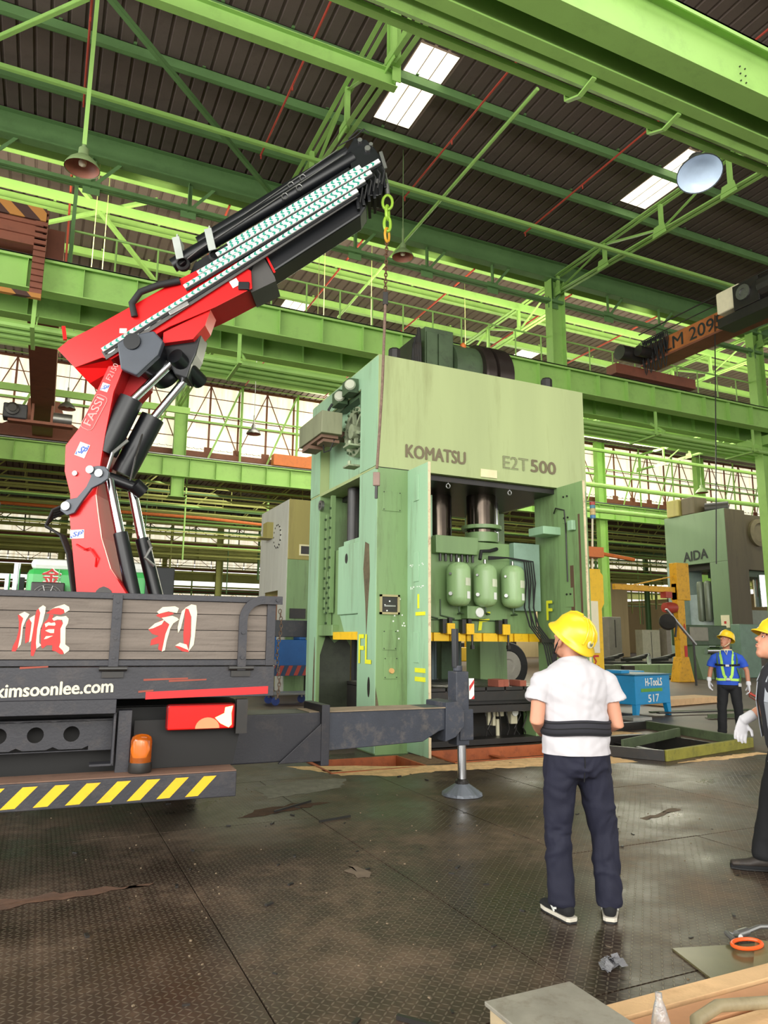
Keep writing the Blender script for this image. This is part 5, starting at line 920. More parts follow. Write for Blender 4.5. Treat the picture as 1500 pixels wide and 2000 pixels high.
for i, (a, b) in enumerate(STR):
    dd = -.36 if i < 4 else -.37; kk = (10.1+dd)/10.1
    A_, B_ = V(a[0]*kk, 1.55+(a[1]-1.55)*kk, 0), V(b[0]*kk, 1.55+(b[1]-1.55)*kk, 0); L_ = (B_-A_).length; u = (B_-A_)/L_; n_ = V(-u.y, u.x, 0)
    st = MB().bar(CP(A_.x, A_.y, dd), CP(B_.x, B_.y, dd), .03, .062, RH*n_.x+UP*n_.y).build('hose_tray', WHITEP, blk, bevel=.002, label='white hose tray with teal chevrons')
    m = MB(); k2 = int(L_/.098); f = 1 if i % 2 else -1
    for q in range(k2):
        c = A_+u*(.06+q*.098); P2 = lambda x, y: CP((c+u*x+n_*y).x, (c+u*x+n_*y).y, dd-.017)
        m.add([P2(-.024*f, .027), P2(.012*f, .027), P2(.036*f, 0), P2(.012*f, -.027), P2(-.024*f, -.027), P2(.0*f, 0)], [(0, 1, 2, 5), (5, 2, 3, 4)])
    m.build('chevron_print', TEAL, st, kind='stuff')
    MB().bar(CP((A_-n_*.05).x, (A_-n_*.05).y, dd+.02), CP((B_-n_*.05).x, (B_-n_*.05).y, dd+.02), .02, .035, RH*n_.x+UP*n_.y).build('tray_rail', BLACKP, st)
m = MB(); A_ = V(-4.186, 5.743, 0)*1; u = V(.803, .596, 0); n_ = V(-.596, .803, 0)
for q in range(16):
    c = V(-4.186*.965, 1.55+(5.743-1.55)*.965, 0)+u*(.1+q*.2)-n_*.085
    vs = [CP((c+u*(.06*math.cos(t_*PI/4)*1.1)+n_*(.018*math.sin(t_*PI/4))).x, (c+u*(.06*math.cos(t_*PI/4)*1.1)+n_*(.018*math.sin(t_*PI/4))).y, -.352) for t_ in range(8)]; m.add(vs, [tuple(range(8))])
m.build('tray_slot', WHITEP, blk, kind='stuff')
cprism([(-4.2, 5.72), (-.5, 8.36), (-.45, 8.26), (-2.0, 7.14), (-4.12, 5.60)], -.345, -.33).build('tray_backing', mat('grey_tray_metal', sr(84, 82, 80), .5, .3), blk)
# boom head: stacked end plates, hoses, cluster
for i, (s0, z0, s1, z1) in enumerate(((-.50, 8.42, -.42, 7.90), (-.42, 8.48, -.34, 7.98), (-.33, 8.56, -.26, 8.05), (-.25, 8.64, -.18, 8.12), (-.16, 8.76, -.10, 8.2), (-.10, 8.86, -.02, 8.34))):
    MB().bar(CP(s0, z0, 0), CP(s1, z1, 0), .56-.05*i, .045, RH*.803+UP*.596).build('end_plate', BLACKP, blk, bevel=.006)
cprism([(-.5, 8.5), (-.62, 9.1), (-.52, 9.3), (-.33, 9.27), (-.2, 9.13), (-.07, 8.93), (-.03, 8.6), (-.08, 8.3), (-.3, 8.3)], -.14, .18).build('head_block', BLACKP, blk, bevel=.015, label='black boom head')
for s, z, r in ((-.42, 9.12, .035), (-.25, 9.05, .03), (-.3, 8.98, .045), (-.14, 8.42, .04)): disc(s, z, r, -.19, .06, STEEL, 'head_bolt', blk)
m = MB(); m.path([CP(-.75, 9.0, -.2), CP(-.5, 9.12, -.24), CP(-.36, 9.28, -.22), CP(-.28, 9.22, -.2)], .01, 6); m.path([CP(-.6, 9.2, -.1), CP(-.45, 9.36, -.1), CP(-.36, 9.33, -.1)], .012, 6)
for k in range(6): m.path([CP(-.46+.07*k, 8.36+.06*k, -.28), CP(-.36+.065*k, 8.2+.06*k, -.33), CP(-.4+.065*k, 8.0+.06*k, -.28)], .012, 6)
m.build('head_hose', RUBBER, blk, kind='stuff')
m = MB(); m.bar(CP(-.1, 8.9, -.2), CP(-.02, 8.62, -.2), .03, .05); m.bar(CP(-.02, 8.62, -.1), CP(.015, 8.42, -.1), .02, .02); m.build('head_plate', STEEL, blk)
# lamp brackets / hose reels at the boom root
for s, z in ((-3.13, 7.2), (-2.66, 7.34)):
    m = MB(); m.bar(CP(s, z+.22, -.26), CP(s+.1, z-.15, -.3), .02, .11, RH); m.bar(CP(s+.02, z+.22, -.26), CP(s+.02, z+.24, .1), .1, .02, RH); m.build('hose_guide', mat('grey_white_guide', sr(176, 182, 176), .4), TRK, bevel=.004)
    MB().lathe([(.07, 0), (.1, .03), (.1, .09), (.07, .12)], CP(s+.14, z-.22, -.2), -HD, 18).build('hose_pulley', RUBBER, TRK, smooth=True)
MB().path([CP(-3.62, 6.12, -.34), CP(-3.66, 6.3, -.38), CP(-3.55, 6.48, -.38), CP(-3.3, 6.6, -.36), CP(-3.0, 6.68, -.34)], .05, 10).build('drag_hose', RUBBER, TRK, smooth=True, label='thick black hose on the red boom')
# crane lettering and stickers
def cp_dir(a, b): v = V(b[0]-a[0], b[1]-a[1], 0).normalized(); return RH*v.x+UP*v.y
ax1 = cp_dir((-4.30, 4.60), (-4.09, 5.10)); ay1 = -(RH*ax1.dot(UP)*-1+UP*ax1.dot(RH))*-1
ay1 = (UP*ax1.dot(RH)-RH*ax1.dot(UP))
LT = flat('pale_red_grey_lettering', sr(206, 150, 146), .4)
kk = (10.1-.31)/10.1
def cpt(s, z, d=-.303): return CP(s*kk, 1.55+(z-1.55)*kk, d)
text_mb('FASSI', cpt(-4.27, 4.575), ax1, ay1, .43, .12, .004, .01).build('lettering', LT, ua, fix=False, label='outlined maker name on the red arm')
m = MB(); q0 = cpt(-4.275, 4.53, -.306); 
def rr_pts(w, h, r): return [(x+r*math.cos(a), y+r*math.sin(a)) for (x, y, a0) in ((w-r, h-r, 0), (r, h-r, PI/2), (r, r, PI), (w-r, r, 1.5*PI)) for a in (a0, a0+PI/4, a0+PI/2)]
m.path([q0+ax1*(x-.02)+ay1*(y-.03) for x, y in rr_pts(.53, .18, .05)], .006, 5, closed=True); m.build('name_outline', LT, ua)
text_mb('F2150', cpt(-4.03, 5.27), ax1, ay1, .26, .08, .004, .0).build('lettering', LT, ua, fix=False, label='type number on the red arm')
def sticker(s, z, w, h, a, par):
    xd = RH*math.cos(a)+UP*math.sin(a); yd = -RH*math.sin(a)+UP*math.cos(a); o = cpt(s, z, -.306 if par is ua else -.336); st = MB().cbox(o, (w, .004, h), xd, HD, yd).build('sticker', WHITEP, par, label='white sticker with blue emblem')
    m = MB(); e = o-HD*.0035; B = lambda x, y: e+xd*x*w+yd*y*h
    m.add([B(-.46, -.44), B(-.3, -.44), B(-.46, -.1)], [(0, 1, 2)]); m.add([B(.46, .44), B(.3, .44), B(.46, .1)], [(0, 1, 2)]); m.build('emblem_corner', BLUEST, st)
    text_mb('SP', o-xd*w*.33-yd*h*.28-HD*.003, xd, yd, w*.66, h*.56, .002, .03, .25).build('emblem', BLUEST, st, fix=False)
sticker(-4.36, 4.22, .15, .2, -.35, ua); sticker(-4.105, 5.17, .11, .12, -.3, ua); sticker(-4.32, 2.99, .19, .12, .05, la)
MB().cbox(cpt(-2.28, 6.83, -.31), (.12, .004, .12), RH*.85+UP*.52, HD, -RH*.52+UP*.85).build('warning_sticker', WHITEP, bx_)
# ---------------------------------------------------------------- lifting chain and sling hanging from the boom
sl = thing('lifting_sling', 'chain and rusty wire sling hanging from the boom tip in front of the press', 'sling', tuple(CP(-.08, 3.4, -.12)))
def link(c, w, h, r, m_, nm, ang=0):
    xd = RH*math.cos(ang)+HD*math.sin(ang); pts = []
    for k in range(16): a = 2*PI*k/16; pts.append(c+xd*(w/2*math.cos(a))+UP*(h/2*math.sin(a)+(.18*h if math.sin(a) > 0 else -.18*h)*0))
    return MB().path(pts, r, 8, closed=True).build(nm, m_, sl, smooth=True)
LIME = mat('lime_chain_paint', sr(150, 190, 60), .4, .2); OCH = mat('ochre_hook_paint', sr(206, 150, 40), .45)
MB().tube(CP(.0, 8.42, -.1), CP(.015, 8.25, -.1), .035, 10).build('swivel', STEEL, sl); link(CP(.012, 8.12, -.1), .15, .24, .022, LIME, 'chain_link'); link(CP(.012, 7.95, -.1), .1, .22, .026, LIME, 'chain_link', 1.2)
link(CP(.012, 7.76, -.1), .1, .24, .024, LIME, 'safety_hook', .3); link(CP(.01, 7.58, -.1), .1, .22, .02, OCH, 'master_link', .9)
for k in range(16): link(CP(.006-.001*k, 7.45-.052*k, -.1), .04, .07, .009, mat('rusty_chain_link', sr(96, 66, 46), .6, .4), 'small_chain_link', (k % 2)*1.4)
MB().cbox(CP(-.006, 6.55, -.1), (.08, .06, .2), RH, HD, UP).build('ferrule', BLACKM, sl, bevel=.01)
MB().path([CP(-.006, 6.5, -.1), CP(-.04, 5.2, -.11), CP(-.105, 3.95, -.12)], .022, 8).build('wire_rope', mat('rusty_wire_rope', sr(120, 98, 84), .7, .2, var=.3, scale=30), sl, smooth=True)
MB().cbox(CP(-.11, 3.80, -.12), (.1, .06, .2), RH, HD, UP).build('rope_socket', mat('brown_grey_socket', sr(140, 116, 104), .6), sl, bevel=.015); MB().tube(CP(-.11, 3.7, -.12), CP(-.112, 3.52, -.12), .022, 10).build('socket_pin', BLACKM, sl)
# ================================================================ FLOOR: dust, frames, loose steel
def patch(pts, z, m_, name, label, cat='sawdust', h=.02, seed=1, parent=None):
    """a low irregular heap filling the outline"""
    R = random.Random(seed); c = Vector((sum(p[0] for p in pts)/len(pts), sum(p[1] for p in pts)/len(pts), 0)); ring = []
    n = len(pts)
    for i in range(n):
        a, b = Vector((*pts[i], 0)), Vector((*pts[(i+1) % n], 0)); k = max(2, int((b-a).length/.07))
        for j in range(k): p = a.lerp(b, j/k); ring.append(p+Vector((R.uniform(-.035, .035), R.uniform(-.035, .035), 0)))
    N = len(ring); vs = []; L = 5
    for l in range(L):
        f = 1-l/L
        for p in ring: q = c+(p-c)*f; hz = 0 if l == 0 else h*(.3+.7*(l/L))*(.5+noise.noise(q*5)); vs.append((q.x, q.y, z+max(.001, hz)))
    vs.append((c.x, c.y, z+h)); m = MB(); m.add(vs, [(l*N+i, l*N+(i+1) % N, (l+1)*N+(i+1) % N, (l+1)*N+i) for l in range(L-1) for i in range(N)]+[((L-1)*N+i, (L-1)*N+(i+1) % N, L*N) for i in range(N)])
    return tag(m.build(name, m_, smooth=True, kind='stuff'), label, cat)
patch([(2.9, 9.0), (3.05, 8.65), (3.3, 8.2), (3.9, 7.88), (4.5, 8.0), (5.2, 7.9), (6.2, 7.75), (7.3, 7.6), (7.25, 8.25), (6.4, 8.38), (5.2, 8.38), (4.7, 8.3), (3.6, 8.33), (3.2, 8.45), (3.1, 8.9)], .0, SAW, 'sawdust', 'long tan sawdust strip in front of the two pits', h=.02, seed=3)
patch([(4.55, 8.5), (4.95, 8.45), (4.95, 9.2), (4.85, 9.38), (4.55, 9.2)], .0, mat('dark_sawdust', sr(112, 88, 62), .95, var=.3, scale=10, dirt=sr(60, 48, 36), damt=.8), 'sawdust', 'dark oily sawdust between the two pits', h=.03, seed=4)
patch([(7.15, 8.5), (7.6, 8.0), (7.7, 8.6), (7.65, 9.4), (7.15, 9.5)], .0, SAW, 'sawdust', 'pale sawdust right of the wide pit', h=.03, seed=5)
patch([(7.9, 9.9), (9.6, 9.9), (9.3, 10.8), (8.3, 11.0)], .0, SAW, 'sawdust', 'sawdust behind the raised pit frame', h=.03, seed=6)
patch([(7.7, 7.35), (8.6, 7.3), (9.6, 7.45), (9.6, 7.6), (8.4, 7.5)], .0, SAW, 'sawdust', 'thin sawdust trail before the raised yellow frame', h=.008, seed=7)
RD = mat('rust_dust', sr(86, 60, 42), .95, var=.3, scale=8)
patch([(1.7, 6.6), (2.3, 6.75), (2.7, 6.9), (2.4, 7.0), (1.9, 6.85)], .0, RD, 'rust_dust', 'brown rust dust on the floor beside the bumper', 'dust', h=.008, seed=8)
patch([(-.6, 5.0), (.2, 5.05), (.8, 5.15), (.2, 5.2), (-.5, 5.15)], .0, RD, 'rust_dust', 'brown rust dust under the bumper', 'dust', h=.006, seed=9)
patch([(2.15, 7.3), (3.0, 7.5), (3.3, 8.0), (2.8, 8.1), (2.2, 7.9)], .0, mat('pale_mud', sr(120, 116, 104), .8, var=.25, scale=6, dirt=sr(60, 52, 44), damt=.7), 'dried_mud', 'pale dried mud patch behind the bumper end', 'dirt', h=.004, seed=10)
FRG = mat('mossy_yellow_frame', sr(128, 124, 44), .7, var=.25, scale=4, dirt=sr(66, 70, 44), damt=.7); FRD = mat('dark_green_frame', sr(74, 86, 58), .7, var=.25, scale=3, dirt=sr(40, 36, 30), damt=.5)
t = thing('pit_frame', 'raised steel frame round the right hand pit, worn yellow front bar', 'frame', (8.8, 9, 0))
for a, b, mt, nm_ in (((7.66, 7.5), (9.95, 8.0), FRG, 'front_bar'), ((9.95, 8.0), (10.2, 10.4), FRD, 'side_bar'), ((10.2, 10.4), (8.3, 10.1), BLACKM, 'rear_bar'), ((7.1, 8.45), (7.66, 7.5), BLACKM, 'side_bar'), ((7.9, 8.55), (9.9, 9.35), FRD, 'inner_bar')):
    m = MB(); m.bar((a[0], a[1], .07), (b[0], b[1], .07), .04 if 'in' in nm_ else .07, .14); m.build(nm_, mt, t, bevel=.006)
for i in range(11):
    a = rr.uniform(.25, .42); x, y = rr.uniform(10.5, 15.5), rr.uniform(9.6, 13.2); L = rr.uniform(1.6, 3.6); u = V(math.cos(a), -math.sin(a*.3), 0)
    m = MB(); m.angle(V(x, y, .02+.03*(i % 3)), V(x, y, .02+.03*(i % 3))+u*L, .08, .012) if i % 2 else m.bar(V(x, y, .02+.02*(i % 3)), V(x, y, .02+.02*(i % 3))+u*L, .1, .03)
    tag(m.build('steel_bar', BLACKM if i % 3 else FRD), 'dark oily steel bar lying on the floor behind the raised frame', 'steel bar', 'loose steel bars on the right')
m = MB(); m.cbox((15.2, 14.2, .09), (2.4, .7, .16), V(.97, .2, 0), V(-.2, .97, 0)); tag(m.build('timber_slab', WOODL, bevel=.01), 'short pale timber slab lying right of the blue box', 'timber')
m = MB(); m.path([V(13.6+.35*math.cos(a*.6), 14.9+.35*math.sin(a*.6), .05+.03*a/10) for a in range(30)], .03, 6); tag(m.build('cable_coil', RUBBER), 'black cable coil lying behind the timber slab', 'cable')
m = MB(); m.path([V(7.75+.13*math.cos(a*.62), 9.2+.13*math.sin(a*.62), .03+.09*a/40) for a in range(40)], .013, 6); tag(m.build('cable_coil', RUBBER), 'small black cable coil on the floor left of the man in white', 'cable')
m = MB(); m.cbox((7.95, 9.35, .06), (.2, .16, .12)); tag(m.build('yellow_pack', YELLOW, bevel=.02), 'small yellow pack beside the small black cable coil', 'pack')
for i, (p, q, w) in enumerate((((1.47, 2.98), (1.62, 2.78), .018), ((2.05, 6.7), (2.5, 6.98), .012), ((2.3, 6.2), (2.62, 6.27), .01))):
    m = MB(); m.bar((p[0], p[1], .012), (q[0], q[1], .014), w, .018); tag(m.build('metal_strip', BLACKM), ['bent black strip lying in the left foreground', 'rusty rod on the floor near the pit', 'thin pale rod on the floor below the outrigger'][i], 'strip')
R2 = random.Random(11); m = MB()
for k in range(320):
    x, y = R2.uniform(.2, 7.5), R2.uniform(2.0, 8.4); s_ = R2.uniform(.002, .008); a = R2.uniform(0, 3); m.cbox((x, y, s_*.4), (s_*1.6, s_, s_*.8), V(math.cos(a), math.sin(a), 0), V(-math.sin(a), math.cos(a), 0))
tag(m.build('floor_debris', mat('pale_debris', sr(128, 112, 90), .9), kind='stuff'), 'small pale chips scattered over the plate floor', 'debris')
m = MB()
for k in range(90):
    x, y = R2.uniform(.2, 6.5), R2.uniform(2.4, 8.2); s_ = R2.uniform(.008, .03); a = R2.uniform(0, 3); m.cbox((x, y, s_*.2), (s_*1.8, s_*.7, s_*.4), V(math.cos(a), math.sin(a), 0), V(-math.sin(a), math.cos(a), 0))
tag(m.build('floor_debris', BLACKM, kind='stuff'), 'small black scraps scattered over the plate floor', 'debris')
# ---------------------------------------------------------------- foreground bottom right
t = thing('metal_box', 'grey sheet metal box with worn top at the bottom edge', 'box', (1.64, 2.12, 0))
m = MB(); m.box((1.475, 1.75, 0), (1.815, 2.285, .335)); m.build('body', mat('beige_box_side', sr(176, 158, 126), .6), t, bevel=.004)
m = MB(); m.box((1.462, 1.74, .335), (1.825, 2.297, .35)); m.build('lid', mat('worn_grey_lid', sr(134, 130, 118), .5, var=.2, scale=6, dirt=sr(90, 76, 60), damt=.6), t, bevel=.003)
m = MB(); m.box((1.46, 1.8, .06), (1.475, 1.84, .3)); m.box((1.46, 2.2, .06), (1.475, 2.24, .3)); m.build('side_rib', MATS['beige_box_side'], t)
t = thing('timber_pallet', 'fresh pale timber pallet in the bottom right corner', 'pallet', (2.5, 2.2, 0))
for i, (y, w, z) in enumerate(((2.41, .10, .15), (2.28, .12, .145), (2.13, .12, .15), (1.97, .12, .145))): m = MB(); m.cbox((2.62, y, z-.012), (1.56, w, .024)); m.build('plank', WOODL if i % 2 == 0 else mat('pinkish_timber', sr(196, 144, 104), .7, var=.15, scale=4), t, bevel=.003)
for x in (1.95, 2.6, 3.3): m = MB(); m.box((x, 1.9, 0), (x+.09, 2.46, .122)); m.build('bearer', WOODL, t, bevel=.003)
m = MB(); m.path([V(2.02, 1.8, .17), V(2.1, 1.98, .20), V(2.22, 2.1, .23), V(2.4, 2.16, .22), V(2.65, 2.15, .19), V(3.0, 2.1, .18)], .022, 12); tag(m.build('hose', mat('dirty_cream_hose', sr(150, 138, 108), .5, dirt=sr(80, 70, 50), damt=.5), smooth=True), 'dirty cream hose arching over the timber pallet', 'hose')
t = thing('plastic_bottle', 'crumpled clear plastic bottle on the timber pallet', 'bottle', (2.12, 2.13, .15)); CL = mat('clear_plastic', (.85, .87, .88, 1), .1, bump=.6, bscale=40); CL.node_tree.nodes['Principled BSDF'].inputs['Transmission Weight'].default_value = .8
m = MB(); m.lathe([(0, 0), (.03, 0), (.033, .02), (.028, .06), (.033, .1), (.02, .15), (.012, .17), (.012, .19), (0, .19)], (2.03, 2.07, .165), V(.1, .15, 1), 14); m.build('body', CL, t, smooth=True)
m = MB(); m.path([V(2.52+.07*math.cos(a*PI/10)*(1.25), 0, 0)+V(.89, .39+2.47+.055*math.sin(a*PI/10), .034) for a in range(20)], .0095, 8, closed=True)
t = thing('lifting_link', 'bright orange oval lifting link lying on the floor at right', 'lifting link', (3.41, 2.9, 0)); m.build('link', mat('bright_orange_paint', sr(236, 92, 34), .4), t, smooth=True)
m = MB(); m.path([V(3.40, 2.93, .03), V(3.42, 2.99, .04), V(3.46, 2.98, .02), V(3.44, 2.92, .04)], .014, 8); m.tube((3.47, 2.97, .03), (3.56, 2.98, .03), .022, 12); m.path([V(3.56, 2.98, .03), V(3.68, 3.0, .03), V(3.85, 2.96, .02)], .012, 8); m.build('shackle', STEEL, t, smooth=True)
m = MB(); m.cbox((3.25, 2.78, .006), (.5, .36, .01), V(.96, -.28, 0), V(.28, .96, 0)); tag(m.build('floor_sheet', mat('olive_wet_sheet', sr(96, 90, 62), .3, var=.2)), 'olive steel sheet lying under the orange link', 'sheet')
m = MB(); m.cbox((3.45, 2.66, .018), (.42, .3, .012), V(.8, .6, 0), V(-.6, .8, 0)); tag(m.build('floor_sheet', mat('olive_sheet', sr(122, 112, 76), .4, var=.2)), 'small olive sheet between orange link and pallet', 'sheet')
PD = mat('pale_floor_dust', sr(104, 90, 74), .9, var=.25, scale=12)
for i, pts in enumerate(([(2.0, 4.7), (2.12, 4.68), (2.15, 4.85), (2.1, 5.0), (2.02, 4.9)], [(4.75, 5.1), (5.6, 5.35), (5.62, 5.4), (4.8, 5.16)], [(2.72, 3.25), (2.8, 3.1), (2.86, 3.12), (2.78, 3.3)], [(2.5, 3.1), (2.62, 3.02), (2.66, 3.06), (2.55, 3.14)])): patch(pts, .0, PD, 'floor_dust', ['pale dust smear in the middle of the plate floor', 'long thin pale smear near the man at the right edge', 'small pale smear right of the plastic film', 'small tan scrap beside the plastic film'][i], 'dust', h=.003, seed=20+i)
m = MB(); R3 = random.Random(5)
for k in range(16): a = R3.uniform(0, 6); m.cbox((2.62+R3.uniform(-.06, .06), 2.99+R3.uniform(-.04, .04), .015+R3.uniform(0, .02)), (.05, .035, .002), V(math.cos(a), math.sin(a), R3.uniform(-.5, .5)).normalized(), V(-math.sin(a), math.cos(a), R3.uniform(-.6, .6)).normalized())
tag(m.build('plastic_scrap', mat('grey_plastic_film', sr(120, 120, 124), .15, bump=.5)), 'crumpled grey plastic film on the floor near the shoes', 'scrap')
# ================================================================ MIDDLE GROUND
BLUEB = mat('bright_blue_box_paint', sr(16, 140, 196), .45, var=.08, scale=2, dirt=sr(20, 70, 100), damt=.35)
bx, by, ba = 11.42, 11.9, .2
t = thing('tool_box', 'bright blue steel tool box on legs with white number', 'tool box', (bx, by, 0), ba)
BT = lambda mb, n, m_, p=None, **k: mb.build(n, m_, p or t, local=True, **k)
bd = BT(MB().box((0, 0, .26), (1.28, 1.55, .86)), 'body', BLUEB, bevel=.01)
for x in (0, 1.2):
    for y in (0, 1.45): BT(MB().prism([(0, .26), (.16, .26), (.09, 0), (0, 0)] if x == 0 else [(-.08, .26), (.08, .26), (.08, 0), (0, 0)], lambda a, b, d, x=x, y=y: V(x+a, y+d, b), 0, .1), 'leg', BLUEB, bevel=.004)
BT(MB().box((-.03, -.03, .86), (1.31, 1.58, .89)), 'lid', mat('dull_blue_lid', sr(34, 96, 120), .5, dirt=sr(90, 90, 80), damt=.4), bevel=.006)
BT(MB().box((.1, .4, .89), (.4, .8, .96)), 'latch', BLUEB, bevel=.01)
BT(text_mb('H-TooLS', (.36, -.002, .64), (1, 0, 0), (0, 0, 1), .62, .17, .004, .03), 'lettering', WHITEP, bd, fix=False)
BT(text_mb('517', (.44, -.002, .30), (1, 0, .02), (0, 0, 1), .4, .16, .004, .02), 'lettering', WHITEP, bd, fix=False)
BT(MB().box((.2, -.006, .52), (.98, -.001, .59)), 'green_band', mat('lime_band', sr(96, 160, 60), .6), bd)
BT(MB().prism([(.3, .62), (.52, .62), (.42, .8), (.36, .82)], lambda a, b, d: V(d, a+.1, b), -.006, -.001).box((-.006, .35, .56), (-.001, .75, .62)), 'painted_mark', WHITEP, bd)
BT(MB().box((-.006, .15, .28), (-.001, .75, .54)), 'side_hatch', BLUEB, bd, bevel=.002)
m = MB(); m.cbox((14.6, 15.6, .4), (.9, .6, .8)); tag(m.build('small_blue_bin', BLUEB, bevel=.02), 'small blue bin just behind the blue tool box', 'bin')
m = MB(); m.cbox((11.1, 11.6, .04), (.5, .4, .06)); tag(m.build('cardboard_scrap', mat('grey_card', sr(150, 150, 144), .8)), 'grey scrap on the floor left of the blue tool box', 'scrap')
# yellow guard post right of the press, signal tower
t = thing('guard_post', 'tall yellow guard post with cream plates just right of the press', 'post', (12.25, 14, 0))
m = MB(); m.box((12.1, 14, 0), (12.5, 14.25, 3.35)); m.prism([(12.5, 3.3), (12.6, 3.2), (12.6, 2.5), (12.5, 2.35)], lambda a, b, d: V(a, d, b), 14.02, 14.2); m.build('post', YELLOW, t, bevel=.02); m = MB(); m.box((12.05, 13.96, 1.3), (12.34, 14.0, 2.55)); m.build('cream_plate', CREAM, t)
text_mb('M2', (12.32, 13.99, .95), (0, 0, 1), (-1, 0, 0), .55, .18, .004, .01).build('red_spray', REDT, t, fix=False)
t = thing('signal_tower', 'small red, blue and orange signal tower beside the right press edge', 'signal lamp', (12.3, 14, 3.9))
m = MB(); m.tube((12.33, 14.1, 3.35), (12.33, 14.02, 4.62), .025, 8); m.build('pole', CREAM, t)
for k, c in enumerate(((190, 60, 50), (70, 140, 160), (220, 130, 40), (220, 190, 120), (60, 130, 180))[::-1]): m = MB(); m.tube((12.33, 14, 4.62+.085*k), (12.33, 14, 4.70+.085*k), .07, 12); m.build('lens', flat('lens_%d' % c[0], sr(*c), .3), t)
m = MB(); m.cbox((12.2, 14, 3.75), (.55, .35, .25)); m.tube((12.2, 13.9, 3.75), (13.8, 14.2, 3.68), .05, 8); m.build('drive_unit', ORANGE, t)
# second press at the left, olive
t = thing('mechanical_press', 'dirty olive and white mechanical press at the left behind the green one', 'press', (8, 23, 0))
OLP = mat('olive_press_paint', sr(158, 148, 84), .6, var=.12, scale=1, dirt=sr(110, 100, 60), damt=.5, streak=True); WLP = mat('dirty_white_press_side', sr(190, 190, 178), .55, var=.08, dirt=sr(150, 146, 130), damt=.5, streak=True)
m = MB(); m.box((6.74, 21.5, 4.02), (10.4, 24.6, 5.93)); m.build('crown', OLP, t, bevel=.02); m = MB(); m.box((6.74, 21.5, 0), (7.6, 22.3, 4.02)); m.build('front_column', PRESSD, t, bevel=.01, label='green front column'); m = MB(); m.box((6.74, 24.0, 0), (7.6, 24.6, 4.02)); m.box((9.8, 22.4, 0), (10.4, 24.6, 4.02)); m.build('column', OLP, t)
m = MB(); m.box((6.71, 21.52, 3.1), (6.74, 24.58, 5.9)); m.box((6.71, 21.52, 0), (6.74, 22.35, 3.1)); m.box((6.71, 23.9, 0), (6.74, 24.58, 3.1)); m.build('side_facing', WLP, t, label='dirty white side skin'); m = MB(); m.box((7.0, 22.3, .5), (7.4, 24, 3.0)); m.build('slide', BRICKW, t)
m = MB(); m.lathe([(.0, .04), (.36, .04), (.4, .02), (.4, 0)], (6.71, 22.5, 4.85), V(-1, 0, 0), 28); wv = m.build('bolted_cover', WLP, t); m = MB(); [m.tube((6.66, 22.5+.37*math.cos(k*PI/7), 4.85+.37*math.sin(k*PI/7)), (6.7, 22.5+.37*math.cos(k*PI/7), 4.85+.37*math.sin(k*PI/7)), .03, 6) for k in range(14)]; m.build('bolts', BLACKM, wv, kind='stuff')
m = MB(); m.box((6.5, 23.1, 4.9), (6.71, 23.6, 5.4)); m.box((6.3, 23.1, 4.86), (6.71, 23.7, 4.9)); m.build('junction_box', OLP, t); m = MB(); m.box((7.1, 21.46, 4.15), (7.5, 21.5, 4.5)); m.build('window_frame', MATS['cream_plate'], t); m = MB(); m.box((7.15, 21.455, 4.2), (7.45, 21.462, 4.45)); m.build('window_opening', BLACKM, t)
m = MB(); m.box((6.85, 21.44, 2.2), (7.35, 21.5, 2.5)); m.build('hatch', BLACKM, t)
# grey press at the right
t = thing('mechanical_press', 'tall grey green press with black maker letters at the far right', 'press', (32, 26.5, 0))
GP = mat('grey_green_press', sr(116, 140, 108), .5, var=.07, scale=.8, dirt=sr(86, 96, 70), damt=.4, streak=True); BP = mat('grimy_brown_press_side', sr(92, 82, 62), .6, var=.15, scale=1, dirt=sr(50, 44, 34), damt=.5, streak=True)
m = MB(); m.box((29.8, 24.5, 5.5), (31.2, 28.3, 8.1)); m.build('crown', GP, t, bevel=.02); m = MB(); m.box((29.8, 24.5, 0), (31.2, 25.55, 5.5)); m.build('front_column', GP, t, bevel=.02); m = MB(); m.box((29.8, 27.3, 0), (31.2, 28.3, 5.5)); m.build('rear_column', mat('pale_blue_grey_column', sr(140, 158, 150), .5), t)
m = MB(); m.box((29.82, 24.47, 0), (31.2, 24.5, 8.08)); m.build('grimy_side', BP, t); m = MB(); m.box((31.2, 24.9, 5.2), (36, 28, 8.0)); m.build('rear_crown', BP, t); m = MB(); m.lathe([(.7, 0), (.7, .15), (.5, .2), (.45, .1), (0, .1)], (32.6, 24.9, 7.1), V(0, -1, 0), 30); m.build('flywheel', mat('dusty_wheel', sr(120, 110, 84), .6), t)
m = MB(); m.box((31.3, 25.3, 4.9), (36, 27, 5.3)); m.build('underside', PRESSK, t); m = MB(); m.tube((33.2, 25.4, 3.4), (33.2, 25.4, 5.0), .38, 20); m.build('plunger', CHROME, t, smooth=True); m = MB(); m.box((31.4, 25, 1.5), (36, 27, 3.2)); m.build('slide', mat('grey_slide', sr(130, 136, 122), .5), t)
m = MB(); m.box((30.0, 25.6, 5.2), (31, 27.2, 5.5)); m.build('inner_gap', BLACKM, t)
text_mb('AIDA', (29.79, 27.15, 5.66), (0, -1, .06), (0, 0, 1), 1.55, .5, .01, .03).build('lettering', DARKT, t, fix=False, label='black maker letters')
for y in (25.9, 26.35): m = MB(); m.lathe([(0, 0), (.15, .05), (.18, .15), (.18, 1.9), (.15, 2.0), (0, 2.05)], (29.95, y, 2.6), UP, 16); m.build('air_tank', mat('grey_tank', sr(110, 118, 104), .35, .3), t, smooth=True)
m = MB(); m.box((30.2, 25.55, 1.0), (31.0, 27.3, 4.0)); m.build('slide_panel', mat('pale_blue_cabinet', sr(170, 184, 186), .5), t)
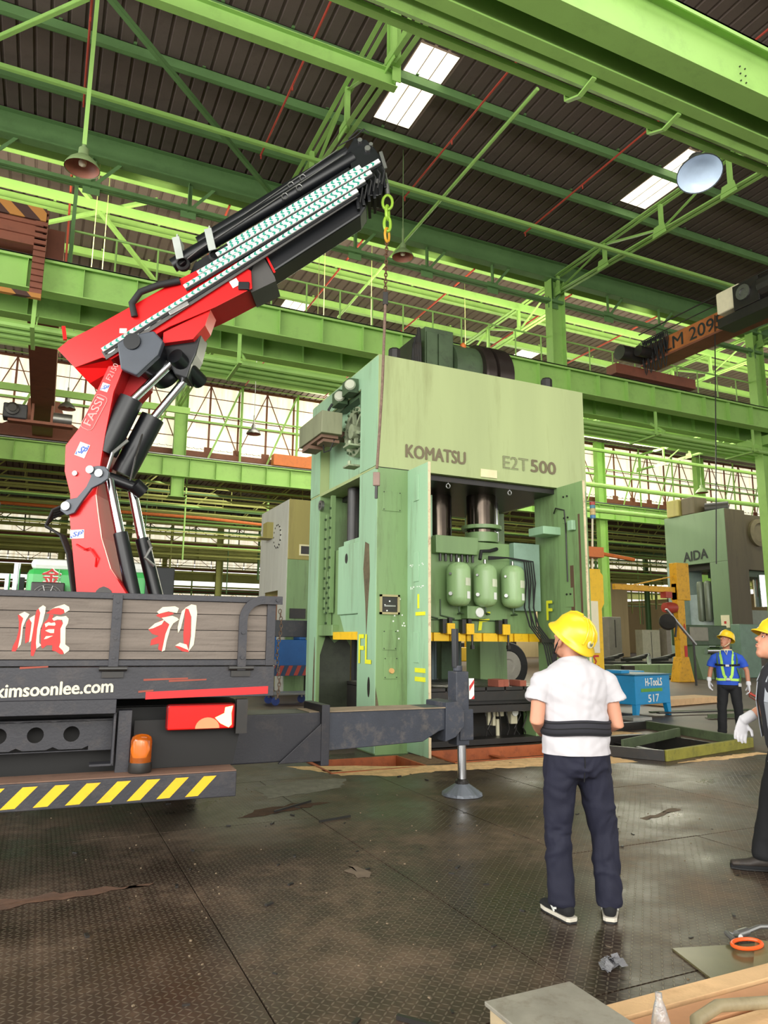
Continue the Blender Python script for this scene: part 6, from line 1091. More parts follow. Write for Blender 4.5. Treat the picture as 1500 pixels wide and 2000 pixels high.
for x, y, z in ((30.2, 27.6, 8.1), (30.3, 26.7, 8.1)): m = MB(); m.cbox((x, y, z+.45), (1.0, .8, .9)); m.build('motor_box', OLP if y > 27 else BP, t, bevel=.05)
m = MB(); m.tube((30.4, 26.1, 8.35), (31, 25.2, 8.35), .3, 12); m.build('motor', BLACKM, t, smooth=True)
m = MB(); m.box((29.77, 24.62, 2.3), (29.8, 25.1, 2.9)); m.build('notice', CREAM, t); m = MB(); m.lathe([(0, 0), (.09, 0)], (29.765, 24.86, 2.55), V(-1, 0, 0), 4); m.build('notice_mark', REDT, t)
tag(MB().box((29.35, 23.75, 0), (30.65, 24.25, 2.45)).build('control_cabinet', mat('grey_green_cabinet_far', sr(118, 146, 128), .5), bevel=.03), 'grey green cabinet standing behind the man in blue', 'cabinet')
tag(MB().box((31.8, 24.0, 0), (32.6, 24.4, 2.4)).build('control_cabinet', mat('grey_cabinet', sr(150, 146, 134), .6), bevel=.03), 'narrow grey cabinet right of the man in blue', 'cabinet')
t = thing('machine_bench', 'dark green bench machine left of the man in blue', 'machine', (26.8, 23.8, 0)); MB().cbox((26.8, 23.8, 1.9), (2.6, .8, .9)).build('top', PRESSK, t, bevel=.04); MB().cbox((26.3, 23.6, 1.95), (1.1, .5, .6)).build('control_panel', mat('grey_cabinet', sr(150, 146, 134), .6), t, bevel=.03); MB().prism([(25.9, 1.45), (26.9, 1.45), (27.1, 0), (26.4, 0)], lambda a, b, d: V(a, d, b), 23.4, 23.9).build('leg', GP, t); MB().cbox((28, 23.8, .7), (.8, .7, 1.4)).build('leg', PRESSK, t)
MB().tube((26.6, 23.35, 1.22), (27.5, 23.35, 1.22), .14, 16).build('shiny_roll', CHROME, t)
# jib crane
t = thing('jib_crane', 'worn yellow jib crane with arm reaching left', 'jib crane', (23.85, 22.1, 0))
YJ = mat('worn_jib_yellow', sr(222, 164, 30), .5, var=.08, scale=3, dirt=sr(90, 60, 30), damt=.7)
MB().box((23.65, 22.0, .9), (24.05, 22.3, 4.0)).prism([(23.4, 0), (24.3, 0), (24.05, 1.0), (23.65, 1.0)], lambda a, b, d: V(a, d, b), 21.95, 22.4).build('column', YJ, t, bevel=.02)
MB().box((23.65, 21.95, 3.3), (24.35, 22.35, 4.85)).build('pivot_head', YJ, t, bevel=.02)
MB().bar((20.4, 22.15, 3.74), (24.1, 22.15, 3.72), .14, .22).bar((21.2, 22.15, 3.8), (23.7, 22.15, 4.3), .04, .05).build('arm', YJ, t); h = MB().cbox((23.15, 22.1, 3.5), (.35, .3, .25)).build('trolley', REDP, t); MB().lathe([(0, -.3), (.2, -.28), (.24, 0), (.2, .28), (0, .3)], (23.3, 22.1, 2.98), V(1, 0, 0), 14).build('hoist_body', REDP, t, smooth=True); MB().tube((23.25, 22.1, 3.1), (23.2, 22.1, 3.5), .02, 6).build('chain', BLACKM, t); MB().path([V(23.4, 22.1, 2.8), V(23.5, 22, 2.2), V(23.4, 22, 1.8), V(23.55, 22, 2.5)], .05, 6).build('cable_bundle', BLACKM, t)
text_mb('1', (23.86, 21.99, .95), (1, 0, 0), (0, 0, 1), .16, .5, .004, .01).build('red_spray', REDT, t, fix=False); text_mb('A', (23.84, 21.99, 1.95), (1, 0, 0), (0, 0, 1), .2, .4, .004, .01).build('red_spray', REDT, t, fix=False)
t = thing('drum_fan', 'black drum fan on a slanted stand by the yellow jib', 'fan', (21.6, 20, 0)); MB().lathe([(.0, .02), (.29, 0), (.31, .07), (.29, .16), (0, .14)], (20.9, 20, 2.28), V(-.5, -.8, .4), 24).build('drum', BLACKM, t, smooth=True); MB().bar((21.0, 20.1, 2.8), (22.4, 20.1, 1.5), .1, .06).build('strut', STEEL, t); MB().tube((22.3, 20.1, 0), (22.3, 20.1, 1.6), .04, 8).build('stand', BLACKM, t)
t = thing('machine_bed', 'long dark green machine bed behind the blue tool box', 'machine', (24, 24, 0)); MB().box((20.5, 24, .0), (22.4, 24.8, .62)).build('segment', FRD, t, bevel=.02); MB().box((22.7, 24.0, .1), (27, 24.9, .62)).build('segment', PRESSD, t, bevel=.02); MB().box((22.3, 23.8, .35), (22.9, 24.2, .6)).build('black_motor', BLACKM, t, bevel=.03)
tag(MB().box((22.4, 25.8, 0), (28.4, 27.0, .68)).build('scrap_bench', BLACKM, bevel=.02), 'dark bench loaded with scrap profiles behind the machine bed', 'bench')
for k in range(9): x = 22.6+k*.55; tag(MB().bar((x, 26+.3*(k % 3), .75+.02*(k % 2)), (x+1.2, 26.05+.3*(k % 3), .8+.1*(k % 3)), .16, .14).build('scrap_profile', BLACKM), 'dark scrap profile piled behind the machine bed', 'scrap', 'scrap profiles behind the machine bed')
t = thing('water_bottle', 'small clear water bottle standing on the machine bed', 'bottle', (24.2, 24.3, .62)); MB().lathe([(0, 0), (.09, 0), (.09, .3), (.04, .4), (.04, .46), (0, .46)], (24.2, 24.3, .62), UP, 12).build('body', CL, t, smooth=True)
# grey cabinets and panels behind
for x, y, w, z, c, lb in ((49, 45, 4.2, 2.75, (150, 142, 130), 'big grey panelled cabinet left of the yellow jib'), (45.2, 45, 1.9, 2.6, (176, 172, 150), 'pale cabinet left of the big grey one'), (27.6, 30, .9, 2.9, (120, 116, 106), 'grey box mounted behind the tall green column')):
    t = thing('cabinet', lb, 'cabinet', (x, y, 0)); MB().box((x-w/2, y, 0), (x+w/2, y+.8, z)).build('body', mat('cabinet_%d' % c[0], sr(*c), .6), t, bevel=.03); MB().box((x-.02, y-.02, .3 if w > 1 else 1.3), (x+.02, y, z-.15)).build('door_gap', BLACKM, t); 
MB0 = MB()
for i in range(6):
    for j in range(9): MB0.box((39.5+i*.38, 44.8, .9+j*.2), (39.8+i*.38, 44.9, 1.02+j*.2))
t = thing('louvre_window', 'bright louvred opening low behind the press right side', 'window', (40.6, 44.9, .8)); MB().box((39.4, 44.95, 0), (41.8, 45.05, 2.8)).build('frame', CREAM, t); MB0.build('lit_slots', flat('lit_slots', sr(250, 236, 214), .5, emit=(1, .9, .78, 1), estr=1.4), t, kind='stuff')
m = MB(); m.box((33, 63, 0), (60, 63.3, 8.2)); tag(m.build('partition_wall', CREAMW), 'tan sheet partition wall at the right background', 'wall')
# telehandler behind the press (wheels), bin, trolley
t = thing('wheel_loader', 'yellow loader with large grey rims seen under the press slide', 'loader', (13, 21, 0))
for x in (11.3, 14.0):
    MB().lathe([(.45, -.15), (.74, -.15), (.78, -.1), (.78, .15), (.74, .2), (.5, .2), (.46, .1), (.2, .12), (0, .12)], (x, 20.4, .76), V(0, -1, 0), 28).build('tyre', RUBBER, t, smooth=True); MB().lathe([(.0, 0), (.2, .0), (.24, .04), (.48, .04), (.5, -.06)], (x, 20.25, .76), V(0, -1, 0), 24).build('rim', mat('grey_rim', sr(160, 156, 144), .5), t, smooth=True)
MB().box((10.6, 20.7, .9), (14.4, 22.3, 1.35)).box((13.5, 20.5, 1.3), (14.3, 22.2, 2.0)).build('body', YELLOW, t, bevel=.04); MB().box((11.0, 20.6, 1.3), (12.2, 22.2, 1.75)).build('blue_tank', mat('mid_blue', sr(32, 92, 156), .5), t, bevel=.03); MB().box((11.7, 20.55, 1.2), (12.3, 20.7, 1.6)).build('grey_tank', mat('grey_bucket', sr(130, 140, 146), .5), t, bevel=.03)
t = thing('waste_sack', 'white sack seen through the hoses right under the slide', 'sack', (15.4, 19.6, 0)); MB().lathe([(0, 0), (.38, .03), (.46, .4), (.42, .8), (.26, 1.05), (0, 1.12)], (15.35, 19.4, 0), UP, 14, sx=1, sy=.8).build('sack', WHITEP, t, smooth=True)
t = thing('blue_container', 'blue container with red hazard stripes behind the platform trolley', 'container', (6.8, 21, 0)); MB().box((5.9, 20.6, .75), (7.5, 21.2, 1.55)).box((6.0, 20.6, 1.55), (6.2, 21.2, 2.0)).box((6.9, 20.6, 1.55), (7.1, 21.2, 2.0)).build('body', mat('mid_blue', sr(32, 92, 156), .5), t, bevel=.02); hs = MB().box((5.9, 20.56, .52), (7.5, 20.6, .82)).build('lower_rail', mat('dark_blue_rail', sr(40, 66, 96), .5), t)
for k in range(6): MB().prism([(0, .53), (.12, .53), (.24, .81), (.12, .81)], lambda a, b, d, k=k: V(5.95+k*.26+a, d, b), 20.55, 20.56).build('hazard_stripe', REDP, hs)
MB().box((6.0, 20.8, 0), (6.1, 21, .6)).box((7.2, 20.8, 0), (7.3, 21, .6)).build('foot', BLACKM, t)
t = thing('platform_trolley', 'steel platform trolley with blue castors left of the press', 'trolley', (5.6, 17.4, 0)); MB().box((5.05, 17.1, .24), (6.2, 17.9, .28)).build('deck', STEEL, t, bevel=.006)
MB().path([V(5.1, 17.15, .28), V(5.1, 17.15, .9), V(5.16, 17.2, 1.0), V(5.14, 17.75, 1.0), V(5.1, 17.85, .9), V(5.1, 17.85, .28)], .018, 8).path([V(5.1, 17.15, .62), V(5.1, 17.85, .62)], .014, 6).build('handle', mat('cream_tube', sr(200, 190, 160), .5), t, smooth=True); MB().box((5.09, 17.2, .35), (5.11, 17.8, .6)).build('wire_panel', mat('cream_tube', sr(200, 190, 160), .5), t)
for x in (5.2, 6.05):
    for y in (17.2, 17.8): MB().tube((x, y-.02, .1), (x, y+.02, .1), .1, 14).build('castor', mat('castor_blue', sr(40, 60, 120), .5), t); MB().cbox((x, y, .19), (.05, .07, .1)).build('castor_fork', STEEL, t)
for x, y in ((5.1, 17.15), (5.1, 17.85)): MB().tube((x, y, .26), (x, y, .36), .035, 8).build('yellow_cap', YELLOW, t)
# shelving at the far left
t = thing('brown_rack', 'brown steel rack at the far left edge', 'rack', (-2.3, 27, 0))
for k in range(14): MB().box((-3.6, 27, .4+k*.4), (-1.6, 27.4, .48+k*.4)).build('shelf', BROWN, t)
MB().box((-1.75, 26.95, 0), (-1.6, 27.1, 6)).box((-3.6, 26.95, 0), (-3.45, 27.1, 6)).build('upright', BLACKM, t)
for k in (0, 1, 2, 4, 5, 6, 7, 8):
    y = 44+6*k; x = y*rr.choice((.15, .22, .3, .42, .6, .75)); t = thing('distant_machine', 'distant green machine far down the hall', 'machine', (x, y, 0), group='distant machines'); MB().box((x-1.2, y, 0), (x+1.2, y+1.5, rr.uniform(2.2, 4.2))).build('body', rr.choice((GREEND, OLIVE, PRESSK, GP)), t, bevel=.05); MB().box((x-.7, y-.1, .9), (x+.7, y, 1.9)).build('opening', BLACKM, t)
# ================================================================ PEOPLE
SKIN = mat('skin', sr(198, 140, 112), .5, var=.05, scale=6); SKIN.node_tree.nodes['Principled BSDF'].inputs['Subsurface Weight'].default_value = .08
SKIN2 = mat('skin_tan', sr(166, 110, 82), .5, var=.05, scale=6)
TSH = mat('white_cotton', sr(190, 187, 191), .85, var=.03, scale=5, bump=.15, bscale=400)
NAVY = mat('navy_trouser_cloth', sr(17, 19, 40), .8, var=.1, scale=4, bump=.2, bscale=300)
BLK = mat('black_cloth', sr(15, 16, 19), .85, var=.15, scale=5, bump=.2, bscale=300)
CHAR = mat('charcoal_cloth', sr(38, 38, 45), .85, var=.1, scale=6)
BLUEP = mat('blue_polo_cloth', sr(32, 74, 176), .8, var=.08, scale=5)
GLOVE = mat('white_knit_glove', sr(204, 202, 206), .9, var=.05, bump=.3, bscale=300)
HATY = mat('hard_hat_yellow', sr(228, 192, 40), .28, var=.02)
SOLE = flat('pale_sole', sr(196, 190, 176), .7); BOOT = mat('dark_boot_leather', sr(48, 42, 38), .6, var=.2, dirt=sr(96, 84, 70), damt=.4, scale=8)
HAIR = mat('black_hair', sr(24, 20, 18), .7)
def etube(mb, pts, rad, side=V(1, 0, 0), n=18, flat=False):
    """closed limb: elliptical rings (a along side, b across) with rounded ends"""
    pts = [Vector(p) for p in pts]; rad = [(r, r) if isinstance(r, (int, float)) else r for r in rad]
    d0 = (pts[1]-pts[0]).normalized(); d1 = (pts[-1]-pts[-2]).normalized(); P, R = [], []
    for f, g in ((1.0, .12), (.86, .5), (.5, .87)): P.append(pts[0]-d0*min(rad[0])*f*.6); R.append((rad[0][0]*g, rad[0][1]*g))
    P += pts; R += rad
    if not flat:
      for f, g in ((.5, .87), (.86, .5), (1.0, .12)): P.append(pts[-1]+d1*min(rad[-1])*f*.6); R.append((rad[-1][0]*g, rad[-1][1]*g))
    vs = []; N = len(P)
    for i, p in enumerate(P):
        d = (P[min(i+1, N-1)]-P[max(i-1, 0)]).normalized(); a = (side-d*side.dot(d)).normalized(); b = d.cross(a)
        vs += [p+a*R[i][0]*math.cos(2*PI*k/n)+b*R[i][1]*math.sin(2*PI*k/n) for k in range(n)]
    mb.add(vs, [(i*n+k, i*n+(k+1) % n, (i+1)*n+(k+1) % n, (i+1)*n+k) for i in range(N-1) for k in range(n)]+[tuple(range(n-1, -1, -1)), tuple((N-1)*n+k for k in range(n))]); return mb
def fuse(mb, name, m_, parent, vox=.008, smooth=4, wr=0, wscale=9, cut=None, label=None, dirf=None):
    """several overlapping volumes become ONE skin"""
    me = bpy.data.meshes.new('x'); me.from_pydata(mb.v, [], mb.f); o = bpy.data.objects.new('x', me); COL.objects.link(o)
    r = o.modifiers.new('r', 'REMESH'); r.mode = 'VOXEL'; r.voxel_size = vox; s = o.modifiers.new('s', 'SMOOTH'); s.iterations = smooth; s.factor = .5
    dg = bpy.context.evaluated_depsgraph_get(); dg.update(); m2 = bpy.data.meshes.new_from_object(o.evaluated_get(dg)); bpy.data.objects.remove(o); m2.name = name
    if wr:
        nn = [v.normal.copy() for v in m2.vertices]
        for v, q in zip(m2.vertices, nn):
            c = v.co; f = dirf(c) if dirf else c*wscale; v.co += q*wr*(noise.noise(f)+.5*noise.noise(f*2.1))
    if cut:
        import bmesh
        bm = bmesh.new(); bm.from_mesh(m2)
        for co, no in cut: bmesh.ops.bisect_plane(bm, geom=bm.verts[:]+bm.edges[:]+bm.faces[:], plane_co=co, plane_no=no, clear_outer=True)
        bm.to_mesh(m2); bm.free()
    m2.materials.clear(); m2.materials.append(m_)
    return finish(m2, name, parent, local=True, smooth=True, label=label, fix=False)
def hand(mb, w, d, palm_n, sgn, curl=.5, L=1.0):
    """palm and five fingers; d = pointing direction, palm_n = palm normal (fingers curl to it), sgn = side of the thumb"""
    d = Vector(d).normalized(); pn = Vector(palm_n); pn = (pn-d*pn.dot(d)).normalized(); sd = d.cross(pn)*sgn; w = Vector(w)
    etube(mb, [w-d*.02, w+d*.03, w+d*.06*L, w+d*.095*L], [(.026, .02), (.036, .018), (.041, .016), (.038, .013)], sd)
    for i, (o, l) in enumerate(((.033, .070), (.011, .080), (-.011, .074), (-.033, .058))):
        p = w+d*.09*L+sd*o; a1 = curl*.6; a2 = curl*1.5; q1 = p+(d*math.cos(a1)+pn*math.sin(a1))*l*.5; q2 = q1+(d*math.cos(a2)+pn*math.sin(a2))*l*.5
        etube(mb, [p-d*.01, q1, q2], [.0095, .0088, .0075], sd, 10)
    p = w+d*.03+sd*.03; q1 = p+(d*.6+sd*.75+pn*.35).normalized()*.04; q2 = q1+(d*.85+sd*.25+pn*.4).normalized()*.035
    etube(mb, [p, q1, q2], [.0125, .011, .009], sd, 10)
def head(mb, c, f, u):
    """skull, jaw, nose, ears; f forward, u up"""
    r = f.cross(u)
    etube(mb, [c-u*.105+f*.045, c-u*.08+f*.03, c-u*.04+f*.012, c+u*.02, c+u*.07-f*.008, c+u*.105-f*.01], [(.032, .03), (.052, .058), (.066, .083), (.075, .094), (.072, .09), (.05, .065)], r, 22)
    etube(mb, [c+u*.03+f*.088, c+f*.102, c-u*.018+f*.112, c-u*.026+f*.098], [(.008, .008), (.011, .011), (.017, .012), (.014, .008)], r, 10)
    etube(mb, [c-u*.05+f*.082+r*.022, c-u*.05+f*.09, c-u*.05+f*.082-r*.022], [(.006, .006), (.008, .008), (.006, .006)], u, 8)
    etube(mb, [c-u*.062+f*.08+r*.018, c-u*.063+f*.087, c-u*.062+f*.08-r*.018], [(.006, .006), (.009, .008), (.006, .006)], u, 8)
    etube(mb, [c+u*.036+f*.082+r*.05, c+u*.042+f*.092, c+u*.036+f*.082-r*.05], [(.008, .007), (.009, .008), (.008, .007)], u, 8)
    for s in (-1, 1): etube(mb, [c+r*s*.076-u*.03-f*.002, c+r*s*.083-f*.008, c+r*s*.08+u*.03-f*.012], [(.012, .006), (.018, .008), (.012, .006)], f, 10)
def eyes(parent, c, f, u):
    r = f.cross(u)
    for s in (-1, 1):
        m = MB(); m.lathe([(0, .006), (.008, .005), (.013, 0)], c+u*.014+f*.086+r*s*.031, f+r*s*.3, 12, sx=1.15, sy=.62, xd=r); m.build('eye', flat('eye_white', sr(220, 214, 206), .3), parent, local=True)
        m = MB(); m.lathe([(0, .0085), (.0065, .007)], c+u*.014+f*.086+r*s*.031, f+r*s*.3, 10); m.build('iris', HAIR, parent, local=True)
        m = MB(); m.path([c+u*.034+f*.092+r*s*.014, c+u*.04+f*.09+r*s*.032, c+u*.034+f*.078+r*s*.052], .004, 6); m.build('eyebrow', HAIR, parent, local=True)
    m = MB(); m.path([c-u*.0555+f*.088+r*.02, c-u*.056+f*.096, c-u*.0555+f*.088-r*.02], .0025, 6); m.build('mouth_line', flat('lip', sr(140, 76, 66), .6), parent, local=True)
def hat(parent, c, ax, f, brim=.15, full=True, m_=HATY):
    ax = ax.normalized(); f = (f-ax*f.dot(ax)).normalized(); r = f.cross(ax); m = MB(); n = 40; prof = [(brim, -.012), (brim*.98, -.004), (.125, .006), (.118, .03), (.112, .07), (.092, .108), (.06, .132), (.025, .142), (0, .144)]
    vs = []
    for q, (rad, h) in enumerate(prof):
        for k in range(n):
            a = 2*PI*k/n; ex = 1.16 if rad <= .13 else 1.12; rd = rad
            if not full and rad > .13: rd = .128+(brim-.128)*max(0, math.cos(a))**.6
            rib = 1+.035*math.exp(-((math.sin(a)*rad)/.02)**2)*(1 if 1 < q < 8 and math.cos(a) != 0 else 0) if rad <= .118 else 1
            vs.append(c+(f*math.cos(a)*ex+r*math.sin(a))*rd*rib+ax*(h-(.012*abs(math.cos(a))**2 if rad > .13 else 0)))
    L = len(prof); m.add(vs, [(i*n+k, i*n+(k+1) % n, (i+1)*n+(k+1) % n, (i+1)*n+k) for i in range(L-1) for k in range(n)]); o = m.build('hard_hat', m_, parent, local=True, smooth=True)
    so = o.modifiers.new('s', 'SOLIDIFY'); so.thickness = .004
    m = MB(); [m.path([c+(f*math.cos(a)*1.17+r*math.sin(a))*q*.998+ax*h for q, h in ((.119, .03), (.115, .07), (.095, .108), (.062, .134), (.02, .147))], .006, 6) for a in (PI-.0, PI-.42, PI+.42, 0)]; m.build('shell_rib', m_, o, local=True, smooth=True)
    return o, ax, f, r
def shoe(parent, a, f, m_, sole, L=.27):
    a = Vector(a); f = Vector(f).normalized(); r = V(f.y, -f.x, 0); m = MB()
    etube(m, [a-f*.06+UP*.055, a-f*.02+UP*.062, a+f*.05+UP*.055, a+f*.11+UP*.042, a+f*(L-.09)+UP*.036], [(.036, .036), (.04, .05), (.043, .04), (.046, .03), (.036, .022)], r, 14); etube(m, [a+UP*.05, a+UP*.10], [(.038, .048), (.04, .046)], r, 14)
    o = fuse(m, 'shoe', m_, parent, .006, 3); m = MB(); pr = [(-.095, .022), (-.08, .036), (-.02, .038), (.06, .044), (.12, .047), (.16, .04), (L-.075, .018)]
    for h0, h1, e in ((.0, .012, .97), (.012, .032, 1.05)):
        pts = [(x, w*e) for x, w in pr]+[(x, -w*e) for x, w in pr[::-1]]; q = MB(); q.prism(pts, lambda x, y, d: a+f*x+r*y+UP*d, h0, h1); q.build('sole' if h1 > .02 else 'outsole', sole if h1 > .02 else RUBBER, o, local=True, bevel=.003)
    return o
def legs(hips, knees, ankles, rh, rk, ra, pelvis, rp):
    m = MB()
    etube(m, [pelvis-UP*.03, pelvis+UP*.05, pelvis+UP*.13], [rp, rp, (rp[0]*.93, rp[1]*.95)])
    for h, k, a in zip(hips, knees, ankles):
        h, k, a = Vector(h), Vector(k), Vector(a); etube(m, [h+UP*.05, h, h.lerp(k, .5), k, k.lerp(a, .5), a.lerp(k, .12), a], [rh*.95, rh, (rh+rk)/2+.002, rk, (rk+ra)/2, ra, ra*1.05])
    return m
# ---------------- man in the white T-shirt, seen from behind
b0 = HD*4.47+RH*1.155; t = thing('person', 'man in white T-shirt, navy trousers and yellow full-brim hard hat, seen from behind looking up', 'person', (b0.x, b0.y, 0), math.radians(-21))
HI = [(-.095, 0, .84), (.095, 0, .84)]; KN = [(-.125, .015, .46), (.15, .01, .46)]; AN = [(-.115, -.01, .09), (.155, -.02, .09)]
body = MB()
for h, k, a in zip(HI, KN, AN): etube(body, [h, k, V(*k).lerp(V(*a), .3), a], [.085, .055, .056, .04])
etube(body, [(0, 0, .86), (0, 0, 1.0), (0, .01, 1.15), (0, .0, 1.3), (0, 0, 1.39), (0, -.005, 1.44)], [(.17, .11), (.16, .11), (.165, .115), (.18, .11), (.14, .085), (.07, .065)])
etube(body, [(0, -.01, 1.42), (0, 0, 1.46), (-.005, .015, 1.52)], [(.066, .066), (.06, .062), (.058, .062)])
hf = V(-.42, .78, .46).normalized(); hu = (UP-hf*UP.dot(hf)+V(.0, 0, 0)).normalized(); hc = V(-.012, .03, 1.552); head(body, hc, hf, hu)
for s, el, wr_ in ((-1, (-.242, -.03, 1.09), (-.15, .19, 1.0)), (1, (.242, -.03, 1.07), (.15, .2, 1.0))):
    etube(body, [(s*.165, -.0, 1.325), (s*.218, -.01, 1.24), el, V(*el).lerp(V(*wr_), .5), wr_], [.048, .045, .043, .04, .029]); hand(body, wr_, (-s*.75, .5, .1), (0, -.5, .2), s, .7)
body = fuse(body, 'body', SKIN, t, .0065, 3); eyes(body, hc, hf, hu)
tr = legs(HI, KN, AN, .105, .078, .073, V(0, 0, .86), (.198, .142)); tr = fuse(tr, 'trousers', NAVY, t, .008, 4, .013, 7, dirf=lambda c: V(c.x*9+noise.noise(c*4)*2, c.y*7+2, c.z*7+noise.noise(c*5+V(3, 0, 0))*2.2), cut=[(V(0, 0, .075), V(0, 0, -1))], label='navy trousers')
m = MB(); m.path([V(0, -.142, .95), V(0, -.147, .86), V(0, -.12, .76)], .003, 6); m.build('back_seam', BLK, tr, local=True)
sh = MB(); etube(sh, [(0, 0, .90), (0, 0, .96), (0, 0, 1.04), (0, .005, 1.12), (0, -.0, 1.25), (0, -.005, 1.34), (0, -.005, 1.39), (0, -.005, 1.44)], [(.212, .158), (.205, .152), (.193, .145), (.198, .146), (.208, .142), (.212, .13), (.185, .108), (.09, .082)])
for s in (-1, 1): etube(sh, [(s*.14, 0, 1.345), (s*.185, -.005, 1.315), (s*.222, -.012, 1.25), (s*.238, -.018, 1.20)], [(.06, .065), (.072, .074), (.07, .073), (.071, .074)], V(0, 1, 0), flat=True)
tsh = fuse(sh, 't_shirt', TSH, t, .007, 4, .011, 6, dirf=lambda c: V(c.x*5+c.z*6+noise.noise(c*4)*1.5, c.y*4, c.z*10-abs(c.x)*8), cut=[(V(0, 0, .905), V(0, 0, -1)), (V(0, 0, 1.452), V(0, .25, 1))], label='white T-shirt')
m = MB(); N = 40; vs = []
for z, o_ in ((1.015, .014), (1.055, .012), (1.1, .014)):
    for k in range(N): a = PI*(.94)+2*PI*.80*k/(N-1)-.0; a = -PI*1.02+ (PI*1.34)*k/(N-1); vs.append(V((.196+o_)*math.cos(a), (.148+o_)*math.sin(a), z+.006*math.sin(a*3)))
m.add(vs, [(j*N+i, j*N+i+1, (j+1)*N+i+1, (j+1)*N+i) for j in range(2) for i in range(N-1)]); o = m.build('waist_support', CHAR, t, local=True, smooth=True, label='black elastic waist band'); so = o.modifiers.new('s', 'SOLIDIFY'); so.thickness = .008
m = MB(); [m.path([vs[j*N+i]*1.0+V(0, 0, dz) for i in range(N)], .0035, 6) for j, dz in ((1, 0), (0, .012), (2, -.012))]; m.build('band_stitching', BLK, o, local=True)
ax = (hu*.99+hf*-.12+V(.16, 0, 0)).normalized(); ho, ax, fx, rx = hat(t, hc+hu*.045-hf*.015, ax, hf, .15, True)
m = MB(); m.lathe([(0, .006), (.022, .005), (.026, 0)], hc+hu*.045-hf*.015-fx*.136+ax*.045, -fx+ax*.35, 18); m.build('emblem_disc', flat('silver_emblem', sr(206, 200, 150), .4), ho, local=True); m = MB(); m.lathe([(0, .0075), (.012, .007)], hc+hu*.045-hf*.015-fx*.136+ax*.045, -fx+ax*.35, 12); m.build('emblem_mark', GREYT, ho, local=True)
rr_ = hf.cross(hu); m = MB(); m.path([hc-rr_*.08+hu*.03, hc-rr_*.085-hu*.03+hf*.01, hc-rr_*.06-hu*.09+hf*.03, hc-hu*.115+hf*.045], .005, 6); m.build('chin_strap', BLK, ho, local=True); m = MB(); m.cbox(hc-rr_*.06-hu*.12+hf*.01, (.02, .03, .06)); m.build('strap_buckle', BLK, ho, local=True)
for a, f in ((AN[0], (-.34, 1, 0)), (AN[1], (.38, 1, 0))):
    s_ = shoe(t, (a[0], a[1], 0), f, BLK, SOLE); F_ = Vector(f).normalized(); r_ = V(F_.y, -F_.x, 0)
    for k in (-1, 1): m = MB(); c = V(a[0], a[1], .055)+F_*.02+r_*.045*k; m.cbox(c+F_*.02, (.004, .05, .012), r_, (F_*.7+UP*.7), (UP*.7-F_*.7)); m.cbox(c, (.004, .04, .012), r_, (F_*.9-UP*.3).normalized(), UP); m.build('shoe_flash', WHITEP, s_, local=True)
# ---------------- man in blue polo and harness, facing the viewer
b0 = HD*12.55+RH*5.87; fc = (-HD*.86-RH*.42).normalized(); t = thing('person', 'man in blue polo, lime safety harness and yellow hard hat, looking up at right', 'person', (b0.x, b0.y, 0), math.atan2(-fc.x, fc.y))
HI = [(-.09, 0, .84), (.09, 0, .84)]; KN = [(-.12, .02, .46), (.13, .02, .46)]; AN = [(-.14, -.01, .09), (.15, -.01, .09)]; body = MB()
for h, k, a in zip(HI, KN, AN): etube(body, [h, k, V(*k).lerp(V(*a), .3), a], [.08, .052, .054, .04])
etube(body, [(0, 0, .86), (0, 0, 1.0), (0, .01, 1.15), (0, .0, 1.3), (0, 0, 1.38), (0, -.005, 1.43)], [(.155, .1), (.15, .1), (.16, .11), (.17, .105), (.13, .08), (.07, .065)])
etube(body, [(0, -.01, 1.42), (0, 0, 1.5), (.0, .01, 1.56)], [(.062, .062), (.055, .056), (.055, .058)])
hf = V(.55, .72, .42).normalized(); hu = (UP-hf*UP.dot(hf)).normalized(); hc = V(0, .03, 1.59); head(body, hc, hf, hu)
ARM = ((1, (.27, -.01, 1.10), (.30, .05, .93)), (-1, (-.29, -.01, 1.10), (-.30, .06, .88)))
for s, el, wr_ in ARM: etube(body, [(s*.17, -.0, 1.335), (s*.23, -.01, 1.24), el, V(*el).lerp(V(*wr_), .5), wr_], [.052, .045, .038, .036, .027])
body = fuse(body, 'body', SKIN2, t, .0065, 3); eyes(body, hc, hf, hu)
for s, el, wr_ in ARM:
    m = MB(); wv = V(*wr_); d_ = V(s*.02, .12, -1).normalized(); etube(m, [wv-d_*.035, wv], [(.034, .032), (.034, .03)]); hand(m, wr_, d_, (-s, .3, 0), -1 if s > 0 else 1, .6)
    for i in range(len(m.v)): q = Vector(m.v[i])-wv; m.v[i] = tuple(wv+q*1.06+q.normalized()*.003 if q.length > 1e-6 else wv)
    fuse(m, 'glove', GLOVE, t, .005, 2, label='white knitted glove')
tr = fuse(legs(HI, KN, AN, .098, .074, .074, V(0, 0, .86), (.175, .13)), 'trousers', BLK, t, .01, 4, .008, 8, cut=[(V(0, 0, .06), V(0, 0, -1))], label='loose black trousers')
sh = MB(); etube(sh, [(0, 0, .86), (0, 0, .94), (0, 0, 1.04), (0, .005, 1.15), (0, -.0, 1.27), (0, -.005, 1.35), (0, -.005, 1.39), (0, -.005, 1.43)], [(.192, .14), (.185, .14), (.182, .136), (.185, .136), (.195, .134), (.185, .12), (.15, .1), (.08, .075)])
for s in (-1, 1): etube(sh, [(s*.13, 0, 1.335), (s*.19, -.005, 1.30), (s*.245, -.012, 1.22), (s*.262, -.015, 1.16)], [(.065, .07), (.07, .072), (.065, .068), (.066, .068)], V(0, 1, 0), flat=True)
fuse(sh, 'polo_shirt', BLUEP, t, .009, 4, .008, 7, cut=[(V(0, 0, .865), V(0, 0, -1))], label='blue polo shirt')
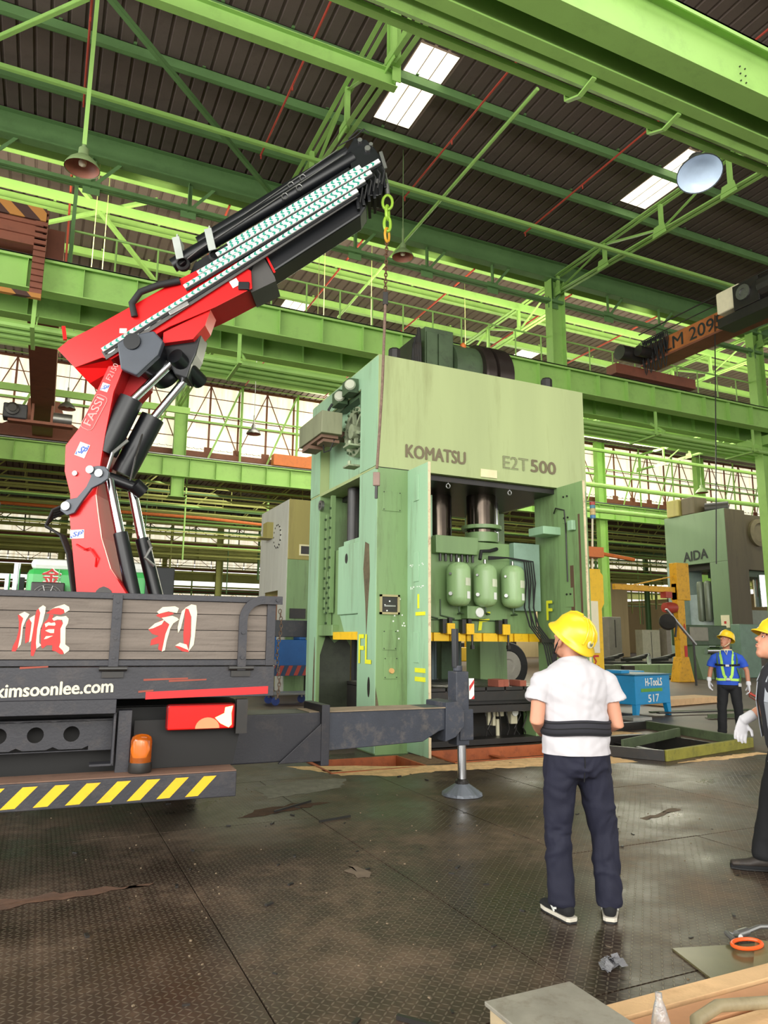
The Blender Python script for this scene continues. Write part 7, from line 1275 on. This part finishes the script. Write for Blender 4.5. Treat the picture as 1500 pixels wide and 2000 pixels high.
m = MB(); m.path([V(.078*math.sin(a), .08*math.cos(a)-.005, 1.445) for a in [k*PI/8 for k in range(16)]], .012, 6, closed=True); m.path([V(.03, .085, 1.44), V(0, .115, 1.36), V(-.02, .08, 1.45)], .008, 6); m.build('collar', mat('cream_collar', sr(214, 206, 170), .8), t, local=True, smooth=True)
LG_ = mat('lime_webbing', sr(168, 216, 90), .6); DGW = mat('olive_webbing', sr(74, 110, 56), .7)
def strap(pts, w, m_, nm='strap', lab=None, par=None):
    m = MB(); P = [V(*p) for p in pts]
    for a, b in zip(P, P[1:]): m.bar(a, b, w, .006, V(a.x+b.x, a.y+b.y, 0).normalized() if abs(a.x+b.x)+abs(a.y+b.y) > .01 else V(0, 1, 0))
    return m.build(nm, m_, par or t, local=True, label=lab)
hr = strap([(-.1, .05, 1.42), (-.1, .092, 1.37), (-.085, .122, 1.27), (-.08, .13, 1.15), (-.06, .14, 1.02), (-.03, .143, .98)], .045, LG_, 'harness', 'lime and olive safety harness')
strap([(.1, .05, 1.42), (.1, .092, 1.37), (.085, .122, 1.27), (.08, .13, 1.15), (.06, .14, 1.02), (.03, .143, .98)], .045, LG_, 'harness_strap', None, hr)
strap([(-.15, .05, 1.38), (-.155, .08, 1.3), (-.15, .095, 1.2)], .04, DGW, 'harness_strap', None, hr); strap([(.15, .05, 1.38), (.155, .08, 1.3), (.15, .095, 1.2)], .04, DGW, 'harness_strap', None, hr)
strap([(-.19, .04, 1.2), (-.15, .098, 1.195), (-.08, .137, 1.19), (0, .148, 1.185), (.08, .137, 1.19), (.15, .098, 1.195), (.19, .04, 1.2)], .035, BLK, 'chest_strap', None, hr)
strap([(-.19, .03, .96), (-.15, .095, .95), (-.06, .142, .955), (0, .148, .96), (.06, .142, .955), (.15, .095, .95), (.19, .03, .96)], .04, LG_, 'waist_strap', None, hr)
strap([(-.15, .1, 1.15), (-.185, .06, 1.0), (-.17, .09, .88)], .035, DGW, 'lanyard', None, hr); m = MB(); m.cbox((-.17, .1, .87), (.05, .02, .06)); m.cbox((0, .155, 1.185), (.06, .02, .04)); m.cbox((0, .155, .96), (.07, .02, .045)); m.build('buckle', STEEL, hr, local=True, bevel=.004)
ho, ax, fx, rx = hat(t, hc+hu*.05-hf*.01, hu, hf, .155, False); rr_ = hf.cross(hu); m = MB(); [m.path([hc+rr_*s*.08+hu*.04, hc+rr_*s*.078-hu*.04, hc+rr_*s*.045-hu*.105+hf*.03, hc-hu*.122+hf*.05], .005, 6) for s in (-1, 1)]; m.build('chin_strap', mat('cream_collar', sr(214, 206, 170), .8), ho, local=True)
for a, f in ((AN[0], (-.3, 1, 0)), (AN[1], (.35, 1, 0))): shoe(t, (a[0], a[1], 0), f, BOOT, BLK, .28)
hb = t.matrix_world if False else MW[t.name]; q = hb @ V(-.30, .09, .74); tt = thing('wrench_bundle', 'red and brown tool bundle held by the man in blue', 'tool', tuple(q)); m = MB(); m.path([q+V(0, 0, .04), q+V(.07, -.02, -.02), q+V(.2, -.05, -.06), q+V(.12, -.03, -.12), q+V(0, 0, -.05), q+V(-.02, 0, .04)], .012, 8); m.build('loop', mat('brown_leather', sr(110, 50, 36), .6), tt, smooth=True); m = MB(); m.bar(q+V(0, 0, 0), q+V(.24, -.07, -.12), .05, .03); m.build('red_handle', REDP, tt, bevel=.006)
# ---------------- man in dark vest, cut by the right edge
b0 = HD*5.25+RH*2.86; fc = (-RH*.93+HD*.12).normalized(); t = thing('person', 'man in dark vest with grey reflective strip and white gloves, cut by the right edge', 'person', (b0.x, b0.y, 0), math.atan2(-fc.x, fc.y))
HI = [(-.09, 0, .84), (.09, 0, .84)]; KN = [(-.10, .10, .47), (.10, .12, .47)]; AN = [(-.1, .02, .10), (.1, .20, .10)]; body = MB()
for h, k, a in zip(HI, KN, AN): etube(body, [h, k, V(*k).lerp(V(*a), .3), a], [.085, .054, .056, .04])
etube(body, [(0, 0, .86), (0, 0, 1.0), (0, .03, 1.15), (0, .03, 1.3), (0, .01, 1.38), (0, -.0, 1.43)], [(.155, .115), (.15, .12), (.16, .13), (.17, .12), (.13, .085), (.07, .065)])
etube(body, [(0, 0, 1.4), (0, .02, 1.49), (.0, .035, 1.55)], [(.062, .062), (.057, .06), (.057, .062)])
hf = V(.0, .86, .5).normalized(); hu = (UP-hf*UP.dot(hf)).normalized(); hc = V(0, .07, 1.545); head(body, hc, hf, hu)
ARM = ((1, (.24, .0, 1.12), (.25, .17, .93)), (-1, (-.25, .10, 1.10), (-.22, .26, 1.0)))
ARM = ((1, (.25, .0, 1.12), (.26, .22, .99)), (-1, (-.27, .04, 1.12), (-.25, .16, .90)))
for s, el, wr_ in ARM: etube(body, [(s*.18, .01, 1.36), (s*.22, -.0, 1.24), el, V(*el).lerp(V(*wr_), .5), wr_], [.054, .048, .042, .038, .028])
body = fuse(body, 'body', SKIN, t, .0065, 3); eyes(body, hc, hf, hu)
for s, el, wr_ in ARM:
    m = MB(); wv = V(*wr_); d_ = V(0, .25, -1).normalized(); e_ = V(*el); etube(m, [wv.lerp(e_, .3), wv], [(.036, .036), (.034, .032)]); hand(m, wr_, d_, (-s, .2, 0), -1 if s > 0 else 1, .7)
    for i in range(len(m.v)): q = Vector(m.v[i])-wv; m.v[i] = tuple(wv+q*1.06+q.normalized()*.003 if q.length > 1e-6 else wv)
    fuse(m, 'glove', GLOVE, t, .005, 2, label='white knitted glove')
fuse(legs(HI, KN, AN, .105, .082, .085, V(0, 0, .86), (.18, .15)), 'trousers', BLK, t, .01, 4, .008, 8, cut=[(V(0, 0, .08), V(0, 0, -1))], label='black work trousers')
sh = MB(); etube(sh, [(0, 0, .84), (0, .01, .94), (0, .02, 1.04), (0, .03, 1.15), (0, .03, 1.27), (0, .02, 1.35), (0, .01, 1.39), (0, 0, 1.42)], [(.185, .155), (.185, .155), (.182, .155), (.185, .155), (.195, .148), (.18, .13), (.15, .105), (.085, .085)])
fuse(sh, 'vest', CHAR, t, .009, 4, .006, 7, cut=[(V(0, 0, .845), V(0, 0, -1))], label='dark vest'); 
SIL = mat('grey_reflective_tape', sr(146, 150, 156), .35, .3)
[strap([(s*.1, .095, 1.385), (s*.1, .148, 1.28), (s*.1, .168, 1.15), (s*.1, .158, 1.0), (s*.1, .148, .9)], .055, SIL, 'reflective_strip') for s in (-1, 1)]
ho, ax, fx, rx = hat(t, hc+hu*.05-hf*.01, hu, hf, .155, False)
for a, f in ((AN[0], (-.1, 1, 0)), (AN[1], (.1, 1, 0))): shoe(t, (a[0], a[1], .0), f, BOOT, BLK, .3)
